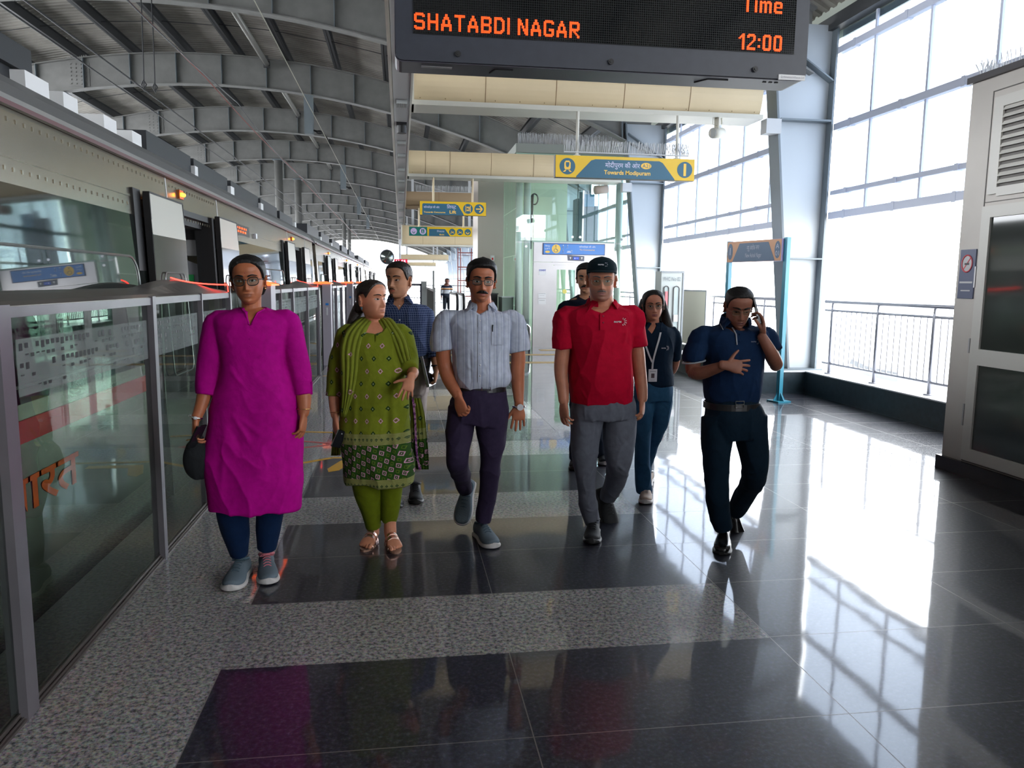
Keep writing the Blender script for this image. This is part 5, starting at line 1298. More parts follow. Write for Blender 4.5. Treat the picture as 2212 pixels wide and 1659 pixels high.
def finish(me, name, m, root, base=None, label=None):
    V = getv(me); V -= np.array(root.location); setv(me, V)
    me.name = name; me.materials.clear(); me.materials.append(m)
    o = bpy.data.objects.new(name, me); COL.objects.link(o); o.parent = base or root
    if label: o['label'] = label
    return o

# ---------------------------------------------------------------- head
ZT = np.array([0, .03, .08, .15, .22, .30, .38, .46, .54, .62, .70, .78, .86, .92, .97, 1.0])
HW = np.array([.010, .024, .036, .047, .055, .0605, .0650, .068, .0695, .0715, .073, .0725, .066, .053, .033, .003])
FR = np.array([.066, .080, .087, .087, .088, .087, .085, .0835, .085, .090, .0925, .090, .080, .064, .040, .004])
BK = np.array([.012, .004, -.012, -.036, -.062, -.080, -.090, -.096, -.099, -.101, -.100, -.093, -.078, -.060, -.036, -.004])
HH = .232; YC = -.008; EXP = 2.25; HW = HW * 1.05
def hsec(z, j=1.0, fat=0.0):
    r = np.clip(z / HH, 0, 1); w_ = np.interp(r, ZT, HW); f_ = np.interp(r, ZT, FR); b = np.interp(r, ZT, BK)
    low = np.clip(1 - r / .42, 0, 1)
    return w_ * (1 + (j - 1) * low) + fat * low * .012, f_, b
def gs(v, c, s): return np.exp(-((v - c) / s) ** 2)
def disp(x, z, c):
    ax = np.abs(x); r = z / HH
    p = np.interp(r, [.265, .285, .325, .40, .54, .58], [0, .008, .0235, .0165, .003, 0]) * c.get('nose', 1)
    sg = np.interp(r, [.27, .33, .42, .55], [.0125, .0100, .0078, .0085])
    d = p * np.exp(-(x / sg) ** 2)
    d += .007 * gs(ax, .0135, .0055) * gs(r, .318, .030)
    d -= .0095 * gs(ax, .031, .016) * gs(r, .520, .050)
    d += .0045 * gs(ax, .031, .0115) * gs(r, .497, .030)
    d += .0040 * gs(ax, .026, .022) * gs(r, .600, .035)
    d += .0040 * gs(ax, .045, .016) * gs(r, .385, .08)
    d += .0035 * gs(ax, 0, .028) * gs(r, .205, .07)
    d += .0038 * gs(ax, 0, .019) * gs(r, .226, .018) * c.get('lips', 1)
    d += .0050 * gs(ax, 0, .017) * gs(r, .172, .020) * c.get('lips', 1)
    d -= .0050 * gs(ax, 0, .020) * gs(r, .199, .0075)
    d -= .0030 * gs(ax, 0, .018) * gs(r, .128, .020)
    d += .0045 * gs(ax, 0, .017) * gs(r, .070, .045)
    d -= .0022 * gs(ax, .031 - .06 * (r - .25), .005) * gs(r, .25, .06) * c.get('fold', 1)
    d -= .0025 * gs(ax, .030, .013) * gs(r, .425, .018) * c.get('bags', 1)
    return d
def front_y(x, z, c):
    w_, f_, b = hsec(z, c.get('jaw', 1), c.get('fat', 0))
    q = np.clip(np.abs(x) / w_, 0, 1)
    return YC + (f_ - YC) * (1 - q ** EXP) ** (1 / EXP) + disp(x, z, c) * np.clip((1 - q) * 4, 0, 1)
def head_grid(c, off=None, nphi=96, nz_=110):
    """returns rings (list of n points) in head space x right, y front, z up"""
    phis = np.arange(nphi) * 2 * pi / nphi; zs = HH * (1 - np.cos(np.linspace(.06, pi - .04, nz_))) / 2
    rings = []
    for z in zs:
        w_, f_, b = hsec(z, c.get('jaw', 1), c.get('fat', 0))
        s = np.sin(phis); k = np.cos(phis)
        x = w_ * np.sign(s) * np.abs(s) ** (2 / EXP)
        y = np.where(k >= 0, YC + (f_ - YC) * np.abs(k) ** (2 / EXP), YC + (b - YC) * np.abs(k) ** (2 / 2.1))
        q = np.clip(np.abs(x) / w_, 0, 1)
        y = y + np.where(k > 0, disp(x, z, c) * np.clip((1 - q) * 4, 0, 1), 0)
        zz = np.full(nphi, z)
        if off is not None:
            o = off(phis, z)
            cx_, cy_, cz_ = 0, -.006, min(z, .14)
            dx, dy, dz = x - cx_, y - cy_, zz - cz_; L = np.sqrt(dx * dx + dy * dy + dz * dz) + 1e-6
            x = x + dx / L * o; y = y + dy / L * o; zz = zz + dz / L * o
        rings.append(np.stack([x, y, zz], 1))
    return rings
def ear(mb, sx, T, hw, big=1.0):
    M = Matrix.Rotation(sx * math.radians(-28), 3, 'Z') @ Matrix.Rotation(math.radians(8), 3, 'X')
    b = MB()
    b.ball(Vector((sx * (hw + .005), YC - .012, .110)), (.0055, .0165 * big, .029 * big), 14, 10, M)
    P = []
    for k in range(14):
        a = math.radians(-120 + k * 300 / 13)
        q = M @ Vector((sx * .004, -.0155 * math.cos(a) * big * -1 * -1, .029 * math.sin(a) * big)); P.append(Vector((sx * (hw + .007), YC - .012, .110)) + q)
    b.tube(P, .0036, 7); b.ball(Vector((sx * (hw + .004), YC - .006, .082)), (.005, .007, .008), 10, 6)
    mb.add([T @ Vector(p) for p in b.v], b.f)

HAIR = mat('black_hair', (0.0065, 0.0055, 0.0055), 0.5, bump=0.35, bscale=160, spec=.35, stretch=(1, 1, .25))
HAIR2 = mat('dark_brown_hair', (0.018, 0.012, 0.009), 0.45, bump=0.5, bscale=90, spec=.4)
SCL = mat('eye_white', (0.52, 0.48, 0.45), 0.25); IRI = mat('brown_iris', (0.022, 0.010, 0.005), 0.12); PUP = mat('pupil', (0.002, 0.002, 0.002), 0.1)
LASH = mat('dark_lash', (0.012, 0.008, 0.007), 0.6)

def skin_mat(name, col):
    if name in MATS: return MATS[name]
    m = bpy.data.materials.new(name); m.use_nodes = True
    n = m.node_tree.nodes; l = m.node_tree.links; p = n['Principled BSDF']
    a = n.new('ShaderNodeAttribute'); a.attribute_name = 'tone'
    t = n.new('ShaderNodeTexCoord'); x = n.new('ShaderNodeTexNoise'); x.inputs['Scale'].default_value = 22; x.inputs['Detail'].default_value = 4; l.new(t.outputs['Object'], x.inputs['Vector'])
    mr = n.new('ShaderNodeMapRange'); mr.inputs[1].default_value = .3; mr.inputs[2].default_value = .7; mr.inputs[3].default_value = .90; mr.inputs[4].default_value = 1.10; l.new(x.outputs[0], mr.inputs[0])
    vm = n.new('ShaderNodeVectorMath'); vm.operation = 'SCALE'; l.new(a.outputs['Color'], vm.inputs[0]); l.new(mr.outputs[0], vm.inputs['Scale'])
    l.new(vm.outputs[0], p.inputs['Base Color']); p.inputs['Roughness'].default_value = .46; p.inputs['Specular IOR Level'].default_value = .4
    p.inputs['Subsurface Weight'].default_value = .08; p.inputs['Subsurface Radius'].default_value = (.012, .005, .003); p.inputs['Subsurface Scale'].default_value = 1.0
    y = n.new('ShaderNodeTexNoise'); y.inputs['Scale'].default_value = 260; l.new(t.outputs['Object'], y.inputs['Vector'])
    b = n.new('ShaderNodeBump'); b.inputs['Strength'].default_value = .12; b.inputs['Distance'].default_value = .002; l.new(y.outputs[0], b.inputs['Height']); l.new(b.outputs[0], p.inputs['Normal'])
    MATS[name] = m; return m

def hand(mb, W, d, n, ts, curl=(.25, .3, .35, .4), sc=1.0, spread=.10, thumb=(.62, .62, .25), tcurl=.3, fingers=None):
    """W wrist, d wrist->knuckles, n palm normal, ts +1/-1 which side the thumb leaves"""
    W = np.array(W); d = np.array(d, float); d /= np.linalg.norm(d); n = np.array(n, float); n -= d * n.dot(d); n /= np.linalg.norm(n)
    s = np.cross(d, n) * ts
    L = .084 * sc
    rows = [(*(W - d * .02 * sc), .026 * sc, .019 * sc), (*(W + d * .012 * sc), .028 * sc, .017 * sc), (*(W + d * .04 * sc + s * .002), .037 * sc, .0155 * sc), (*(W + d * .07 * sc), .040 * sc, .0130 * sc), (*(W + d * .086 * sc), .037 * sc, .010 * sc)]
    limb(mb, rows, side=s, n=20, sub=3, ex=2.4)
    for k, (o, l_, r) in enumerate(((.029, .072, .0084), (.0098, .080, .0086), (-.0098, .075, .0082), (-.0285, .060, .0072))):
        c = curl[k]; dd = d + s * spread * (1.2 - k * .8); dd /= np.linalg.norm(dd)
        p = W + d * (L - (.004 if k in (1, 2) else .010) * sc) + s * o * sc; rows = [(*(p - dd * .02 * sc), r * sc, r * sc), (*p, r * sc * 1.04, r * sc)]
        a = 0.0
        for j, fr_ in enumerate((.45, .31, .24)):
            a += c * (1.0 if j == 0 else 1.25); v = dd * math.cos(a) + n * math.sin(a)
            p = p + v * l_ * sc * fr_; rows.append((*p, r * sc * (1.0, .93, .80)[j], r * sc * (1.0, .93, .76)[j]))
        limb(mb, rows, side=s, n=12, sub=3)
    p = W + d * .022 * sc + s * .020 * sc; t0 = d * thumb[0] + s * thumb[1] + n * thumb[2]; t0 /= np.linalg.norm(t0)
    t1 = t0 + (d * .6 - s * .25) * tcurl + n * .2 * tcurl; t1 /= np.linalg.norm(t1)
    limb(mb, [(*p, .015 * sc, .013 * sc), (*(p + t0 * .028 * sc), .0125 * sc, .0115 * sc), (*(p + t0 * .052 * sc), .0098 * sc, .0095 * sc), (*(p + t0 * .052 * sc + t1 * .017 * sc), .0095 * sc, .0090 * sc), (*(p + t0 * .052 * sc + t1 * .033 * sc), .0078 * sc, .0068 * sc)], side=n, n=12, sub=3)

def shoe(root, A, toe, up, mats, L=.285, W_=.050, kind='sneaker', sc=1.0, lbl=None):
    """A ankle centre; toe direction; up direction"""
    A = np.array(A); t = np.array(toe, float); t /= np.linalg.norm(t); u = np.array(up, float); u -= t * u.dot(t); u /= np.linalg.norm(u); s = np.cross(t, u)
    h0 = .085 * sc; base = A - u * h0
    L *= sc; W_ *= sc
    xs_ = np.array([-.075, -.068, -.045, -.01, .03, .07, .11, .15, .185, .203, .21]) * (L / .285)
    wd = np.array([.42, .70, .78, .74, .76, .88, .98, .97, .80, .50, .18]) * W_
    ht = (np.array([.060, .085, .095, .092, .086, .070, .056, .048, .040, .030, .018]) if kind != 'sneaker' else np.array([.060, .088, .095, .092, .090, .076, .062, .052, .044, .036, .022])) * sc
    lift = np.array([.004, 0, 0, 0, 0, 0, 0, .002, .008, .013, .017]) * sc * (1 if kind == 'sneaker' else .4)
    rows = []
    for x, w_, h, lf in zip(xs_, wd, ht, lift):
        c = base + t * x + u * (h / 2 + lf + .008 * sc); rows.append((*c, w_, h / 2))
    def loft_s(b, rr, ex=2.6):
        rings = []; N = 24; Q = cr(rr, 3)
        for q in Q:
            a = np.arange(N) * 2 * pi / N; c = np.cos(a); d = np.sin(a)
            rings.append([tuple(np.array(q[:3]) + s * q[3] * np.sign(cc) * abs(cc) ** (2 / ex) * (1 - .25 * max(dd, 0)) + u * q[4] * np.sign(dd) * abs(dd) ** (2 / ex)) for cc, dd in zip(c, d)])
        return b.loft(rings)
    b = loft_s(MB(), rows)
    o = part(b, 'shoe', mats[0], root, True, label=lbl)
    sh = .026 if kind == 'sneaker' else .012
    rows = []
    for x, w_, lf in zip(xs_, wd, lift):
        c = base + t * (x * 1.03) + u * (sh / 2 + lf * .8) * 1.0; rows.append((*c, w_ * 1.08 + .003 * sc, sh / 2 + .004 * sc))
    local(loft_s(MB(), rows, 3.2), root).make('sole', mats[1], o, ).data.polygons.foreach_set('use_smooth', [True] * 0)
    if kind == 'sneaker':
        b = MB()
        for k in range(5):
            x = .022 + k * .021; h = np.interp(x, xs_, ht) + .011 * sc; w2 = .020 * sc
            c = base + t * x * (L / .285) + u * (h)
            b.tube([tuple(c - s * w2 - u * .006), tuple(c - s * w2 * .4 + u * .003), tuple(c + s * w2 * .4 + u * .003), tuple(c + s * w2 - u * .006)], .0028 * sc, 6)
        c = base + t * .03 + u * (np.interp(.03, xs_, ht) + .014 * sc)
        for q in (-1, 1): b.tube([tuple(c), tuple(c + s * q * .02 + u * .008), tuple(c + s * q * .034 + t * .012), tuple(c + s * q * .012 + t * .01)], .0024 * sc, 6)
        local(b, root).make('laces', mats[2], o)
        c = base + t * .012 + u * (.105 * sc); b = MB().obox(c, t * .018, s * .020 * sc, u * .012)
        local(MB().tube([tuple(A + t * (.045 * math.cos(a_)) - t * .012 + s * .036 * sc * math.sin(a_) + u * (.012 + .012 * math.cos(a_))) for a_ in [k * pi / 8 for k in range(16)]], .0085 * sc, 8, closed=True), root).make('ankle_collar', mats[2], o)
    return o

# ---------------------------------------------------------------- assemble a head
def xform(pos, yaw, pitch, roll, s):
    """head space (x right, y front, z up) -> world, front is towards -Y"""
    Rm = Matrix(((1, 0, 0), (0, -1, 0), (0, 0, 1))).to_4x4()
    Rm = Matrix.Translation(pos) @ Matrix.Rotation(math.radians(yaw), 4, 'Z') @ Matrix.Rotation(math.radians(pitch), 4, 'X') @ Matrix.Rotation(math.radians(roll), 4, 'Y') @ Rm @ Matrix.Scale(s, 4)
    return Rm

def hairline(tab):
    a = np.array([p[0] for p in tab]) * pi / 180; h = np.array([p[1] for p in tab])
    def f(phi):
        q = np.abs((phi + pi) % (2 * pi) - pi); return np.interp(q, a, h)
    return f

def make_hair(root, T, c, hl, th, m, name='hair', soft=.016, seed=0, extra=None, label=None, ripple=.0008):
    H = hairline(hl)
    def off(phi, z):
        s = np.clip((z / HH - H(phi)) / (soft / HH * .232 * 4.3), -0.0, 1); s = s * s * (3 - 2 * s)
        t = th(phi, z / HH) if callable(th) else th
        return -.008 + s * (t + .008) + s * ripple * np.sin(phi * 46 + z * 60 + seed) * (.5 + .5 * np.sin(phi * 17 + seed))
    rings = head_grid(c, off, 144, 90)
    b = MB().loft([[tuple(T @ Vector(p)) for p in r] for r in rings])
    if extra: extra(b)
    return part(b, name, m, root, True, label=label)

def face_parts(root, body, T, c):
    def W(x, z, lift=0): return T @ Vector((x, float(front_y(np.array(x), np.array(z), c)) + lift, z))
    gx, gz = c.get('gaze', (0, 0)); op = c.get('open', 1.0)
    for sx in (-1, 1):
        zc = .497 * HH; xc = sx * .031; a = .0142; b = MB(); NU, NV = 17, 9; mats_i = []
        V = []
        for i in range(NU):
            u = -1 + 2 * i / (NU - 1); k = max(1 - u * u, 0) ** .75
            for j in range(NV):
                v = j / (NV - 1); z = zc + (.0058 * k * op) * v - (.0042 * k * op) * (1 - v) + .0012 * u * sx; x = xc + a * u
                V.append(W(x, z, .0016 + .0028 * (1 - u * u)))
        F = [(i * NV + j, (i + 1) * NV + j, (i + 1) * NV + j + 1, i * NV + j + 1) for i in range(NU - 1) for j in range(NV - 1)]
        b.add(V, F); local(b, root); o = b.make('eye', [SCL, IRI, PUP], body, True)
        ic = np.array([xc + gx, zc + .0008 + gz])
        for p in o.data.polygons:
            i, j = divmod(p.vertices[0], NV); u = -1 + 2 * (i + .5) / (NU - 1); k = max(1 - u * u, 0) ** .75; v = (j + .5) / (NV - 1)
            q = np.array([xc + a * u, zc + (.0058 * k * op) * v - (.0042 * k * op) * (1 - v)]); d = np.linalg.norm(q - ic)
            p.material_index = 2 if d < .0026 else (1 if d < .0062 else 0)
        b = MB(); up = []; lo = []
        for i in range(NU):
            u = -1 + 2 * i / (NU - 1); k = max(1 - u * u, 0) ** .75
            up.append(W(xc + a * 1.05 * u, zc + .0060 * k * op + .0012 * u * sx, .0022 + .0030 * (1 - u * u))); lo.append(W(xc + a * u, zc - .0043 * k * op + .0012 * u * sx, .0018 + .0026 * (1 - u * u)))
        b.tube(up, .0011 * c.get('lash', 1), 6); b.tube(lo, .0005, 5); local(b, root).make('eyelash', LASH, body)
        # brow
        br = c.get('brow', 1.0); P = []; Rr = []
        for i in range(9):
            t = i / 8; x = sx * (.010 + .042 * t); z = (.590 + .030 * math.sin(pi * min(t * 1.25, 1) * .62) - .032 * max(t - .55, 0) + c.get('browz', 0)) * HH
            P.append(W(x, z, .0018)); Rr.append((.0042 - .0022 * t ** 2) * br * (.65 if i == 0 else 1))
        if br: 
            b = MB().tube(P, Rr, 8); local(b, root).make('eyebrow', c['hairm'], body)
    return W

def moustache(root, body, W, m, w_=.026, droop=.010, th=.0062, z0=.255, lift=.0035):
    b = MB()
    for sx in (-1, 1):
        P = []; Rr = []
        for i in range(9):
            t = i / 8; P.append(W(sx * (.001 + w_ * t), (z0) * HH - droop * t * t + .0015, lift)); Rr.append(th * (1 - .72 * t ** 1.6))
        b.tube(P, Rr, 10)
    return local(b, root).make('moustache', m, body, True)

def glasses(root, W, T, c, m, w_=.0235, h=.0175, r=.0016, kind='round', z=.495, lens=True, f_=.013):
    b = MB(); ln = MB(); yy = float(front_y(np.array(.03), np.array(z * HH), c)) + f_
    z0 = z * HH
    ex = 3.2 if kind == 'rect' else 2.3
    for sx in (-1, 1):
        P = []; N = 30
        for k in range(N):
            a = 2 * pi * k / N; cc, ss = math.cos(a), math.sin(a); xx = w_ * math.copysign(abs(cc) ** (2 / ex), cc); zz = h * math.copysign(abs(ss) ** (2 / ex), ss)
            if kind == 'cat': zz += .004 * (xx * sx / w_) * (1 if zz > 0 else .3)
            P.append(T @ Vector((sx * .0325 + xx, yy - abs(sx * .0325 + xx) * .10, z0 + zz)))
        b.tube(P, r, 7, closed=True)
        if lens: ln.prism(P[::-1], T.to_3x3() @ Vector((0, -.0008, 0)))
        xo = sx * (.0325 + w_); b.tube([T @ Vector((xo, yy - .006, z0 + h * .45)), T @ Vector((sx * .072, yy - .03, z0 + h * .42)), T @ Vector((sx * .0745, YC + .01, z0 + h * .3)), T @ Vector((sx * .074, YC - .02, z0 - .004))], r * .9, 6)
    b.tube([T @ Vector((-.0325 + w_, yy - .001, z0 + h * .25)), T @ Vector((0, yy + .003, z0 + h * .42)), T @ Vector((.0325 - w_, yy - .001, z0 + h * .25))], r * .95, 6)
    o = part(b, 'glasses', m, root, True)
    if lens: local(ln, root).make('lens', glass('spectacle_lens', (0.86, 0.90, 0.88), 0.05, 1.35), o)
    return o

def make_body(root, mb, T, c, skin, voxel=.0024, sm_=1):
    """fuse head, neck, arms, hands and trunk core into one skin, then colour lips and stubble"""
    rings = head_grid(c); mb.loft([[tuple(T @ Vector(p)) for p in r] for r in rings])
    hw = float(hsec(np.array(.11))[0])
    for sx in (-1, 1):
        if c.get('ears', True): ear(mb, sx, T, hw, c.get('ear', 1))
    me = fuse(mb, voxel); V = smooth(me, sm_ + 1, lam=.45)
    Ti = np.array(T.inverted()); L = V @ Ti[:3, :3].T + Ti[:3, 3]
    x, y, z = L[:, 0], L[:, 1], L[:, 2]; r = z / HH
    base = np.array(hexc(c['skin'])) if isinstance(c['skin'], str) else np.array(c['skin'])
    colr = np.tile(base, (len(V), 1))
    front = (y > .02) & (np.abs(x) < .075) & (r > 0) & (r < 1.05)
    lipw = front * np.clip(1.25 - (np.abs(x) / .0215) ** 2, 0, 1) * np.clip(1.6 - (np.abs(r - .199) / .040) ** 2 * 1.6, 0, 1); lipw = np.clip(lipw * 1.4, 0, 1)
    lc = np.array(c.get('lip', base * np.array([.85, .55, .60]))); colr = colr * (1 - lipw[:, None]) + lc * lipw[:, None]
    if c.get('stubble'):
        st = front * np.clip((.34 - r) / .08, 0, 1) * (1 - lipw) * c['stubble']; sc_ = np.array(c.get('stubc', base * .45)); colr = colr * (1 - st[:, None]) + sc_ * st[:, None]
    if c.get('redear'): pass
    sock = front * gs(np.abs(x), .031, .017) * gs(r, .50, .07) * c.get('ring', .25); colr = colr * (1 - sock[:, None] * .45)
    at_ = me.color_attributes.new('tone', 'FLOAT_COLOR', 'POINT'); at_.data.foreach_set('color', np.concatenate([colr, np.ones((len(V), 1))], 1).ravel().astype(np.float32))
    return finish(me, 'body', skin_mat('skin_' + c['id'], base), root)

def cloth_mat(name, col, rough=.85, weave=420, bump=.25, sheen=.02, pat=None):
    if name in MATS: return MATS[name]
    m = bpy.data.materials.new(name); m.use_nodes = True
    n = m.node_tree.nodes; l = m.node_tree.links; p = n['Principled BSDF']
    p.inputs['Roughness'].default_value = rough; p.inputs['Sheen Weight'].default_value = sheen; p.inputs['Sheen Roughness'].default_value = .5; p.inputs['Specular IOR Level'].default_value = .12
    t = n.new('ShaderNodeTexCoord')
    if isinstance(col, str): col = hexc(col)
    x = n.new('ShaderNodeTexNoise'); x.inputs['Scale'].default_value = 30; x.inputs['Detail'].default_value = 4; l.new(t.outputs['Object'], x.inputs['Vector'])
    mr = n.new('ShaderNodeMapRange'); mr.inputs[1].default_value = .3; mr.inputs[2].default_value = .7; mr.inputs[3].default_value = .90; mr.inputs[4].default_value = 1.10; l.new(x.outputs[0], mr.inputs[0])
    vm = n.new('ShaderNodeVectorMath'); vm.operation = 'SCALE'; l.new(mr.outputs[0], vm.inputs['Scale'])
    if pat: l.new(pat(n, l, t, col), vm.inputs[0])
    else: vm.inputs[0].default_value = col
    l.new(vm.outputs[0], p.inputs['Base Color'])
    y = n.new('ShaderNodeTexNoise'); y.inputs['Scale'].default_value = weave; l.new(t.outputs['Object'], y.inputs['Vector'])
    b = n.new('ShaderNodeBump'); b.inputs['Strength'].default_value = bump; b.inputs['Distance'].default_value = .002; l.new(y.outputs[0], b.inputs['Height'])
    w2 = n.new('ShaderNodeTexNoise'); w2.inputs['Scale'].default_value = 6; w2.inputs['Detail'].default_value = 4; w2.inputs['Distortion'].default_value = .8; l.new(t.outputs['Object'], w2.inputs['Vector'])
    b2 = n.new('ShaderNodeBump'); b2.inputs['Strength'].default_value = .35; b2.inputs['Distance'].default_value = .03; l.new(w2.outputs[0], b2.inputs['Height']); l.new(b.outputs[0], b2.inputs['Normal']); l.new(b2.outputs[0], p.inputs['Normal'])
    MATS[name] = m; return m
class NX:
    """small helper for maths nodes"""
    def __init__(s, n, l): s.n, s.l = n, l
    def m(s, op, a, b=None, c=None):
        q = s.n.new('ShaderNodeMath'); q.operation = op
        for i, x in enumerate((a, b, c)):
            if x is None: continue
            if isinstance(x, (int, float)): q.inputs[i].default_value = x
            else: s.l.new(x, q.inputs[i])
        return q.outputs[0]
    def mix(s, f, a, b):
        q = s.n.new('ShaderNodeMixRGB')
        for i, x in enumerate((f, a, b)):
            if isinstance(x, (int, float)): q.inputs[i].default_value = x
            elif isinstance(x, tuple): q.inputs[i].default_value = (*x, 1) if len(x) == 3 else x
            else: s.l.new(x, q.inputs[i])
        return q.outputs[0]

def neck_cut(me, inside, depth=.030, edge=.006):
    """push the cloth in where the neckline is open: inside(x,z) is a signed distance in metres, + inside"""
    V = getv(me); N = normals(me); s = np.clip(inside(V[:, 0], V[:, 1], V[:, 2]) / edge, 0, 1)
    V[:, 1] += s * depth; setv(me, V)
def poly_sd(P):
    """signed distance (approx) to polygon of (x,z), + inside"""
    P = np.array(P)
    def f(x, z):
        q = np.stack([x, z], 1); ins = np.zeros(len(q), bool); dm = np.full(len(q), 1e9)
        for i in range(len(P)):
            a, b = P[i], P[(i + 1) % len(P)]
            cnd = ((a[1] > q[:, 1]) != (b[1] > q[:, 1])) & (q[:, 0] < (b[0] - a[0]) * (q[:, 1] - a[1]) / (b[1] - a[1] + 1e-12) + a[0]); ins ^= cnd
            ab = b - a; t = np.clip(((q - a) @ ab) / (ab @ ab + 1e-12), 0, 1); dm = np.minimum(dm, np.linalg.norm(q - a - t[:, None] * ab, axis=1))
        return np.where(ins, dm, -dm)
    return f
def pxz(Y, *pts): return [(at(p[0], p[1], Y).x, at(p[0], p[1], Y).z) for p in pts]
def ribbon(Y_pts, w_, th=.003):
    """thin strap through world points: list of (point, sideways vector)"""
    b = MB(); rings = []
    for p, s, nrm in Y_pts:
        p, s, nrm = Vector(p), Vector(s).normalized() * w_ / 2, Vector(nrm).normalized() * th / 2
        rings.append([p - s - nrm, p + s - nrm, p + s + nrm, p - s + nrm])
    return b.loft(rings)
def surf(V, N, x, z, toward=-1, rad=.03):
    """front surface y of a cloth mesh near (x,z)"""
    d = np.hypot(V[:, 0] - x, V[:, 2] - z); k = (d < rad) 
    if not k.any(): return float(V[:, 1].min())
    return float(V[k][:, 1].min())
def sfront(me):
    V = getv(me)
    def f(x, z, rad=.010):
        d = np.hypot(V[:, 0] - x, V[:, 2] - z); k = d < rad
        return float(V[k, 1].min()) if k.any() else float(V[d.argmin(), 1])
    return f
def on(f, px, py, Y, lift=.002):
    """point seen at pixel, laid on a cloth's front surface"""
    p = at(px, py, Y); 
    for _ in range(3): y = f(p.x, p.z) - lift; p = at(px, py, y)
    return p
def polo_logo(root, base, f, px, py, Y, w_px, m, scale=1.0):
    b = MB(); p = on(f, px, py, Y, .004); s = Y / 1665.0
    letters(b, 'ncrtc', (p.x - w_px * .22 * s, p.y, p.z), X_, Z_, w_px * .30 * s, width=w_px * .60 * s, bold=.02, lift=0)
    for i in range(7):
        for j in range(3):
            a = math.radians(-75 + 150 * i / 6); rr = w_px * (.20 + .07 * j) * s
            if (i + j) % 2 == 0 or j == 1:
                q = w_px * .028 * s; c = (p.x + w_px * .18 * s + rr * math.cos(a) * .9, p.z + rr * math.sin(a))
                b.box(c[0] - q, c[0] + q, p.y - .0005, p.y + .0005, c[1] - q, c[1] + q)
    return local(b, root).make('shirt_logo', m, base)

def buttons(root, f, Y, cols, m, lift=.004, r=.0055, dy=-.12):
    for px, py in cols: part(MB().ball(wf(f, root, px, py, Y + dy, lift), (r, .0025, r), 12, 6), 'button', m, root, True)
# ================================================================ people
def shrink(P, d, **k): return [(p[0], p[1], max(p[2] - d, 6), p[3], max(p[2] * p[4] - d, 5) / max(p[2] - d, 6)) for p in P]
def headT(px, chin, top, Y, yaw=0, pitch=0, roll=0):
    s = (chin - top) * Y / 1665.0 / HH
    return xform(at(px, chin, Y), yaw, pitch, roll, s)
def person(label, x, Y):
    return thing('person', label, 'person', (x, Y, 0))
def ground_shoe(root, pa, Ya, pt, Yt, mats, **k):
    """shoe flat on the floor, ankle seen at column pa at depth Ya, toe at column pt at depth Yt"""
    a = at(pa, 1150, Ya); b_ = at(pt, 1180, Yt); sc = k.get('sc', 1)
    return shoe(root, (a.x, Ya, .085 * sc), (b_.x - a.x, Yt - Ya, 0), (0, 0, 1), mats, **k)
SN_GREY = mat('sneaker_grey_mesh', (0.115, 0.155, 0.19), .75, bump=.4, bscale=300); SN_SOLE = mat('sneaker_white_sole', (0.55, 0.53, 0.52), .5); SN_LACE = mat('sneaker_slate_lace', (0.05, 0.09, 0.12), .7)
SN_PINK = mat('sneaker_pink_lining', (0.55, 0.16, 0.20), .7)
LEATH = mat('black_leather', (0.006, 0.006, 0.007), .18); SOLEB = mat('black_sole', (0.012, 0.012, 0.013), .5); BLKMESH = mat('black_mesh_shoe', (0.010, 0.012, 0.015), .7)
BELT = mat('belt_black', (0.008, 0.008, 0.010), .35); STEEL = mat('buckle_steel', (0.5, 0.5, 0.5), .25, metal=1)
FRAME_B = mat('spectacle_black', (0.012, 0.010, 0.010), .3); FRAME_G = mat('spectacle_wire', (0.30, 0.24, 0.18), .3, metal=.8)
GOLD = mat('gold', (0.75, 0.45, 0.18), .25, metal=1); SILV = mat('silver', (0.7, 0.7, 0.7), .2, metal=1)
PHONE = mat('phone_black', (0.010, 0.011, 0.013), .12); PHONE_E = mat('phone_edge', (0.35, 0.36, 0.38), .3, metal=.8)
BUT = mat('pearl_button', (0.62, 0.62, 0.66), .3)
HM = [(0, .80), (25, .80), (42, .765), (55, .70), (66, .60), (74, .47), (80, .44), (86, .56), (104, .56), (112, .36), (130, .20), (180, .16)]

def band(mb, ctr, rx, ry, tilt, r, n=28, z=None):
    """closed loop around a limb"""
    c = Vector(ctr); t = Vector(tilt).normalized(); u = t.cross(Vector((0, 1, 0)))
    u.normalize(); v = t.cross(u)
    return mb.tube([c + u * rx * math.cos(2 * pi * k / n) + v * ry * math.sin(2 * pi * k / n) for k in range(n)], r, 8, closed=True)

# ---------------------------------------------------------------- woman in magenta kurta
Y = 3.97
A_ = person('woman in a plain magenta kurta and navy trousers walking beside the glass barrier', at(545, 700, Y).x, Y)
cA = dict(id='deep_brown', skin='#a86443', hairm=HAIR, jaw=1.02, lips=1.15, lash=1.2, brow=1.0, gaze=(-.002, 0), fat=.3, lip=(.26, .09, .05), ring=.4)
T = headT(541, 656, 560, Y - .01, yaw=3, pitch=2, roll=-3)
TORA = [(545, 664, 26, .02, .8), (545, 670, 44, .02, .62), (545, 678, 72, .01, .52), (545, 692, 80, 0, .56), (546, 715, 76, 0, .66), (547, 745, 69, 0, .78), (549, 780, 66, 0, .80), (552, 820, 76, 0, .70), (553, 860, 88, 0, .62), (552, 900, 94, 0, .58), (549, 950, 97, -.01, .55), (547, 1000, 97, -.03, .53), (547, 1050, 96, -.05, .52), (549, 1101, 92, -.06, .50)]
b = MB(); chain(b, Y, shrink(TORA[:7], 4.2), level=True, cap='flat'); chain(b, Y, [(543, 705, 30, .03, .8), (543, 680, 23, .025, .9), (543, 662, 20, .02, 1), (543, 635, 20, .02, 1)])
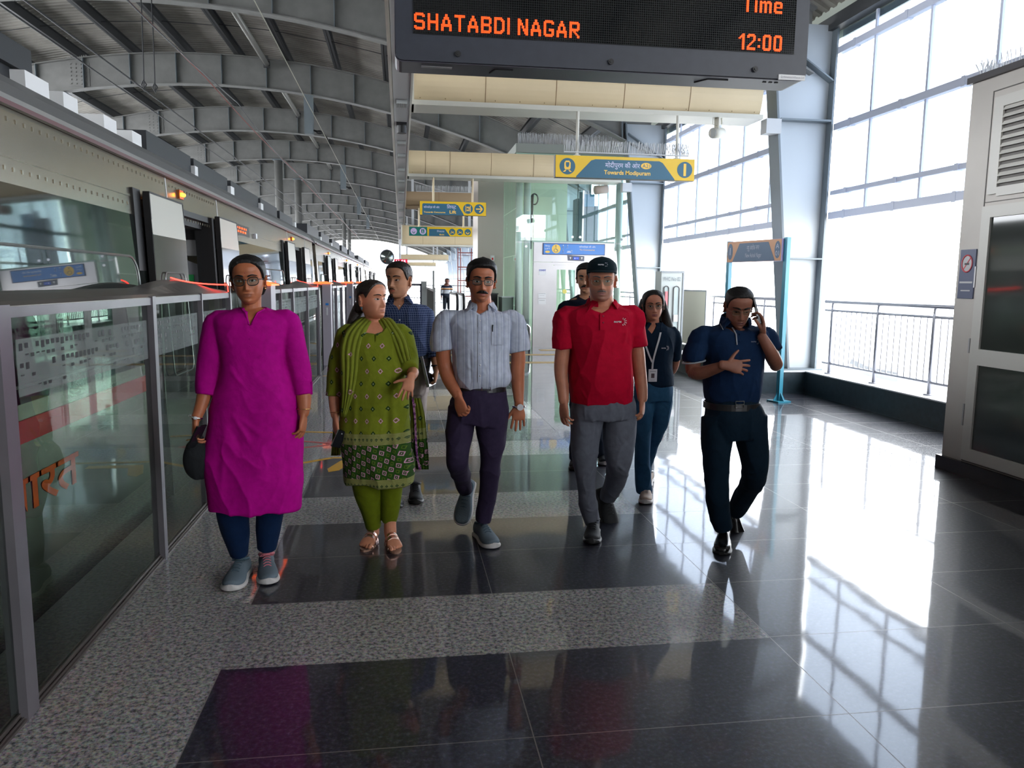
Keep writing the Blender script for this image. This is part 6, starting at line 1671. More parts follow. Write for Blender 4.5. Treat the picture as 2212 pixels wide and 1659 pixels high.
chain(b, Y, [(470, 696, 13, 0), (545, 700, 16, 0), (622, 694, 13, 0)])
chain(b, Y, [(470, 698, 14, 0), (450, 790, 16, 0), (443, 845, 15.5, -.02), (434, 878, 12.5, -.05, .9), (424, 903, 10.5, -.07, .8)])
chain(b, Y, [(622, 696, 14, 0), (644, 790, 16, 0), (655, 848, 16.5, -.02), (657, 875, 14, -.04, .9), (656, 893, 11.5, -.05, .8)])
wl = at(423, 908, Y - .07); wr = at(656, 896, Y - .05)
hand(b, wl, (-.10, -.15, -1), (.85, .35, 0), -1, curl=(.42, .5, .55, .55), sc=.90, thumb=(.75, .35, .55), tcurl=.4)
hand(b, wr, (-.08, -.25, -1), (-.9, .25, 0), 1, curl=(.30, .36, .42, .48), sc=.92, thumb=(.75, .45, .45), tcurl=.5)
bd = make_body(A_, b, T, cA, None)
Wf = face_parts(A_, bd, T, cA)
glasses(A_, Wf, T, cA, FRAME_B, w_=.0265, h=.0205, r=.0022, kind='cat', z=.487)
part(MB().ball(Wf(0, .665 * HH, .001), .0024, 10, 6), 'bindi', mat('bindi_maroon', (0.25, 0.01, 0.03), .5), A_)
def bunA(b):
    limb(b, [(*(T @ Vector((.035, -.075, .10))), .03, .03), (*(T @ Vector((.040, -.105, .085))), .034, .034), (*(T @ Vector((.036, -.12, .06))), .028, .028)], n=20)
make_hair(A_, T, cA, [(0, .845), (20, .835), (38, .78), (55, .68), (68, .56), (76, .45), (84, .50), (104, .52), (115, .30), (140, .16), (180, .12)], lambda p, r: .010 + .004 * np.clip((r - .6) * 2, 0, 1), HAIR, extra=bunA, label='black hair tied back')
part(MB().ball(T @ Vector((.076, -.012, .072)), .0045, 10, 6).ball(T @ Vector((-.076, -.012, .072)), .0045, 10, 6), 'earring', GOLD, A_, True)
M_mag = cloth_mat('magenta_cotton', (0.39, 0.0005, 0.21), rough=.8, weave=500, bump=.3, sheen=.0)
b = MB(); chain(b, Y, TORA, ex=2.3, n=40, cap='flat', level=True)
arm(b, Y, [(545, 696, 15, 0, .8), (474, 691, 21, 0), (462, 725, 24.5, 0), (458, 765, 26, 0), (452, 800, 26, 0), (445, 830, 23, -.02), (443, 853, 20.5, -.03)], cap='flat', n=24)
arm(b, Y, [(545, 696, 15, 0, .8), (618, 690, 22, 0), (632, 725, 24.5, 0), (639, 765, 26, 0), (646, 800, 25, 0), (652, 830, 21, -.02), (655, 853, 18.5, -.03)], cap='flat', n=24)
me = fuse(b, .0052); smooth(me, 3)
neckA = poly_sd(pxz(Y - .10, (519, 660), (521, 671), (530, 675), (539.5, 706), (554, 677), (566, 669), (572, 656), (545, 630)))
drape_folds(me, .012, .004, 3.1, lambda V: .45 + .8 * np.clip((1.05 - V[:, 2]) / .3, 0, 1))
def pw(px, py, dy=-.12, Y=Y): q = at(px, py, Y + dy); return (q.x, q.y, q.z)
for (p, q, w_, am) in (((505, 900), (560, 985), .016, .010), ((500, 930), (548, 1010), .014, -.008), ((520, 905), (590, 960), .014, .008), ((530, 1010), (520, 1095), .022, -.016), ((560, 985), (590, 1095), .024, .012), ((485, 1000), (480, 1090), .02, .012), ((615, 960), (622, 1095), .02, -.010), ((565, 960), (562, 1095), .012, -.012), ((610, 785), (575, 830), .010, .006), ((490, 790), (530, 840), .010, .006), ((600, 740), (560, 770), .010, .005), ((470, 700), (500, 745), .01, .006)):
    crease(me, pw(*p), pw(*q), w_, am)
smooth(me, 1)
neck_cut(me, lambda x, y, z: np.where(y < Y + .01, neckA(x, z), -1), .034)
kA = finish(me, 'kurta', M_mag, A_, label='magenta kurta with a slit neck'); fA = sfront(kA.data)
def wf(f, root, px, py, Y0, lift=.002):
    """kurta meshes are stored root-local: shift lookups"""
    loc = root.location; p = at(px, py, Y0)
    for _ in range(3): yy = f(p.x - loc.x, p.z - loc.z) + loc.y - lift; p = at(px, py, yy)
    return p
b = MB()
for P in ([(520, 666), (524, 671), (530, 675), (538, 701)], [(572, 667), (566, 671), (556, 676), (543, 701)]):
    pts = [wf(fA, A_, *q, Y - .1, .001) for q in P]; b.tube(pts, .0042, 8)
part(b, 'collar_band', M_mag, kA if False else A_, True)
buttons(A_, fA, Y, ((539, 716), (539, 732), (540, 748), (540, 764)), M_mag, .001, .003)
for (px, py) in ((427, 835), (673, 838)):
    p = at(px, py, Y - .03); part(MB().obox(p, (.004, 0, 0), (0, .012, 0), (0, 0, .032)), 'sleeve_tab', M_mag, A_)
M_navy_tr = cloth_mat('navy_trouser_cloth', (0.004, 0.017, 0.055), rough=.8)
b = MB()
chain(b, Y, [(512, 1000, 40, .0), (508, 1060, 38, -.02), (503, 1107, 34, -.02), (510, 1153, 28, .02), (517, 1198, 18.5, .06)], cap='flat', n=28)
chain(b, Y, [(585, 1000, 38, .02), (585, 1060, 34, .04), (583, 1107, 29, .05), (579, 1150, 25, .07), (576, 1184, 20, .09)], cap='flat', n=28)
me = fuse(b, .006); smooth(me, 3); folds(me, .004, (7, 7, 10), 4.4)
for (p, q, w_, am) in (((508, 1105), (512, 1180), .014, .010), ((590, 1110), (570, 1150), .012, .008), ((595, 1150), (565, 1172), .01, .007)): crease(me, pw(*p), pw(*q), w_, am)
finish(me, 'trousers', M_navy_tr, A_)
ground_shoe(A_, 517, 4.06, 492, 3.84, (SN_GREY, SN_SOLE, SN_LACE), sc=1.0, W_=.056, lbl='grey trainer with white sole')
ground_shoe(A_, 574, 4.12, 577, 3.97, (SN_GREY, SN_SOLE, SN_PINK), sc=.98, W_=.054, lbl='grey trainer with white sole')
p = at(423, 901, Y - .07); b = band(MB(), p, .030, .025, (-.25, -.1, -1), .0045); part(b, 'wristwatch', SILV, A_, True)
part(MB().ball(p + Vector((.004, -.028, 0)), (.011, .004, .008), 12, 8), 'watch_face', BUT, A_, True)
p = at(656.5, 883, Y - .045); part(band(MB(), p, .037, .032, (0, .1, 1), .0022), 'bangle', GOLD, A_, True)
p = at(408, 950, Y - .10); part(band(MB(), p, .012, .011, (.2, 0, -1), .002, 16), 'ring', GOLD, A_, True)
# phone and soft bag in her hand
p = at(425, 943, Y - .115); t = thing('mobile_phone', 'dark phone held in the fist of the woman in magenta', 'phone', p)
u = Vector((.45, -.15, .88)).normalized(); v = Vector((.32, .92, -.20)); v = (v - u * v.dot(u)).normalized(); w3 = u.cross(v)
part(MB().obox(p, u * .062, v * .034, w3 * .0042), 'phone_body', PHONE, t); part(MB().obox(p + v * .034, u * .058, v * .0015, w3 * .0046), 'phone_edge', PHONE_E, t)
t = thing('soft_bag', 'dark grey cloth cap-like bag hanging from the hand of the woman in magenta', 'bag', at(425, 985, Y - .06))
b = MB(); chain(b, Y - .06, [(432, 945, 9, 0, .8), (427, 962, 19, 0, .7), (424, 985, 27, 0, .6), (426, 1005, 28, 0, .55), (432, 1018, 24, 0, .5), (440, 1026, 12, 0, .4)], n=26)
me = fuse(b, .005); smooth(me, 2); folds(me, .006, (14, 14, 4), 2.2, ridge=True); finish(me, 'bag_body', cloth_mat('dark_grey_bag_cloth', (0.016, 0.018, 0.020)), t)

# ---------------------------------------------------------------- woman in green
Y = 4.47
B_ = person('woman in a green patterned kurta with a dupatta, looking to her left', at(812, 700, Y).x, Y)
cB = dict(id='light_brown', skin='#cc8a6b', hairm=HAIR2, jaw=1.0, lips=1.0, brow=.75, gaze=(.003, 0), ear=1.05, lip=(.42, .16, .11), fold=1.8, nose=1.1)
T = headT(806, 689, 608, Y - .01, yaw=46, pitch=-4, roll=0)
TORB = [(812, 690, 24, .03, .8), (812, 700, 42, .02, .66), (810, 708, 62, .02, .58), (810, 722, 71, .01, .60), (809, 750, 66, 0, .72), (808, 780, 63, 0, .82), (808, 820, 67, 0, .80), (809, 860, 74, 0, .74), (810, 900, 76, 0, .70), (812, 950, 77, -.01, .66), (817, 1000, 76, -.02, .62), (820, 1044, 73, -.03, .58)]
b = MB(); chain(b, Y, shrink(TORB[:7], 4.2), level=True, cap='flat'); chain(b, Y, [(812, 722, 30, .03, .8), (810, 703, 21, .03, .9), (808, 690, 18, .02, 1), (803, 668, 18.5, .02, 1)])
chain(b, Y, [(750, 722, 12, 0), (812, 720, 14, 0), (868, 718, 12, 0)])
chain(b, Y, [(750, 724, 13, 0), (728, 790, 14, 0), (722, 845, 12.5, -.01), (722, 875, 11, -.03, .9), (724, 898, 9.0, -.05, .8)])
chain(b, Y, [(868, 720, 13, 0), (884, 765, 14, 0), (890, 798, 13, -.04), (893, 806, 11.5, -.14, .9), (889, 814, 9.5, -.22, .85)])
hand(b, at(725, 903, Y - .06), (.04, -.25, -1), (.85, .45, 0), -1, curl=(.50, .52, .55, .5), sc=.86, thumb=(.8, .3, .5))
hand(b, at(888, 815, Y - .23), (-.28, -.35, -.85), (.10, .95, -.3), -1, curl=(.12, .22, .35, .42), sc=.86, spread=.22, thumb=(.35, .85, .1))
# feet with toes
def foot(b, pa, Ya, pt, Yt, out):
    a = at(pa, 1150, Ya); q = at(pt, 1180, Yt); t = Vector((q.x - a.x, Yt - Ya, 0)).normalized(); s = Vector((-t.y, t.x, 0)) * out
    a = Vector((a.x, Ya, 0)); z = .014
    limb(b, [(*(a + Z_ * .22), .042, .042), (*(a + Z_ * .12), .036, .040), (*(a + Z_ * .075), .037, .045), (*(a + Z_ * .045), .033, .05)], n=18)
    limb(b, [(*(a - t * .045 + Z_ * (z + .028)), .026, .026), (*(a + t * .0 + Z_ * (z + .033)), .030, .032), (*(a + t * .06 + Z_ * (z + .030)), .036, .027), (*(a + t * .11 + Z_ * (z + .020)), .044, .017), (*(a + t * .145 + Z_ * (z + .012)), .044, .012)], side=tuple(s), n=20)
    for k, (o, l_, r) in enumerate(((.031, .052, .0125), (.012, .050, .0088), (-.004, .045, .0083), (-.019, .038, .0078), (-.033, .030, .0075))):
        p = a + t * (.135 - .012 * abs(k - .5)) + s * (-o) + Z_ * (z + .012)
        limb(b, [(*(p - t * .02), r, r), (*p, r, r * .9), (*(p + t * l_ * .6 + Z_ * .003), r * .95, r * .85), (*(p + t * l_ - Z_ * .002), r * .9, r * .72)], side=tuple(s), n=12)
    return a, t, s
fl = foot(b, 806, 4.55, 792, 4.42, -1); frt = foot(b, 843, 4.50, 853, 4.37, 1)
bd = make_body(B_, b, T, cB, None)
Wf = face_parts(B_, bd, T, cB)
def tailB(b):
    pts = [T @ Vector((-.02, -.09, .075)), at(774, 668, Y + .06), at(766, 684, Y + .06), at(757, 700, Y + .04)]
    limb(b, [(*pts[0], .036, .036), (*pts[1], .034, .034), (*pts[2], .032, .028), (*pts[3], .022, .02)], n=22)
make_hair(B_, T, cB, [(0, .85), (20, .84), (38, .78), (52, .70), (64, .60), (74, .50), (82, .62), (104, .60), (115, .34), (140, .18), (180, .12)], .008, HAIR2, extra=tailB, label='black hair in a low ponytail')
for sx in (-1, 1): part(MB().ball(T @ Vector((sx * .077, -.014, .068)), .006, 10, 6).ball(T @ Vector((sx * .077, -.012, .060)), .004, 8, 6), 'earring', mat('teal_stone', (0.03, 0.12, 0.16), .2), B_, True)
def greenpat(dense=True, gx=.074):
    def f(n, l, t, col):
        h = NX(n, l); s = n.new('ShaderNodeSeparateXYZ'); l.new(t.outputs['Object'], s.inputs[0]); x, z = h.m('SUBTRACT', s.outputs[0], h.m('MULTIPLY', s.outputs[1], .6)), s.outputs[2]
        # scattered diamonds
        def dia(u, v, pu, pv, ou, ov, r, w_):
            a = h.m('ABSOLUTE', h.m('SUBTRACT', h.m('FRACT', h.m('ADD', h.m('DIVIDE', u, pu), 50 + ou)), .5)); c = h.m('ABSOLUTE', h.m('SUBTRACT', h.m('FRACT', h.m('ADD', h.m('DIVIDE', v, pv), 50 + ov)), .5))
            d = h.m('ADD', h.m('MULTIPLY', a, pu), h.m('MULTIPLY', c, pv * .8)); return h.m('LESS_THAN', d, r), h.m('LESS_THAN', d, r - w_), h.m('LESS_THAN', d, w_ * .55)
        base = tuple(col); pink = (0.52, 0.27, 0.36); dk = (0.012, 0.030, 0.008)
        o1, i1, c1 = dia(x, z, gx, gx * 1.9, 0, 0, .0125, .0055); o2, i2, c2 = dia(x, z, gx, gx * 1.9, .5, .5, .0125, .0055)
        c = h.mix(o1, base, pink); c = h.mix(i1, c, tuple(q * .8 for q in base)); c = h.mix(c1, c, (.16, .02, .05))
        c = h.mix(o2, c, dk); c = h.mix(i2, c, (.05, .10, .02)); c = h.mix(c2, c, (.35, .36, .25))
        if dense:
            # broad border: slanting lattice of pink and dark motifs
            u = h.m('ADD', x, h.m('MULTIPLY', z, .55)); v = h.m('SUBTRACT', z, h.m('MULTIPLY', x, .55))
            o3, i3, c3 = dia(u, v, .046, .062, 0, 0, .017, .006); o4, i4, c4 = dia(u, v, .046, .062, .5, .5, .012, .005)
            d = h.mix(o4, (.022, .065, .008), (.09, .15, .012)); d = h.mix(i4, d, (.02, .05, .008)); d = h.mix(o3, d, pink); d = h.mix(i3, d, (.03, .055, .012)); d = h.mix(c3, d, (.5, .3, .38))
            inb = h.m('MULTIPLY', h.m('GREATER_THAN', z, .435), h.m('LESS_THAN', z, .635))
            # dotted trims above and below
            def trim(z0, z1):
                a, b_, cc = dia(x, z, .026, z1 - z0, 0, -z0 / (z1 - z0), .0085, .003); e = h.mix(a, (.19, .20, .055), (.02, .045, .01))
                ln = h.m('LESS_THAN', h.m('FRACT', h.m('MULTIPLY', z, 110)), .35); return h.mix(h.m('MULTIPLY', ln, .4), e, (.36, .36, .16)), h.m('MULTIPLY', h.m('GREATER_THAN', z, z0), h.m('LESS_THAN', z, z1))
            e1, k1 = trim(.635, .70); e2, k2 = trim(.36, .435)
            c = h.mix(inb, c, d); c = h.mix(k1, c, e1); c = h.mix(k2, c, e2)
        return c
    return f
M_gk = cloth_mat('green_printed_cotton', (0.155, 0.185, 0.012), pat=greenpat(True), bump=.25, sheen=.05); M_gs = cloth_mat('green_sleeve_cotton', (0.155, 0.185, 0.012), pat=greenpat(False, .062), bump=.25); M_gd = cloth_mat('green_dupatta_cotton', (0.17, 0.20, 0.02), pat=greenpat(False, .11), bump=.25)
b = MB(); chain(b, Y, TORB, ex=2.3, n=40, cap='flat', level=True)
arm(b, Y, [(811, 724, 14, 0, .8), (752, 718, 19, 0), (741, 750, 21, 0), (732, 785, 22.5, 0), (725, 825, 20, 0), (720, 857, 17.5, -.01)], cap='flat', n=24)
arm(b, Y, [(811, 724, 14, 0, .8), (866, 718, 20, 0), (879, 750, 21, 0), (884, 780, 20, -.02), (884, 797, 17, -.08)], cap='flat', n=24)
me = fuse(b, .0052); smooth(me, 3)
neckB = poly_sd(pxz(Y - .10, (778, 680), (782, 712), (790, 720), (808, 722.5), (809, 738), (811, 738), (811, 722.5), (826, 718), (838, 700), (840, 680), (812, 650)))
drape_folds(me, .012, .004, 5.3, lambda V: .45 + .8 * np.clip((1.0 - V[:, 2]) / .3, 0, 1))
def pw(px, py, dy=-.12, Y=Y): q = at(px, py, Y + dy); return (q.x, q.y, q.z)
for (p, q, w_, am) in (((790, 900), (782, 1040), .016, .010), ((845, 850), (858, 1040), .018, .012), ((835, 880), (838, 1040), .012, -.012), ((770, 830), (765, 1000), .015, .007), ((815, 930), (812, 1040), .012, -.008), ((860, 780), (845, 850), .012, .007)): crease(me, pw(*p), pw(*q), w_, am)
neck_cut(me, lambda x, y, z: np.where(y < Y + .01, neckB(x, z), -1), .034)
kB = finish(me, 'kurta', M_gk, B_, label='green kurta with pink and dark green motifs and a patterned hem'); fB = sfront(kB.data)
# dupatta: two drapes joined behind the neck
def drape(path, wd, nm, seed, fr=True, base=None, m=M_gd, edge=None):
    """path rows: px,py,dy ; wd px widths ; a gathered cloth strip following the body"""
    rings = []; N = 18; Q = cr([(*p, w_) for p, w_ in zip(path, wd)], 5)
    top = []; 
    for i, q in enumerate(Q):
        row = []
        for k in range(N + 1):
            u = k / N - .5; p = at(q[0] + u * q[3], q[1], Y + q[2] + .007 * math.sin(u * 26 + seed + i * .05) + .030 * (2 * u) ** 2 * .6)
            row.append(p)
        top.append(row)
    V = [p for r in top for p in r]; F = [(i * (N + 1) + k, i * (N + 1) + k + 1, (i + 1) * (N + 1) + k + 1, (i + 1) * (N + 1) + k) for i in range(len(top) - 1) for k in range(N)]
    o = part(MB().add(V, F), nm, m, B_, True, base=base); md = o.modifiers.new('t', 'SOLIDIFY'); md.thickness = .004
    return o, top
d1, tp = drape([(826, 690, .06), (800, 686, .02), (779, 702, -.06), (764, 726, -.115), (757, 760, -.13), (756, 800, -.135), (752, 850, -.14), (742, 900, -.13)], [40, 36, 40, 46, 44, 38, 26, 10], 'dupatta', 1)
d2, tp2 = drape([(800, 690, .07), (826, 688, .0), (842, 706, -.06), (858, 735, -.10), (870, 770, -.10), (880, 800, -.06)], [36, 34, 38, 42, 34, 26], 'dupatta_left_side', 2)
b = MB(); rows = tp2[6:]; b.loft([[r[0] + Vector((-.018, -.006, 0)), r[0] + Vector((.004, -.012, 0)), r[0] + Vector((.004, -.008, 0)), r[0] + Vector((-.018, -.002, 0))] for r in rows])
def lilacpat(n, l, t, col):
    h = NX(n, l); x = n.new('ShaderNodeTexNoise'); x.inputs['Scale'].default_value = 60; l.new(t.outputs['Object'], x.inputs['Vector']); return h.mix(h.m('GREATER_THAN', x.outputs[0], .52), tuple(col), (.14, .035, .15))
M_lil = cloth_mat('lilac_border', (0.42, 0.20, 0.34), pat=lilacpat); local(b, B_).make('lilac_border', M_lil, d2)
d3, tp3 = drape([(897, 860, .03), (903, 900, .02), (906, 950, .02), (909, 985, .03), (913, 1014, .03)], [24, 30, 34, 34, 26], 'dupatta_tail', 3, m=cloth_mat('green_dupatta_tail', (0.13, 0.15, 0.012), pat=greenpat(True, .08)))
b = MB(); b.loft([[r[5] + Vector((-.006, -.014, 0)), r[5] + Vector((.006, -.014, 0)), r[5] + Vector((.006, -.010, 0)), r[5] + Vector((-.006, -.010, 0))] for r in tp3]); local(b, B_).make('lilac_border', M_lil, d3)
d4, tp4 = drape([(728, 930, .08), (727, 960, .08), (726, 984, .08)], [14, 18, 20], 'dupatta_end', 4)
# trousers
b = MB()
chain(b, Y, [(792, 990, 36, .03), (792, 1052, 30, .02), (801, 1100, 22.5, .05), (807, 1138, 17, .08)], cap='flat', n=26)
chain(b, Y, [(845, 990, 34, .03), (845, 1052, 26, .02), (843, 1100, 20.5, .03), (840, 1127, 16, .04)], cap='flat', n=26)
me = fuse(b, .0055); smooth(me, 2); folds(me, .004, (8, 8, 6), 9.1)
for (p, q, w_, am) in (((797, 1050), (812, 1135), .010, .012), ((812, 1060), (800, 1120), .010, -.009), ((855, 1050), (846, 1120), .010, .012), ((835, 1060), (838, 1120), .010, -.008)): crease(me, pw(*p), pw(*q), w_, am)
finish(me, 'trousers', cloth_mat('plain_green_cotton', (0.125, 0.16, 0.006)), B_)
M_rose = mat('rose_gold_strap', (0.55, 0.34, 0.28), .25, metal=.9); M_tan = mat('tan_sandal_sole', (0.34, 0.19, 0.13), .6)
for (a, t, s), lb in ((fl, 'metallic rose sandal'), (frt, 'metallic rose sandal')):
    P = []
    for k in range(22):
        g_ = 2 * pi * k / 22; xx = .070 + .125 * math.cos(g_); w_ = .038 + .010 * (xx / .2); P.append(a + t * xx + s * w_ * math.sin(g_) + Z_ * .0)
    so = part(MB().prism(P, (0, 0, .013)), 'sandal', M_tan, B_, label=lb)
    b = MB()
    for x0, hgt in ((.045, .078), (.075, .064)):
        b.loft([[a + t * (x0 + dx) + s * .047 * math.cos(q) + Z_ * (.008 + hgt * math.sin(q) * (1 - dx * 3)) for dx in (0, .022)] + [a + t * (x0 + dx) + s * .044 * math.cos(q) + Z_ * (.005 + (hgt - .004) * math.sin(q) * (1 - dx * 3)) for dx in (.022, 0)] for q in [pi * k / 14 for k in range(15)]])
    c = a + t * .155 - s * .029 + Z_ * .020; b.tube([c + s * .015 * math.cos(q) + Z_ * .016 * math.sin(q) for q in [k * pi / 7 for k in range(14)]], .003, 6, closed=True)
    local(b, B_).make('sandal_strap', M_rose, so)
p = at(724, 890, Y - .05); part(band(MB(), p, .030, .026, (0, .1, 1), .0018), 'bangle', GOLD, B_, True)
p = at(891, 812, Y - .17); part(band(MB(), p, .031, .028, (-.3, -1, -.3), .0022), 'bangle', mat('copper_bangle', (.45, .18, .08), .3, metal=1), B_, True)
p = at(732, 948, Y - .10); t = thing('mobile_phone', 'small dark phone held low by the woman in green', 'phone', p)
u = Vector((.42, -.1, .9)).normalized(); v = Vector((.8, .5, -.3)); v = (v - u * v.dot(u)).normalized(); w3 = u.cross(v)
part(MB().obox(p, u * .052, v * .028, w3 * .005), 'phone_body', PHONE, t); part(MB().ball(p + u * .035 - w3 * .005, .005, 8, 5), 'phone_camera', PHONE_E, t)

# ---------------------------------------------------------------- man in white shirt
Y = 4.40
C = person('man with moustache and glasses in a white striped short sleeve shirt', at(1040, 700, Y).x, Y)
cC = dict(id='mid_brown', skin='#b56f50', hairm=HAIR, jaw=1.06, lips=1.0, brow=1.2, gaze=(-.001, 0), lip=(.36, .12, .10), stubble=.25, lash=1.0, ring=.35)
T = headT(1038, 652, 565, Y - .02, yaw=0, pitch=1, roll=2)
TORC = [(1040, 664, 26, .03, .8), (1040, 671, 42, .02, .64), (1038, 680, 66, .01, .54), (1037, 694, 72, 0, .56), (1038, 720, 66, 0, .68), (1038, 757, 61, 0, .80), (1039, 790, 61, 0, .84), (1042, 815, 62, 0, .84), (1040, 829, 58, 0, .84), (1038, 838, 50, 0, .84)]
b = MB(); chain(b, Y, shrink(TORC[:6], 5), level=True, cap='flat'); chain(b, Y, [(1040, 690, 30, .03, .8), (1040, 674, 24, .03, .95), (1040, 655, 22, .025, 1.05), (1038, 630, 21, .02, 1.05)])
chain(b, Y, [(968, 700, 11, 0), (1038, 699, 13, 0), (1108, 700, 11, 0)])
chain(b, Y, [(965, 706, 13, 0), (958, 757, 16, 0), (961, 790, 16, .01), (971, 822, 15, -.03, .9), (988, 853, 11.5, -.12, .85)])
chain(b, Y, [(1105, 706, 13, 0), (1119, 760, 16, 0), (1118, 800, 15.5, 0), (1119, 835, 14, 0, .9), (1121, 868, 10.5, -.02, .8)])
hand(b, at(990, 858, Y - .13), (.22, -.35, -.85), (.55, .75, .1), 1 * -1, curl=(.75, .85, .95, 1.0), sc=.98, thumb=(.8, .4, .35))
hand(b, at(1121, 873, Y - .02), (-.02, -.02, -1), (0, 1, 0), -1, curl=(.10, .10, .12, .15), sc=1.0, spread=.13, thumb=(.75, .55, .1))
bd = make_body(C, b, T, cC, None)
Wf = face_parts(C, bd, T, cC)
glasses(C, Wf, T, cC, FRAME_B, w_=.0245, h=.0165, r=.0018, kind='rect', z=.490)
moustache(C, bd, Wf, HAIR, w_=.031, droop=.009, th=.0092, z0=.252)
make_hair(C, T, cC, HM, lambda p, r: .011 + .012 * np.clip((r - .72) * 3.5, 0, 1) * (.9 + .25 * np.sin(p + .9)), HAIR, label='neat black hair with a side parting')
def stripes(n, l, t, col):
    h = NX(n, l); s = n.new('ShaderNodeSeparateXYZ'); l.new(t.outputs['Object'], s.inputs[0]); w_ = n.new('ShaderNodeTexNoise'); w_.inputs['Scale'].default_value = 2.5; l.new(t.outputs['Object'], w_.inputs['Vector'])
    x = h.m('ADD', s.outputs[0], h.m('MULTIPLY', w_.outputs[0], .012))
    a = h.m('LESS_THAN', h.m('FRACT', h.m('MULTIPLY', h.m('ADD', x, 5), 46)), .13); b_ = h.m('LESS_THAN', h.m('FRACT', h.m('MULTIPLY', h.m('ADD', x, 5.007), 23)), .075); 
    c = h.mix(h.m('MULTIPLY', a, .50), tuple(col), (.17, .22, .36)); return h.mix(h.m('MULTIPLY', b_, .7), c, (.10, .14, .30))
M_ws = cloth_mat('white_striped_cotton', (0.50, 0.54, 0.64), pat=stripes, rough=.8, bump=.15)
def shirt(root, Y, tor, arms, neckpoly, m, nm, vox=.005, fseed=1.0, cre=(), nlabel=None, armdy=0, amp=.0035):
    b = MB(); chain(b, Y, tor, ex=2.3, n=40, cap='flat', level=True)
    for a in arms: arm(b, Y, a, cap='flat', n=26)
    me = fuse(b, vox); smooth(me, 3); drape_folds(me, amp * 2.0, amp * 1.1, fseed)
    for (p, q, w_, am) in cre:
        a = at(*p, Y - .13); c = at(*q, Y - .13); crease(me, tuple(a), tuple(c), w_, am)
    if neckpoly is not None:
        sd = poly_sd(pxz(Y - .10, *neckpoly)); neck_cut(me, lambda x, y, z: np.where(y < Y + .01, sd(x, z), -1), .036)
    o = finish(me, nm, m, root, label=nlabel); return o, sfront(o.data)
def collar(root, Y, ctr, rx, ry, hgt, tips, m, gap=26, drop=.0, f=None, name='collar'):
    """folded shirt collar round the neck; ctr px of the neck base, tips px of the two points"""
    c = at(*ctr, Y + .03); b = MB(); n = 26; rings = []
    for k in range(n + 1):
        a = math.radians(-90 + gap / 2 + (360 - gap) * k / n); fr_ = abs(math.cos((a + pi / 2) / 2)); x, y = math.cos(a), math.sin(a); up = hgt * (.75 + .25 * (y + 1) / 2)
        low = -hgt * .35; k_ = (1 - y) / 2
        p_in = c + Vector((x * rx * .93, y * ry * .93, up - .3 * hgt * k_ - .010 * k_)); p_top = c + Vector((x * rx, y * ry, up - .3 * hgt * k_ - .008 * k_)); p_out = c + Vector((x * (rx + .014), y * (ry + .014), low - .55 * hgt * k_ - drop * k_)); p_o2 = c + Vector((x * (rx + .010), y * (ry + .010), low - .55 * hgt * k_ - drop * k_ - .001))
        rings.append([p_in, p_top, p_out, p_o2])
    loc = root.location
    b.loft(rings); o = part(b, name, m, root, False); md = o.modifiers.new('s', 'SUBSURF'); md.levels = 1; md.render_levels = 1
    fb_ = MB()
    for sx, tip in zip((-1, 1), tips):
        top = c + Vector((sx * rx * math.sin(math.radians(gap / 2 + 4)), -ry * .98, hgt * .30)); sid = c + Vector((sx * (rx + .010), -ry * .15, -.002)); tp = at(tip[0], tip[1], Y - .1)
        if f: tp = wf(f, root, tip[0], tip[1], Y - .12, .004)
        mid = (sid + tp) / 2 + Vector((sx * .004, -.014, .0)); nn = (tp - top).cross(sid - top).normalized() * .0018
        upm = c + Vector((sx * rx * .80, -ry * .70, hgt * .55))
        b2 = [top, upm, sid, mid, tp]; fb_.prism(b2, nn)
    local(fb_, root).make('collar_leaf', m, o)
    return o
shC, fC = shirt(C, Y, TORC, [[(1038, 698, 15, 0, .8), (966, 691, 22, 0), (957, 715, 24, 0), (955, 735, 24.5, 0), (957, 755, 24.5, 0)], [(1038, 698, 15, 0, .8), (1106, 691, 22, 0), (1114, 716, 24, 0), (1119, 738, 25, 0), (1121, 758, 25.5, 0)]],
    [(1020, 650), (1016, 668), (1030, 676), (1037, 681), (1050, 674), (1063, 667), (1063, 650)], M_ws, 'shirt', fseed=2.0,
    cre=(((985, 700), (1000, 735), .01, .006), ((1090, 705), (1078, 745), .01, .006), ((985, 800), (1010, 828), .008, .006), ((1095, 800), (1060, 828), .008, .006), ((990, 770), (1020, 800), .01, .005), ((1060, 760), (1055, 825), .008, .005), ((1015, 760), (1018, 825), .008, -.005), ((1085, 760), (1075, 815), .008, .005)), nlabel='white shirt with thin blue stripes')
collar(C, Y, (1040, 661), .074, .074, .044, ((1010, 673), (1073, 673)), M_ws, gap=44, f=fC)
b = MB(); P = [wf(fC, C, 1037 + (py - 680) * .0, py, Y - .12, .001) for py in range(682, 832, 8)]; b.loft([[p + Vector((-.012, 0, 0)), p + Vector((.012, 0, 0)), p + Vector((.012, -.0025, 0)), p + Vector((-.012, -.0025, 0))] for p in P]); part(b, 'placket', M_ws, C)
buttons(C, fC, Y, [(1037, py) for py in (693, 717, 741, 765, 789, 812)], BUT)
b = MB(); P = [[wf(fC, C, px, py, Y - .12, .0015) for px in (1062, 1070, 1078, 1088)] for py in (706, 712, 722, 734, 745)]; V = [p for r in P for p in r]; b.add(V + [p + Vector((0, -.002, 0)) for p in V], [(i * 4 + k, i * 4 + k + 1, i * 4 + k + 5, i * 4 + k + 4) for i in range(4) for k in range(3)] + [(20 + i * 4 + k, 20 + i * 4 + k + 4, 20 + i * 4 + k + 5, 20 + i * 4 + k + 1) for i in range(4) for k in range(3)] + [(0, 20, 21, 1), (1, 21, 22, 2), (2, 22, 23, 3)])
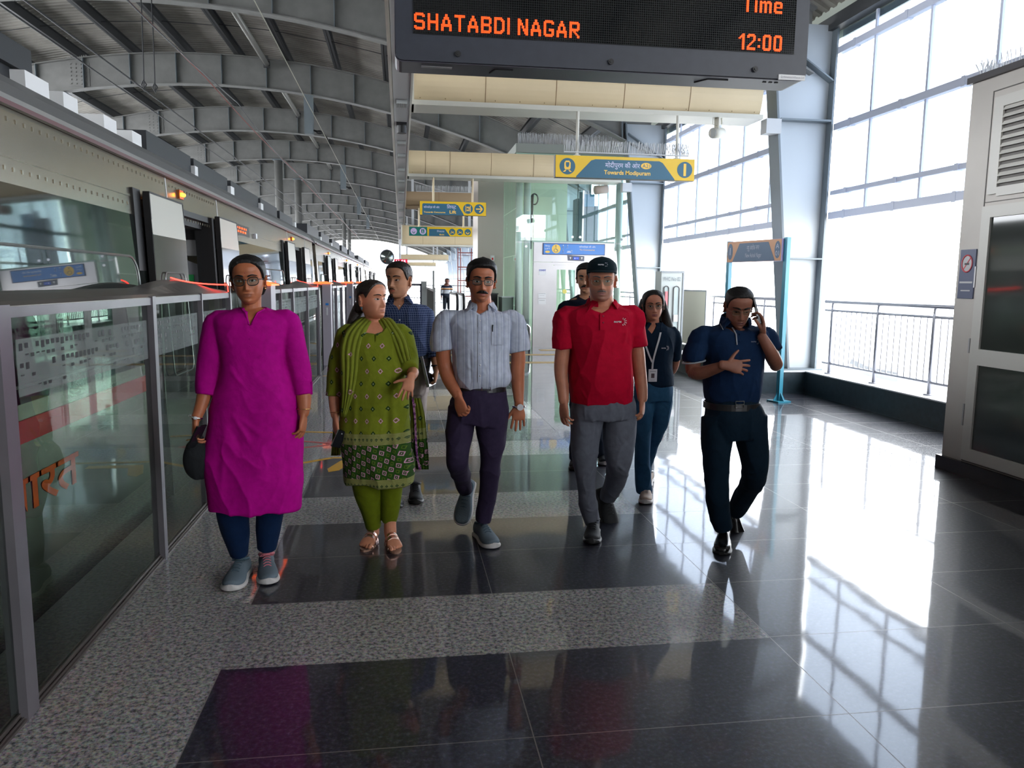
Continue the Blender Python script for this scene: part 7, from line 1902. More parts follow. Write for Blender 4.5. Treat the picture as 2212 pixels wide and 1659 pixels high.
part(b, 'chest_pocket', M_ws, C)
p = wf(fC, C, 1064, 708, Y - .12, .004); part(MB().tube([p + Vector((0, 0, -.022)), p + Vector((.001, 0, .012))], .0032, 8).ball(p + Vector((.001, 0, .013)), .004, 8, 5), 'pen', PHONE, C, True)
def belt(root, Y, px, py, hw, ratio, m, wd=.034, buckle=None, dpy=0, tilt=0):
    c = at(px, py, Y); rx = hw * Y / 1665; b = MB(); rings = []
    for k in range(41):
        a = 2 * pi * k / 40; x, y = math.cos(a), math.sin(a); x = math.copysign(abs(x) ** (2 / 2.3), x); y = math.copysign(abs(y) ** (2 / 2.3), y); p = c + Vector((x * rx, y * rx * ratio, tilt * x)); o_ = Vector((x, y * 1.2, 0)).normalized() * .004
        rings.append([p - Z_ * wd / 2, p + o_ - Z_ * wd / 2, p + o_ + Z_ * wd / 2, p + Z_ * wd / 2])
    o = part(b.loft(rings), 'belt', m, root, False)
    if buckle:
        q = at(buckle, py, Y - rx * ratio - .006); q.y = Y - rx * ratio - .008; bw, bh = .024, .019
        local(MB().tube([q + Vector((-bw, 0, -bh)), q + Vector((bw, 0, -bh)), q + Vector((bw, 0, bh)), q + Vector((-bw, 0, bh))], .003, 6, closed=True).tube([q + Vector((-bw, 0, 0)), q + Vector((bw, -.002, 0))], .002, 6), root).make('buckle', STEEL, o)
    return o
M_plum = cloth_mat('plum_trouser_cloth', (0.030, 0.021, 0.048), rough=.8)
def trousers(root, Y, waist, legs, m, nm='trousers', cre=(), vox=.0055, seed=3.0, amp=.0035, ex=2.2):
    b = MB(); chain(b, Y, waist, n=36, cap='flat', ex=2.3)
    for L in legs: chain(b, Y, L, n=28, cap='flat', ex=ex)
    me = fuse(b, vox); smooth(me, 3); drape_folds(me, amp * 2, amp * 1.2, seed)
    for c in cre:
        p, q, w_, am = c[:4]; dy = c[4] if len(c) > 4 else -.1; crease(me, tuple(at(*p, Y + dy)), tuple(at(*q, Y + dy)), w_, am)
    return finish(me, nm, m, root)
trousers(C, Y, [(1040, 826, 52, 0, .84), (1040, 845, 55, 0, .84), (1035, 880, 64, 0, .76), (1030, 912, 66, 0, .70)],
    [[(997, 880, 30, .0, 1.1), (992, 925, 29, -.03, 1.1), (989, 960, 26, -.06), (988, 990, 24.5, -.07), (991, 1010, 22, .02), (999, 1035, 19, .16), (1006, 1058, 16.5, .28)],
     [(1063, 880, 34, .0, 1.1), (1062, 926, 32, -.01, 1.1), (1062, 964, 26.5, -.02), (1059, 1005, 21.5, -.01), (1055, 1050, 20.5, .03), (1047, 1095, 18, .08), (1043, 1126, 17.5, .10)]], M_plum,
    cre=(((985, 975), (1010, 985), .010, .008, -.15), ((980, 990), (1008, 1000), .010, .007, -.15), ((1045, 1000), (1075, 1012), .010, .008, -.1), ((1040, 1080), (1060, 1092), .008, .008, 0), ((1038, 1100), (1058, 1112), .008, .008, 0), ((1000, 900), (975, 945), .012, .006, -.12), ((1040, 900), (1050, 960), .012, .006, -.12), ((1028, 850), (1028, 905), .006, .005, -.14)))
belt(C, Y, 1040, 836, 53.5, .85, BELT, .036, buckle=1050)
ground_shoe(C, 1042, 4.53, 1062, 4.36, (SN_GREY, SN_SOLE, SN_LACE), sc=1.02, W_=.054, lbl='grey-teal running shoe flat on the floor')
shoe(C, tuple(at(1008, 1058, Y + .33)), (-.22, -.42, -.86), (-.15, -.90, .46), (SN_GREY, SN_SOLE, SN_LACE), sc=1.0, W_=.054, lbl='grey-teal running shoe lifted behind')
p = at(1121, 878, Y - .02); part(band(MB(), p + Vector((0, 0, 0)), .034, .026, (0, 0, 1), .006), 'wristwatch', SILV, C, True)
part(MB().disc(p + Vector((.003, -.030, 0)), (.019, 0, 0), (0, 0, .019), 24, .006), 'watch_dial', BUT, C)

# ---------------------------------------------------------------- man in maroon polo
Y = 4.45
D = person('older man in a maroon polo shirt, black cap and grey trousers', at(1300, 700, Y).x, Y)
cD = dict(id='fair_brown', skin='#c48468', hairm=mat('grey_hair', (.10, .09, .09), .6), jaw=1.10, fat=.8, lips=.7, brow=1.0, lip=(.36, .16, .14), stubble=.45, stubc=(.16, .12, .115), ear=1.2, fold=1.6, bags=1.8, ring=.35)
T = headT(1298, 650, 561, Y - .03, yaw=-12, pitch=3, roll=0)
TORD = [(1300, 655, 30, .03, .85), (1300, 662, 46, .02, .68), (1297, 669, 74, .01, .56), (1294, 682, 82, 0, .58), (1295, 710, 76, 0, .72), (1297, 757, 68, 0, .92), (1298, 800, 70, 0, .98), (1299, 835, 70.5, 0, .94), (1300, 868, 69.5, 0, .84)]
b = MB(); chain(b, Y, shrink(TORD[:6], 5), level=True, cap='flat'); chain(b, Y, [(1300, 690, 36, .03, .8), (1300, 668, 29, .03, .95), (1300, 650, 26, .02, 1.0), (1297, 625, 24, .02, 1.0)])
chain(b, Y, [(1224, 696, 12, 0), (1295, 694, 14, 0), (1363, 696, 12, 0)])
chain(b, Y, [(1224, 702, 14, 0), (1216, 755, 16.5, 0), (1212, 800, 15.5, 0), (1216, 840, 13.5, -.03, .9), (1218, 866, 12, -.05, .8)])
chain(b, Y, [(1364, 702, 14, 0), (1375, 750, 16.5, 0), (1381, 800, 15.5, 0), (1386, 835, 13.5, -.03, .9), (1388, 862, 11.5, -.05, .8)])
hand(b, at(1218, 868, Y - .05), (.02, -.12, -1), (.85, .45, 0), -1, curl=(.25, .30, .38, .45), sc=1.0, thumb=(.85, .35, .25))
hand(b, at(1387, 864, Y - .05), (-.05, -.22, -1), (-.80, .5, 0), 1, curl=(.40, .50, .6, .65), sc=.96, thumb=(.8, .4, .3))
bd = make_body(D, b, T, cD, None)
Wf = face_parts(D, bd, T, cD)
glasses(D, Wf, T, cD, FRAME_G, w_=.0275, h=.0200, r=.0010, kind='round', z=.485)
moustache(D, bd, Wf, mat('grey_moustache', (.20, .18, .17), .8), w_=.024, droop=.006, th=.0058, z0=.262)
make_hair(D, T, cD, [(0, 1.2), (60, .9), (70, .56), (78, .50), (86, .60), (104, .58), (115, .40), (140, .2), (180, .16)], .0035, cD['hairm'], label='short greying hair under the cap')
M_cap_ = cloth_mat('dark_teal_cap_cotton', (0.004, 0.014, 0.020), rough=.8)
def brim(b):
    rings = []
    for i in range(7):
        u = i / 6; row = []
        for k in range(25):
            a = math.radians(-78 + 156 * k / 24); rr = .074 + u * .052 * math.cos(a) ** .5 ; row.append((.082 * math.sin(a) * (1 + .02 * u), YC + .012 + (.072 + u * .060) * math.cos(a) ** .8, .755 * HH + .020 * math.cos(a * 1.1) - .018 * u * math.cos(a) - .006))
        rings.append(row)
    V = [T @ Vector(p) for r in rings for p in r]; n = 25
    F = [(i * n + k, i * n + k + 1, (i + 1) * n + k + 1, (i + 1) * n + k) for i in range(6) for k in range(n - 1)]
    V2 = [p + Vector((0, 0, -.004)) for p in V]; m0 = len(V)
    b.add(V + V2, F + [tuple(q + m0 for q in f[::-1]) for f in F] + [(6 * n + k, 6 * n + k + 1, m0 + 6 * n + k + 1, m0 + 6 * n + k) for k in range(n - 1)])
capo = make_hair(D, T, cD, [(0, .735), (40, .72), (75, .66), (100, .62), (140, .52), (180, .48)], lambda p, r: .010 + .012 * np.clip((r - .7) * 3, 0, 1), M_cap_, name='cap', soft=.004, ripple=.0, label='dark baseball cap with a small white logo', extra=brim)
b = MB(); letters(b, 'ncrtc', T @ Vector((-.010, .112, .905 * HH)), X_, Vector((0, .45, .9)), .016, width=.034, bold=.02, lift=.0); q = T @ Vector((.018, .112, .905 * HH))
for a_ in range(5): b.ball(q + Vector((.008 * math.cos(a_ - 2), 0, .010 * math.sin(a_ - 2))), .0022, 6, 4)
local(b, D).make('cap_logo', BUT, capo)
M_mar = cloth_mat('maroon_polo_pique', (0.47, 0.002, 0.026), rough=.8, weave=600, sheen=.0)
shD, fD = shirt(D, Y, TORD, [[(1295, 690, 16, 0, .8), (1226, 683, 24, 0), (1219, 710, 25, 0), (1217, 732, 25, 0), (1217, 752, 25, 0)], [(1295, 690, 16, 0, .8), (1364, 683, 24, 0), (1370, 708, 24.5, 0), (1373, 730, 25, 0), (1374, 748, 25, 0)]],
    [(1272, 640), (1271, 664), (1284, 672), (1300, 677.5), (1303, 676), (1318, 668), (1327, 660), (1328, 640)], M_mar, 'polo_shirt', fseed=6.0,
    cre=(((1240, 705), (1262, 748), .012, .008), ((1360, 700), (1345, 745), .012, .008), ((1235, 790), (1290, 840), .014, .006), ((1330, 790), (1300, 850), .014, .005), ((1350, 820), (1320, 865), .01, .005), ((1250, 840), (1275, 868), .010, .005)), nlabel='maroon polo shirt')
collar(D, Y, (1300, 656), .088, .082, .040, ((1268, 674), (1333, 668)), M_mar, gap=50, f=fD)
b = MB(); P = [wf(fD, D, 1301, py, Y - .12, .001) for py in range(677, 714, 6)]; b.loft([[p + Vector((-.014, 0, 0)), p + Vector((.014, 0, 0)), p + Vector((.014, -.003, 0)), p + Vector((-.014, -.003, 0))] for p in P]); part(b, 'placket', M_mar, D)
buttons(D, fD, Y, [(1303, 683), (1303, 697)], mat('maroon_button', (.25, .01, .03), .3), .005, .005)
def logo(root, base, f, px, py, Y0, w_px, m):
    p = wf(f, root, px, py, Y0, .004); s = Y0 / 1665.0; b = MB()
    letters(b, 'ncrtc', (p.x - w_px * .20 * s, p.y, p.z), X_, Z_, w_px * .22 * s, width=w_px * .60 * s, bold=.03, lift=0)
    for i in range(6):
        a = math.radians(-70 + 140 * i / 5)
        for j in range(3 if 0 < i < 5 else 2):
            rr = w_px * (.24 + .065 * j) * s; q = w_px * .026 * s; cx_, cz_ = p.x + w_px * .12 * s + rr * math.cos(a), p.z + rr * math.sin(a) * .95; b.box(cx_ - q, cx_ + q, p.y - .001, p.y, cz_ - q, cz_ + q)
    return local(b, root).make('shirt_logo', m, base)
logo(D, shD, fD, 1340, 695, Y, 28, BUT)
M_gtr = cloth_mat('mid_grey_trouser_cloth', (0.135, 0.145, 0.18), rough=.7)
trousers(D, Y, [(1302, 850, 64, 0, .80), (1303, 876, 70, 0, .80), (1303, 900, 71, 0, .74)],
    [[(1270, 890, 36, 0, 1.1), (1267, 930, 32, -.01, 1.1), (1263, 976, 28, -.02), (1264, 1020, 24.5, -.01), (1267, 1065, 22, .03), (1275, 1103, 20.5, .07), (1281, 1128, 19, .09)],
     [(1337, 890, 37, 0, 1.1), (1339, 930, 35.5, -.02, 1.1), (1337, 970, 33, -.04), (1336, 1000, 28, -.02), (1331, 1030, 24, .10), (1320, 1060, 20.5, .24), (1314, 1075, 19, .30)]], M_gtr,
    cre=(((1262, 880), (1266, 1090), .007, .012, -.12), ((1275, 895), (1300, 960), .014, .010, -.12), ((1320, 905), (1350, 960), .012, .008, -.14), ((1345, 880), (1345, 990), .007, .010, -.15), ((1325, 990), (1350, 1020), .010, .008, -.1), ((1258, 1100), (1290, 1108), .008, .008, 0), ((1290, 900), (1285, 980), .012, -.008, -.12), ((1285, 1000), (1262, 1050), .01, .006, -.08)), seed=8.0)
ground_shoe(D, 1281, 4.53, 1279, 4.42, (BLKMESH, SOLEB, BLKMESH), sc=.98, W_=.052, lbl='black shoe flat on the floor')
shoe(D, tuple(at(1311, 1075, Y + .33)), (.20, -.42, -.86), (.10, -.90, .46), (BLKMESH, SOLEB, BLKMESH), sc=1.02, W_=.056, lbl='black shoe lifted behind')
p = at(1378, 903, Y - .08); part(band(MB(), p, .012, .011, (.2, 0, -1), .002, 16), 'ring', GOLD, D, True)
# ---------------------------------------------------------------- man in checked shirt
Y = 5.30
H = person('man in a navy checked shirt and cream trousers half hidden behind the woman in green', at(880, 700, Y).x, Y)
cH = dict(id='olive_brown', skin='#c9906f', hairm=HAIR2, jaw=1.04, lips=.9, brow=1.0, gaze=(-.003, .001), stubble=.22, ear=1.1, ring=.3)
T = headT(861, 644, 570, Y - .02, yaw=-30, pitch=-2, roll=0)
TORH = [(862, 650, 22, .03, .85), (864, 656, 34, .02, .7), (868, 665, 52, .01, .6), (870, 680, 56, 0, .62), (872, 710, 52, 0, .72), (874, 745, 47, 0, .8), (876, 775, 47, 0, .78), (876, 790, 46, 0, .76)]
b = MB(); chain(b, Y, shrink(TORH[:6], 3), level=True, cap='flat'); chain(b, Y, [(864, 680, 26, .03, .8), (863, 660, 19, .03, .95), (862, 645, 17, .03, 1.0), (863, 625, 17, .03, 1.05)])
chain(b, Y, [(820, 682, 10, 0), (868, 680, 12, 0), (915, 682, 10, 0)])
arm(b, Y, [(820, 684, 11, 0), (812, 740, 11, .02), (815, 790, 10, .02)])
arm(b, Y, [(916, 684, 12, 0), (928, 735, 12, .02), (940, 775, 9.5, -.04), (943, 796, 8, -.08)])
hand(b, at(943, 799, Y - .09), (-.15, -.1, -1), (-1, .1, 0), 1, curl=(.55, .6, .65, .7), sc=.95, thumb=(.8, .1, .7))
bd = make_body(H, b, T, cH, None, voxel=.0028)
Wf = face_parts(H, bd, T, cH)
b = MB()
for sx in (-1, 1): b.tube([Wf(sx * (.002 + .022 * t), .250 * HH - .006 * t * t, .001) for t in (0, .25, .5, .75, 1)], [.0032, .003, .0026, .002, .001], 7)
b.ball(Wf(0, .075 * HH, -.003), (.012, .006, .010), 12, 8); part(b, 'goatee', HAIR2, H, True)
make_hair(H, T, cH, [(0, .81), (25, .81), (42, .78), (54, .72), (64, .60), (74, .50), (80, .46), (86, .58), (104, .58), (114, .38), (132, .22), (180, .18)], lambda p, r: .007 + .010 * np.clip((r - .75) * 3, 0, 1), HAIR2, label='short dark hair')
def checks(n, l, t, col):
    h = NX(n, l); s = n.new('ShaderNodeSeparateXYZ'); l.new(t.outputs['Object'], s.inputs[0])
    x = h.m('ADD', s.outputs[0], h.m('MULTIPLY', s.outputs[1], .5))
    a = h.m('LESS_THAN', h.m('FRACT', h.m('MULTIPLY', h.m('ADD', x, 5), 66)), .28); c = h.m('LESS_THAN', h.m('FRACT', h.m('MULTIPLY', s.outputs[2], 66)), .28)
    q = h.mix(h.m('MULTIPLY', a, .6), tuple(col), (.16, .20, .33)); return h.mix(h.m('MULTIPLY', c, .6), q, (.16, .20, .33))
M_chk = cloth_mat('navy_check_cotton', (0.020, 0.034, 0.095), pat=checks, bump=.15)
shH, fH = shirt(H, Y, TORH, [[(868, 682, 13, 0, .8), (822, 678, 18, 0), (812, 700, 18, 0), (808, 740, 16, 0), (814, 775, 14, 0)], [(868, 682, 13, 0, .8), (913, 678, 18, 0), (922, 702, 17, 0), (928, 735, 16, .01), (935, 764, 13.5, -.02)]],
    [(848, 640), (846, 656), (856, 662), (862, 672), (866, 664), (876, 652), (878, 640)], M_chk, 'shirt', fseed=4.0, vox=.0055, nlabel='navy checked shirt')
collar(H, Y, (862, 646), .072, .072, .042, ((838, 664), (893, 660)), M_chk, gap=50, f=fH)
buttons(H, fH, Y, [(863, py) for py in (661, 691, 722, 752)], BUT)
p = at(937, 767, Y - .03); b = MB(); c_ = p
for k in range(2): band(b, p + Vector((-.002 * k, 0, .010 - .02 * k)), .046, .046, (.2, -.3, -1), .011)
part(b, 'rolled_cuff', M_chk, H, True)
trousers(H, Y, [(876, 780, 44, 0, .8), (876, 800, 46, 0, .8), (877, 830, 47, 0, .76), (878, 850, 47, 0, .7)],
    [[(858, 840, 24, 0, 1.1), (857, 900, 21, -.02), (856, 960, 17, 0), (856, 1020, 15, .04)], [(900, 840, 24, 0, 1.1), (903, 890, 18, -.02), (905, 920, 15, -.02), (902, 960, 14, .04), (898, 1010, 13.5, .10)]], cloth_mat('cream_trouser_cloth', (0.42, 0.36, 0.33), rough=.8), seed=2.0)
ground_shoe(H, 856, 5.4, 856, 5.25, (BLKMESH, SOLEB, BLKMESH), sc=1.0); ground_shoe(H, 898, 5.5, 899, 5.35, (BLKMESH, SOLEB, BLKMESH), sc=1.0)
p = at(942, 789, Y - .075); part(band(MB(), p, .029, .027, (.1, 0, -1), .006), 'wristwatch', PHONE, H, True)
p = at(925, 800, Y - .10); t = thing('tablet', 'black tablet with a pale edge held by the man in the checked shirt', 'tablet', p)
u = Vector((.22, -.05, -1)).normalized(); v = Vector((.35, .9, 0)); v = (v - u * v.dot(u)).normalized(); w3 = u.cross(v)
part(MB().obox(p, u * .105, v * .07, w3 * .008), 'tablet_cover', PHONE, t); part(MB().obox(p - v * .069, u * .105, v * .0035, w3 * .0095), 'tablet_edge', PHONE_E, t)

# ---------------------------------------------------------------- man in black behind the maroon polo
Y = 6.25
E_ = person('man with moustache in a black T-shirt half hidden behind the man in maroon', at(1262, 700, Y).x, Y)
cE = dict(id='warm_brown', skin='#bd896b', hairm=HAIR, jaw=1.05, lips=.9, brow=1.6, gaze=(-.002, 0), stubble=.2, ear=1.0)
T = headT(1266, 633, 571, Y - .02, yaw=-22, pitch=2)
TORE = [(1267, 638, 18, .03, .85), (1267, 644, 30, .02, .7), (1267, 652, 46, .01, .6), (1267, 668, 50, 0, .62), (1267, 695, 46, 0, .72), (1267, 730, 41, 0, .8), (1267, 775, 41, 0, .8), (1267, 800, 41, 0, .76)]
b = MB(); chain(b, Y, shrink(TORE[:6], 2.5), level=True, cap='flat'); chain(b, Y, [(1267, 668, 22, .03, .8), (1267, 646, 15, .03, 1), (1267, 630, 14, .03, 1.05), (1267, 615, 14, .03, 1.05)])
for q in (-1, 1): arm(b, Y, [(1267 + q * 44, 668, 10, 0), (1267 + q * 52, 720, 10, 0), (1267 + q * 50, 770, 8.5, -.03), (1267 + q * 48, 800, 7, -.06)]); hand(b, at(1267 + q * 48, 803, Y - .06), (0, -.1, -1), (-q, .2, 0), q, curl=(.4, .45, .5, .5), sc=.95)
bd = make_body(E_, b, T, cE, None, voxel=.0032); Wf = face_parts(E_, bd, T, cE)
moustache(E_, bd, Wf, HAIR, w_=.030, droop=.011, th=.0085, z0=.250)
make_hair(E_, T, cE, HM, lambda p, r: .009 + .010 * np.clip((r - .72) * 3.5, 0, 1), HAIR, label='black hair')
M_blk = cloth_mat('black_tee_cotton', (0.006, 0.009, 0.020))
shirt(E_, Y, TORE, [[(1267, 666, 10, 0, .8), (1225, 664, 15, 0), (1217, 685, 15.5, 0), (1213, 706, 15.5, 0)], [(1267, 666, 10, 0, .8), (1309, 664, 15, 0), (1317, 685, 15.5, 0), (1321, 706, 15.5, 0)]], [(1256, 625), (1257, 643), (1267, 648), (1277, 643), (1278, 625)], M_blk, 't_shirt', fseed=9.0, vox=.0065, nlabel='black T-shirt')
trousers(E_, Y, [(1267, 790, 39, 0, .8), (1267, 810, 41, 0, .8), (1267, 845, 41, 0, .7)], [[(1250, 835, 21, 0, 1.1), (1248, 890, 17, -.03), (1244, 950, 13, .0), (1241, 990, 11, .03)], [(1284, 835, 21, 0, 1.1), (1288, 890, 17, 0), (1294, 940, 14, .10), (1298, 985, 12, .2)]], mat('denim_dark', (0.012, 0.022, 0.045), .8), vox=.0065)
ground_shoe(E_, 1241, 6.35, 1238, 6.2, (BLKMESH, SOLEB, BLKMESH)); ground_shoe(E_, 1298, 6.5, 1301, 6.35, (BLKMESH, SN_SOLE, BLKMESH))

# ---------------------------------------------------------------- woman with lanyard
Y = 5.30
F_ = person('young woman with long black hair, glasses and a white lanyard over a navy polo', at(1412, 700, Y).x, Y)
cF = dict(id='rosy_brown', skin='#bd7f66', hairm=HAIR, jaw=1.0, lips=1.2, brow=.8, gaze=(0, 0), lip=(.27, .09, .09), fold=.3, bags=.3, fat=.4)
T = headT(1412, 692, 627, Y - .02, yaw=-13, pitch=1, roll=-3)
TORF = [(1412, 697, 20, .03, .85), (1413, 704, 32, .02, .66), (1414, 711, 46, .01, .58), (1414, 724, 50, 0, .62), (1413, 750, 44, 0, .80), (1411, 785, 40, 0, .82), (1412, 810, 42, 0, .78), (1413, 832, 44, 0, .74)]
b = MB(); chain(b, Y, shrink(TORF[:6], 2.6), level=True, cap='flat'); chain(b, Y, [(1412, 724, 22, .03, .8), (1411, 706, 15, .03, .95), (1410, 692, 14, .03, 1), (1409, 672, 14, .03, 1)])
for q in (-1, 1): arm(b, Y, [(1414 + q * 42, 724, 9, 0), (1414 + q * 47, 770, 9, .03), (1414 + q * 40, 800, 8, .08), (1414 + q * 22, 812, 7, .17)]); hand(b, at(1414 + q * 18, 813, Y + .18), (-q, .1, -.1), (0, -1, 0), -q, curl=(.4, .4, .45, .5), sc=.85)
bd = make_body(F_, b, T, cF, None, voxel=.0028); Wf = face_parts(F_, bd, T, cF)
glasses(F_, Wf, T, cF, FRAME_G, w_=.0265, h=.0215, r=.0010, kind='round', z=.485)
def longF(b):
    limb(b, [(*at(1389, 650, Y + .05), .020, .03), (*at(1384, 675, Y + .04), .026, .035), (*at(1383, 700, Y - .00), .027, .03), (*at(1386, 722, Y - .03), .020, .018), (*at(1388, 740, Y - .05), .008, .006)], n=18)
    limb(b, [(*at(1432, 652, Y + .05), .020, .03), (*at(1437, 680, Y + .04), .030, .04), (*at(1443, 705, Y + .01), .038, .034), (*at(1448, 728, Y + .02), .030, .026), (*at(1452, 745, Y + .04), .012, .010)], n=18)
    limb(b, [(*at(1410, 660, Y + .10), .065, .035), (*at(1412, 700, Y + .13), .080, .03), (*at(1414, 740, Y + .15), .07, .02)], n=20)
make_hair(F_, T, cF, [(0, .86), (20, .84), (36, .78), (50, .68), (62, .52), (72, .36), (85, .25), (120, .12), (180, .05)], .012, HAIR, extra=longF, label='long black hair over the shoulders')
M_np = cloth_mat('navy_polo_pique', (0.006, 0.018, 0.038), weave=600)
shF, fF = shirt(F_, Y, TORF, [[(1414, 720, 10, 0, .8), (1374, 720, 14, 0), (1368, 745, 14, .01), (1366, 772, 13, .03)], [(1414, 720, 10, 0, .8), (1452, 719, 14.5, 0), (1459, 745, 14, .01), (1459, 775, 13.5, .04)]],
    [(1398, 690), (1398, 705), (1410, 722), (1424, 705), (1424, 690)], M_np, 'polo_shirt', fseed=5.0, vox=.0055, nlabel='navy polo shirt')
collar(F_, Y, (1412, 700), .062, .060, .030, ((1396, 716), (1427, 715)), M_np, gap=60, f=fF)
logo(F_, shF, fF, 1437, 752, Y, 17, BUT)
M_lan = mat('lanyard_white', (0.60, 0.62, 0.66), .6)
def strap(f, root, Y0, P, w_, m, nm, base=None):
    b = MB(); rr = []
    for px, py in P: 
        p = wf(f, root, px, py, Y0 - .1, .004); rr.append([p + Vector((-w_ / 2, 0, 0)), p + Vector((w_ / 2, 0, 0)), p + Vector((w_ / 2, -.002, 0)), p + Vector((-w_ / 2, -.002, 0))])
    return part(b.loft(rr), nm, m, root)
strap(fF, F_, Y, [(1386, 716), (1390, 732), (1396, 750), (1402, 767), (1409, 783)], .013, M_lan, 'lanyard'); strap(fF, F_, Y, [(1427, 718), (1423, 735), (1418, 752), (1413, 770), (1410, 784), (1409, 797)], .013, M_lan, 'lanyard')
p = wf(fF, F_, 1410, 811, Y - .12, .012); cd = part(MB().box(p.x - .031, p.x + .031, p.y - .002, p.y + .002, p.z - .044, p.z + .044), 'identity_card', BUT, F_)
local(MB().box(p.x - .012, p.x + .012, p.y - .003, p.y - .0021, p.z - .018, p.z + .014), F_).make('card_photo', mat('card_photo_tone', (0.06, 0.03, 0.04), .5), cd); local(MB().box(p.x - .022, p.x + .022, p.y - .003, p.y - .0021, p.z + .026, p.z + .031).box(p.x - .016, p.x + .016, p.y - .003, p.y - .0021, p.z - .034, p.z - .031), F_).make('card_print', mat('grey_print', (0, 0, 0)), cd)
def denim(n, l, t, col):
    h = NX(n, l); x = n.new('ShaderNodeTexNoise'); x.inputs['Scale'].default_value = 5; l.new(t.outputs['Object'], x.inputs['Vector']); return h.mix(h.m('MULTIPLY', x.outputs[0], .8), tuple(col), (.045, .13, .25))
trousers(F_, Y, [(1412, 822, 40, 0, .8), (1412, 840, 43, 0, .82), (1411, 865, 43, 0, .78)],
    [[(1392, 860, 24, 0, 1.1), (1388, 915, 21, -.06), (1388, 960, 19, -.08), (1388, 1010, 18, -.05), (1391, 1060, 17, .0)], [(1430, 862, 24, 0, 1.1), (1424, 905, 20, .0), (1411, 950, 15, .10), (1400, 990, 13, .25), (1396, 1015, 13, .35)]], cloth_mat('blue_denim', (0.012, 0.060, 0.125), pat=denim, rough=.8), nm='jeans', seed=6.0, vox=.0058)
ground_shoe(F_, 1393, 5.30, 1391, 5.12, (mat('beige_canvas_shoe', (0.42, 0.33, 0.27), .7), SN_SOLE, BUT), sc=.92, W_=.050); ground_shoe(F_, 1397, 5.72, 1390, 5.6, (MATS['beige_canvas_shoe'], SN_SOLE, BUT), sc=.9)

# ---------------------------------------------------------------- man on the phone
Y = 4.17
G = person('man in a navy polo with white cuff piping talking on a phone', at(1590, 700, Y).x, Y)
cG = dict(id='dark_brown', skin='#9c6652', hairm=HAIR, jaw=1.04, lips=1.1, brow=1.15, gaze=(0, -.002), open=.45, stubble=.2, ear=1.15, nose=1.15, lip=(.22, .085, .075))
T = headT(1590, 702, 615, Y - .01, yaw=-10, pitch=20, roll=0)
TORG = [(1588, 700, 27, .04, .85), (1588, 706, 46, .03, .7), (1586, 713, 72, .01, .58), (1586, 727, 78, 0, .60), (1585, 755, 70, 0, .72), (1583, 800, 66, 0, .84), (1581, 835, 65, 0, .86), (1580, 858, 62, 0, .84), (1580, 868, 56, 0, .84)]
b = MB(); chain(b, Y, shrink(TORG[:6], 5), level=True, cap='flat'); chain(b, Y, [(1589, 728, 32, .03, .8), (1590, 708, 26, .03, .95), (1591, 690, 24, .03, 1.05), (1592, 665, 22, .04, 1.05)])
chain(b, Y, [(1516, 730, 12, 0), (1586, 728, 14, 0), (1655, 730, 12, 0)])
arm(b, Y, [(1515, 740, 14, 0), (1500, 775, 17, .0), (1497, 800, 16.5, -.02), (1512, 806, 16, -.07, .9), (1545, 796, 13.5, -.15, .85), (1562, 790, 11.5, -.19, .8)])
hand(b, at(1566, 789, Y - .20), (1, -.22, -.10), (.05, 1, -.15), 1, curl=(.20, .30, .36, .42), sc=.98, spread=.22, thumb=(.45, .85, .15))
arm(b, Y, [(1650, 740, 14, 0), (1666, 765, 17, -.02), (1677, 788, 16, -.06, .9), (1672, 775, 15, -.12, .9), (1660, 752, 13.5, -.14, .9), (1646, 727, 11, -.13, .85)])
hand(b, at(1648, 724, Y - .12), (-.08, .04, 1), (-1, .25, 0), 1, curl=(.28, .45, .55, .62), sc=.98, thumb=(.85, .15, .55), tcurl=.1)
bd = make_body(G, b, T, cG, None); Wf = face_parts(G, bd, T, cG)
glasses(G, Wf, T, cG, FRAME_G, w_=.0245, h=.0150, r=.0009, kind='rect', z=.485)
make_hair(G, T, cG, [(0, .835), (25, .83), (42, .79), (55, .72), (66, .60), (74, .47), (80, .44), (86, .56), (104, .56), (112, .36), (130, .22), (180, .18)], lambda p, r: .0045 + .006 * np.clip((r - .72) * 3.5, 0, 1), HAIR, label='short cropped black hair')
M_npg = cloth_mat('navy_polo_blue', (0.008, 0.026, 0.075), weave=600)
shG, fG = shirt(G, Y, TORG, [[(1586, 726, 14, 0, .8), (1519, 727, 23, 0), (1508, 748, 25, 0), (1500, 764, 25.5, -.01), (1499, 779, 24, -.01)], [(1586, 726, 14, 0, .8), (1652, 726, 22, 0), (1665, 745, 21, -.01), (1674, 760, 19, -.03)]],
    [(1564, 690), (1566, 704), (1580, 712), (1588, 722), (1594, 712), (1608, 704), (1612, 690)], M_npg, 'polo_shirt', fseed=7.0,
    cre=(((1530, 740), (1560, 790), .012, .008), ((1640, 760), (1600, 800), .012, .006), ((1530, 820), (1570, 855), .012, .007), ((1630, 800), (1620, 860), .010, .006), ((1600, 740), (1560, 770), .012, .005)), nlabel='navy polo shirt tucked into the trousers')
collar(G, Y, (1588, 693), .080, .078, .046, ((1561, 712), (1618, 706)), M_npg, gap=52, f=fG)
M_pip = mat('white_piping', (0.45, 0.47, 0.52), .7)
c_ = at(1499, 781, Y - .01); part(band(MB(), c_, .064, .058, (.15, 0, -1), .005, 32), 'cuff_piping', M_pip, G, True)
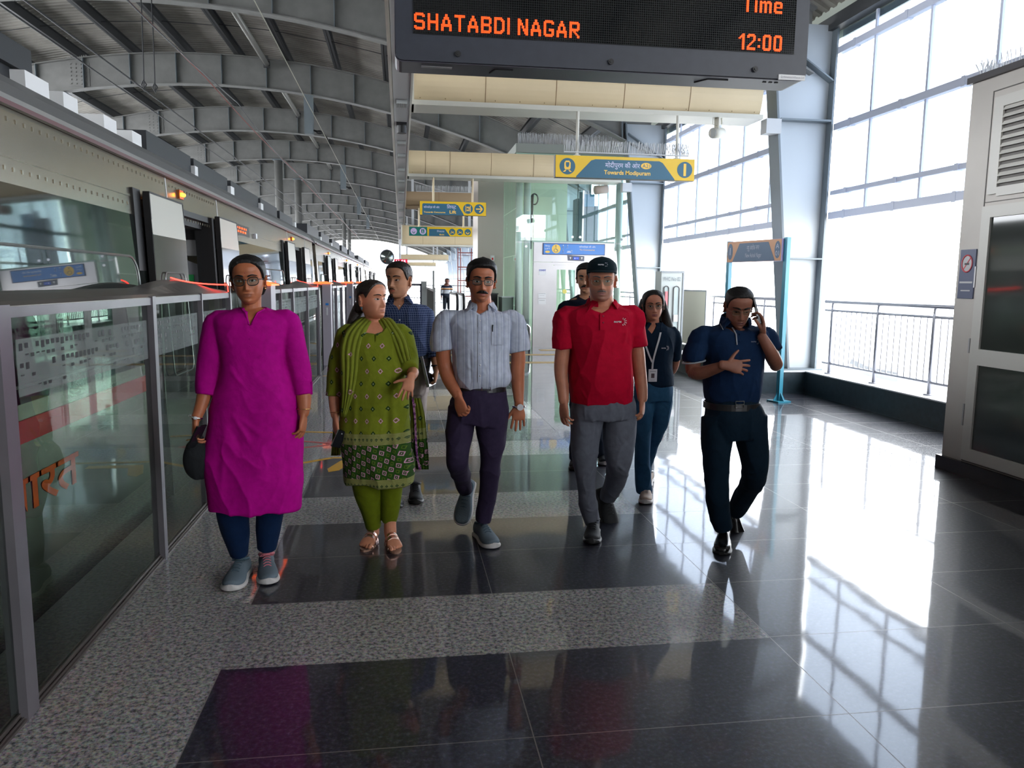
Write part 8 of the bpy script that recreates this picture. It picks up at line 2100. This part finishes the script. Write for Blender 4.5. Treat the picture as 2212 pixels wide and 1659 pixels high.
b = MB(); b.tube([wf(fG, G, 1555, 699, Y - .1, .008), wf(fG, G, 1559, 706, Y - .1, .010), wf(fG, G, 1562, 712, Y - .1, .008)], .0022, 6); b.tube([wf(fG, G, 1582, 708, Y - .1, .006), wf(fG, G, 1590, 722, Y - .1, .004), wf(fG, G, 1592, 745, Y - .1, .003)], .0045, 6); part(b, 'collar_piping', M_pip, G, True)
buttons(G, fG, Y, [(1598, 722), (1598, 737)], M_npg)
logo(G, shG, fG, 1632, 738, Y, 20, mat('faded_logo_thread', (0.25, 0.28, 0.36), .6))
M_gt = cloth_mat('dark_blue_trouser_cloth', (0.005, 0.018, 0.034), rough=.75)
trousers(G, Y, [(1580, 852, 56, 0, .84), (1580, 875, 61, 0, .84), (1585, 905, 71, 0, .78), (1587, 945, 70, 0, .70)],
    [[(1550, 900, 36, 0, 1.1), (1549, 950, 34, -.02, 1.05), (1547, 1000, 30, -.03), (1547, 1050, 26, -.02), (1552, 1100, 24, .02), (1561, 1140, 21, .06)],
     [(1619, 900, 38, 0, 1.1), (1624, 945, 37, -.02, 1.05), (1630, 985, 32, -.04), (1632, 1015, 28, -.02), (1623, 1045, 25, .08), (1603, 1080, 22, .22), (1590, 1106, 18, .30)]], M_gt,
    cre=(((1548, 880), (1552, 1120), .007, .009, -.12), ((1615, 880), (1628, 1010), .008, .009, -.12), ((1640, 1010), (1605, 1030), .010, .009, -.08), ((1645, 990), (1620, 1000), .010, .007, -.1), ((1530, 890), (1540, 940), .01, .006, -.12), ((1548, 1100), (1575, 1120), .01, .007, 0)), seed=5.0)
belt(G, Y, 1580, 874, 61.5, .85, BELT, .036, buckle=1598)
ground_shoe(G, 1563, 4.27, 1560, 4.10, (LEATH, SOLEB, LEATH), kind='leather', sc=1.0, lbl='polished black leather shoe on the floor')
shoe(G, tuple(at(1588, 1115, Y + .32)), (.26, -.45, -.82), (.10, -.88, .50), (LEATH, SOLEB, LEATH), kind='leather', sc=1.0, lbl='polished black leather shoe lifted behind')
p = at(1634, 672, Y - .10); t = thing('mobile_phone', 'thin dark phone held to the ear of the man in the navy polo', 'phone', p)
u = Vector((-.24, .12, .95)).normalized(); v = Vector((.30, .95, 0)); v = (v - u * v.dot(u)).normalized(); w3 = u.cross(v)
part(MB().obox(p, u * .074, v * .036, w3 * .0042), 'phone_body', PHONE, t); part(MB().obox(p - v * .036, u * .070, v * .0016, w3 * .0046), 'phone_edge', PHONE_E, t)
p = at(1635, 681, Y - .155); part(MB().ball(p, (.006, .004, .006), 12, 8), 'ring', BUT, G, True)

# ---------------------------------------------------------------- far man in striped jumper
Y = 42.0
I_ = person('distant man in a striped jumper and dark trousers standing by the stairs', at(964, 640, Y).x, Y)
cI = dict(id='far_brown', skin='#7a4c3a', hairm=HAIR, jaw=1.0, brow=1.0, stubble=.6)
T = headT(966, 615, 602, Y, yaw=0)
TI = [(965, 615.5, 3, 0, .9), (965, 617, 7, 0, .6), (965, 619, 9, 0, .6), (965, 626, 8.3, 0, .66), (965, 634, 8.6, 0, .7), (965, 640, 8.8, 0, .7)]
b = MB(); chain(b, Y, shrink(TI[:4], .5)); chain(b, Y, [(965, 620, 3, 0), (965.5, 612, 2.5, 0)])
for q in (-1, 1): arm(b, Y, [(965 + q * 8, 620, 2.2, 0), (965 + q * 11, 632, 2.0, 0), (965 + q * 11.5, 642, 1.6, 0)]); hand(b, at(965 + q * 11.5, 643, Y), (0, 0, -1), (-q, .2, 0), q)
bd = make_body(I_, b, T, cI, None, voxel=.008, sm_=0)
make_hair(I_, T, cI, HM, .012, HAIR)
def jumper(n, l, t, col):
    h = NX(n, l); s = n.new('ShaderNodeSeparateXYZ'); l.new(t.outputs['Object'], s.inputs[0]); z = s.outputs[2]
    zz = lambda py: at(965, py, 42.0).z
    c = h.mix(h.m('LESS_THAN', z, zz(621.5)), tuple(col), (.55, .55, .55)); c = h.mix(h.m('LESS_THAN', z, zz(623)), c, (.55, .22, .04)); c = h.mix(h.m('LESS_THAN', z, zz(625)), c, (.02, .03, .05)); c = h.mix(h.m('LESS_THAN', z, zz(626.3)), c, (.55, .58, .6)); return h.mix(h.m('LESS_THAN', z, zz(634)), c, (.03, .04, .06))
b = MB(); chain(b, Y, TI, n=24, cap='flat', ex=2.3)
for q in (-1, 1): arm(b, Y, [(965, 620, 2, 0), (965 + q * 8, 619, 3.4, 0), (965 + q * 10.5, 630, 3.0, 0), (965 + q * 11, 638, 2.6, 0)], cap='flat')
me = fuse(b, .014); smooth(me, 1); finish(me, 'jumper', cloth_mat('striped_jumper', (.02, .025, .045), pat=jumper), I_)
b = MB(); chain(b, Y, [(965, 638, 8.6, 0, .8), (965, 643, 8.8, 0, .7)], cap='flat'); 
for q in (-1, 1): chain(b, Y, [(965 + q * 4.2, 642, 4.6, 0), (965 + q * 4.5, 655, 3.8, 0), (965 + q * 4.8, 668, 3.2, 0)], cap='flat')
me = fuse(b, .016); smooth(me, 1); finish(me, 'trousers', mat('far_dark_cloth', (.006, .012, .02), .8), I_)
for q in (-1, 1): ground_shoe(I_, 965 + q * 4.8, 42.05, 965 + q * 6, 41.9, (BLKMESH, SOLEB, BLKMESH), kind='leather')
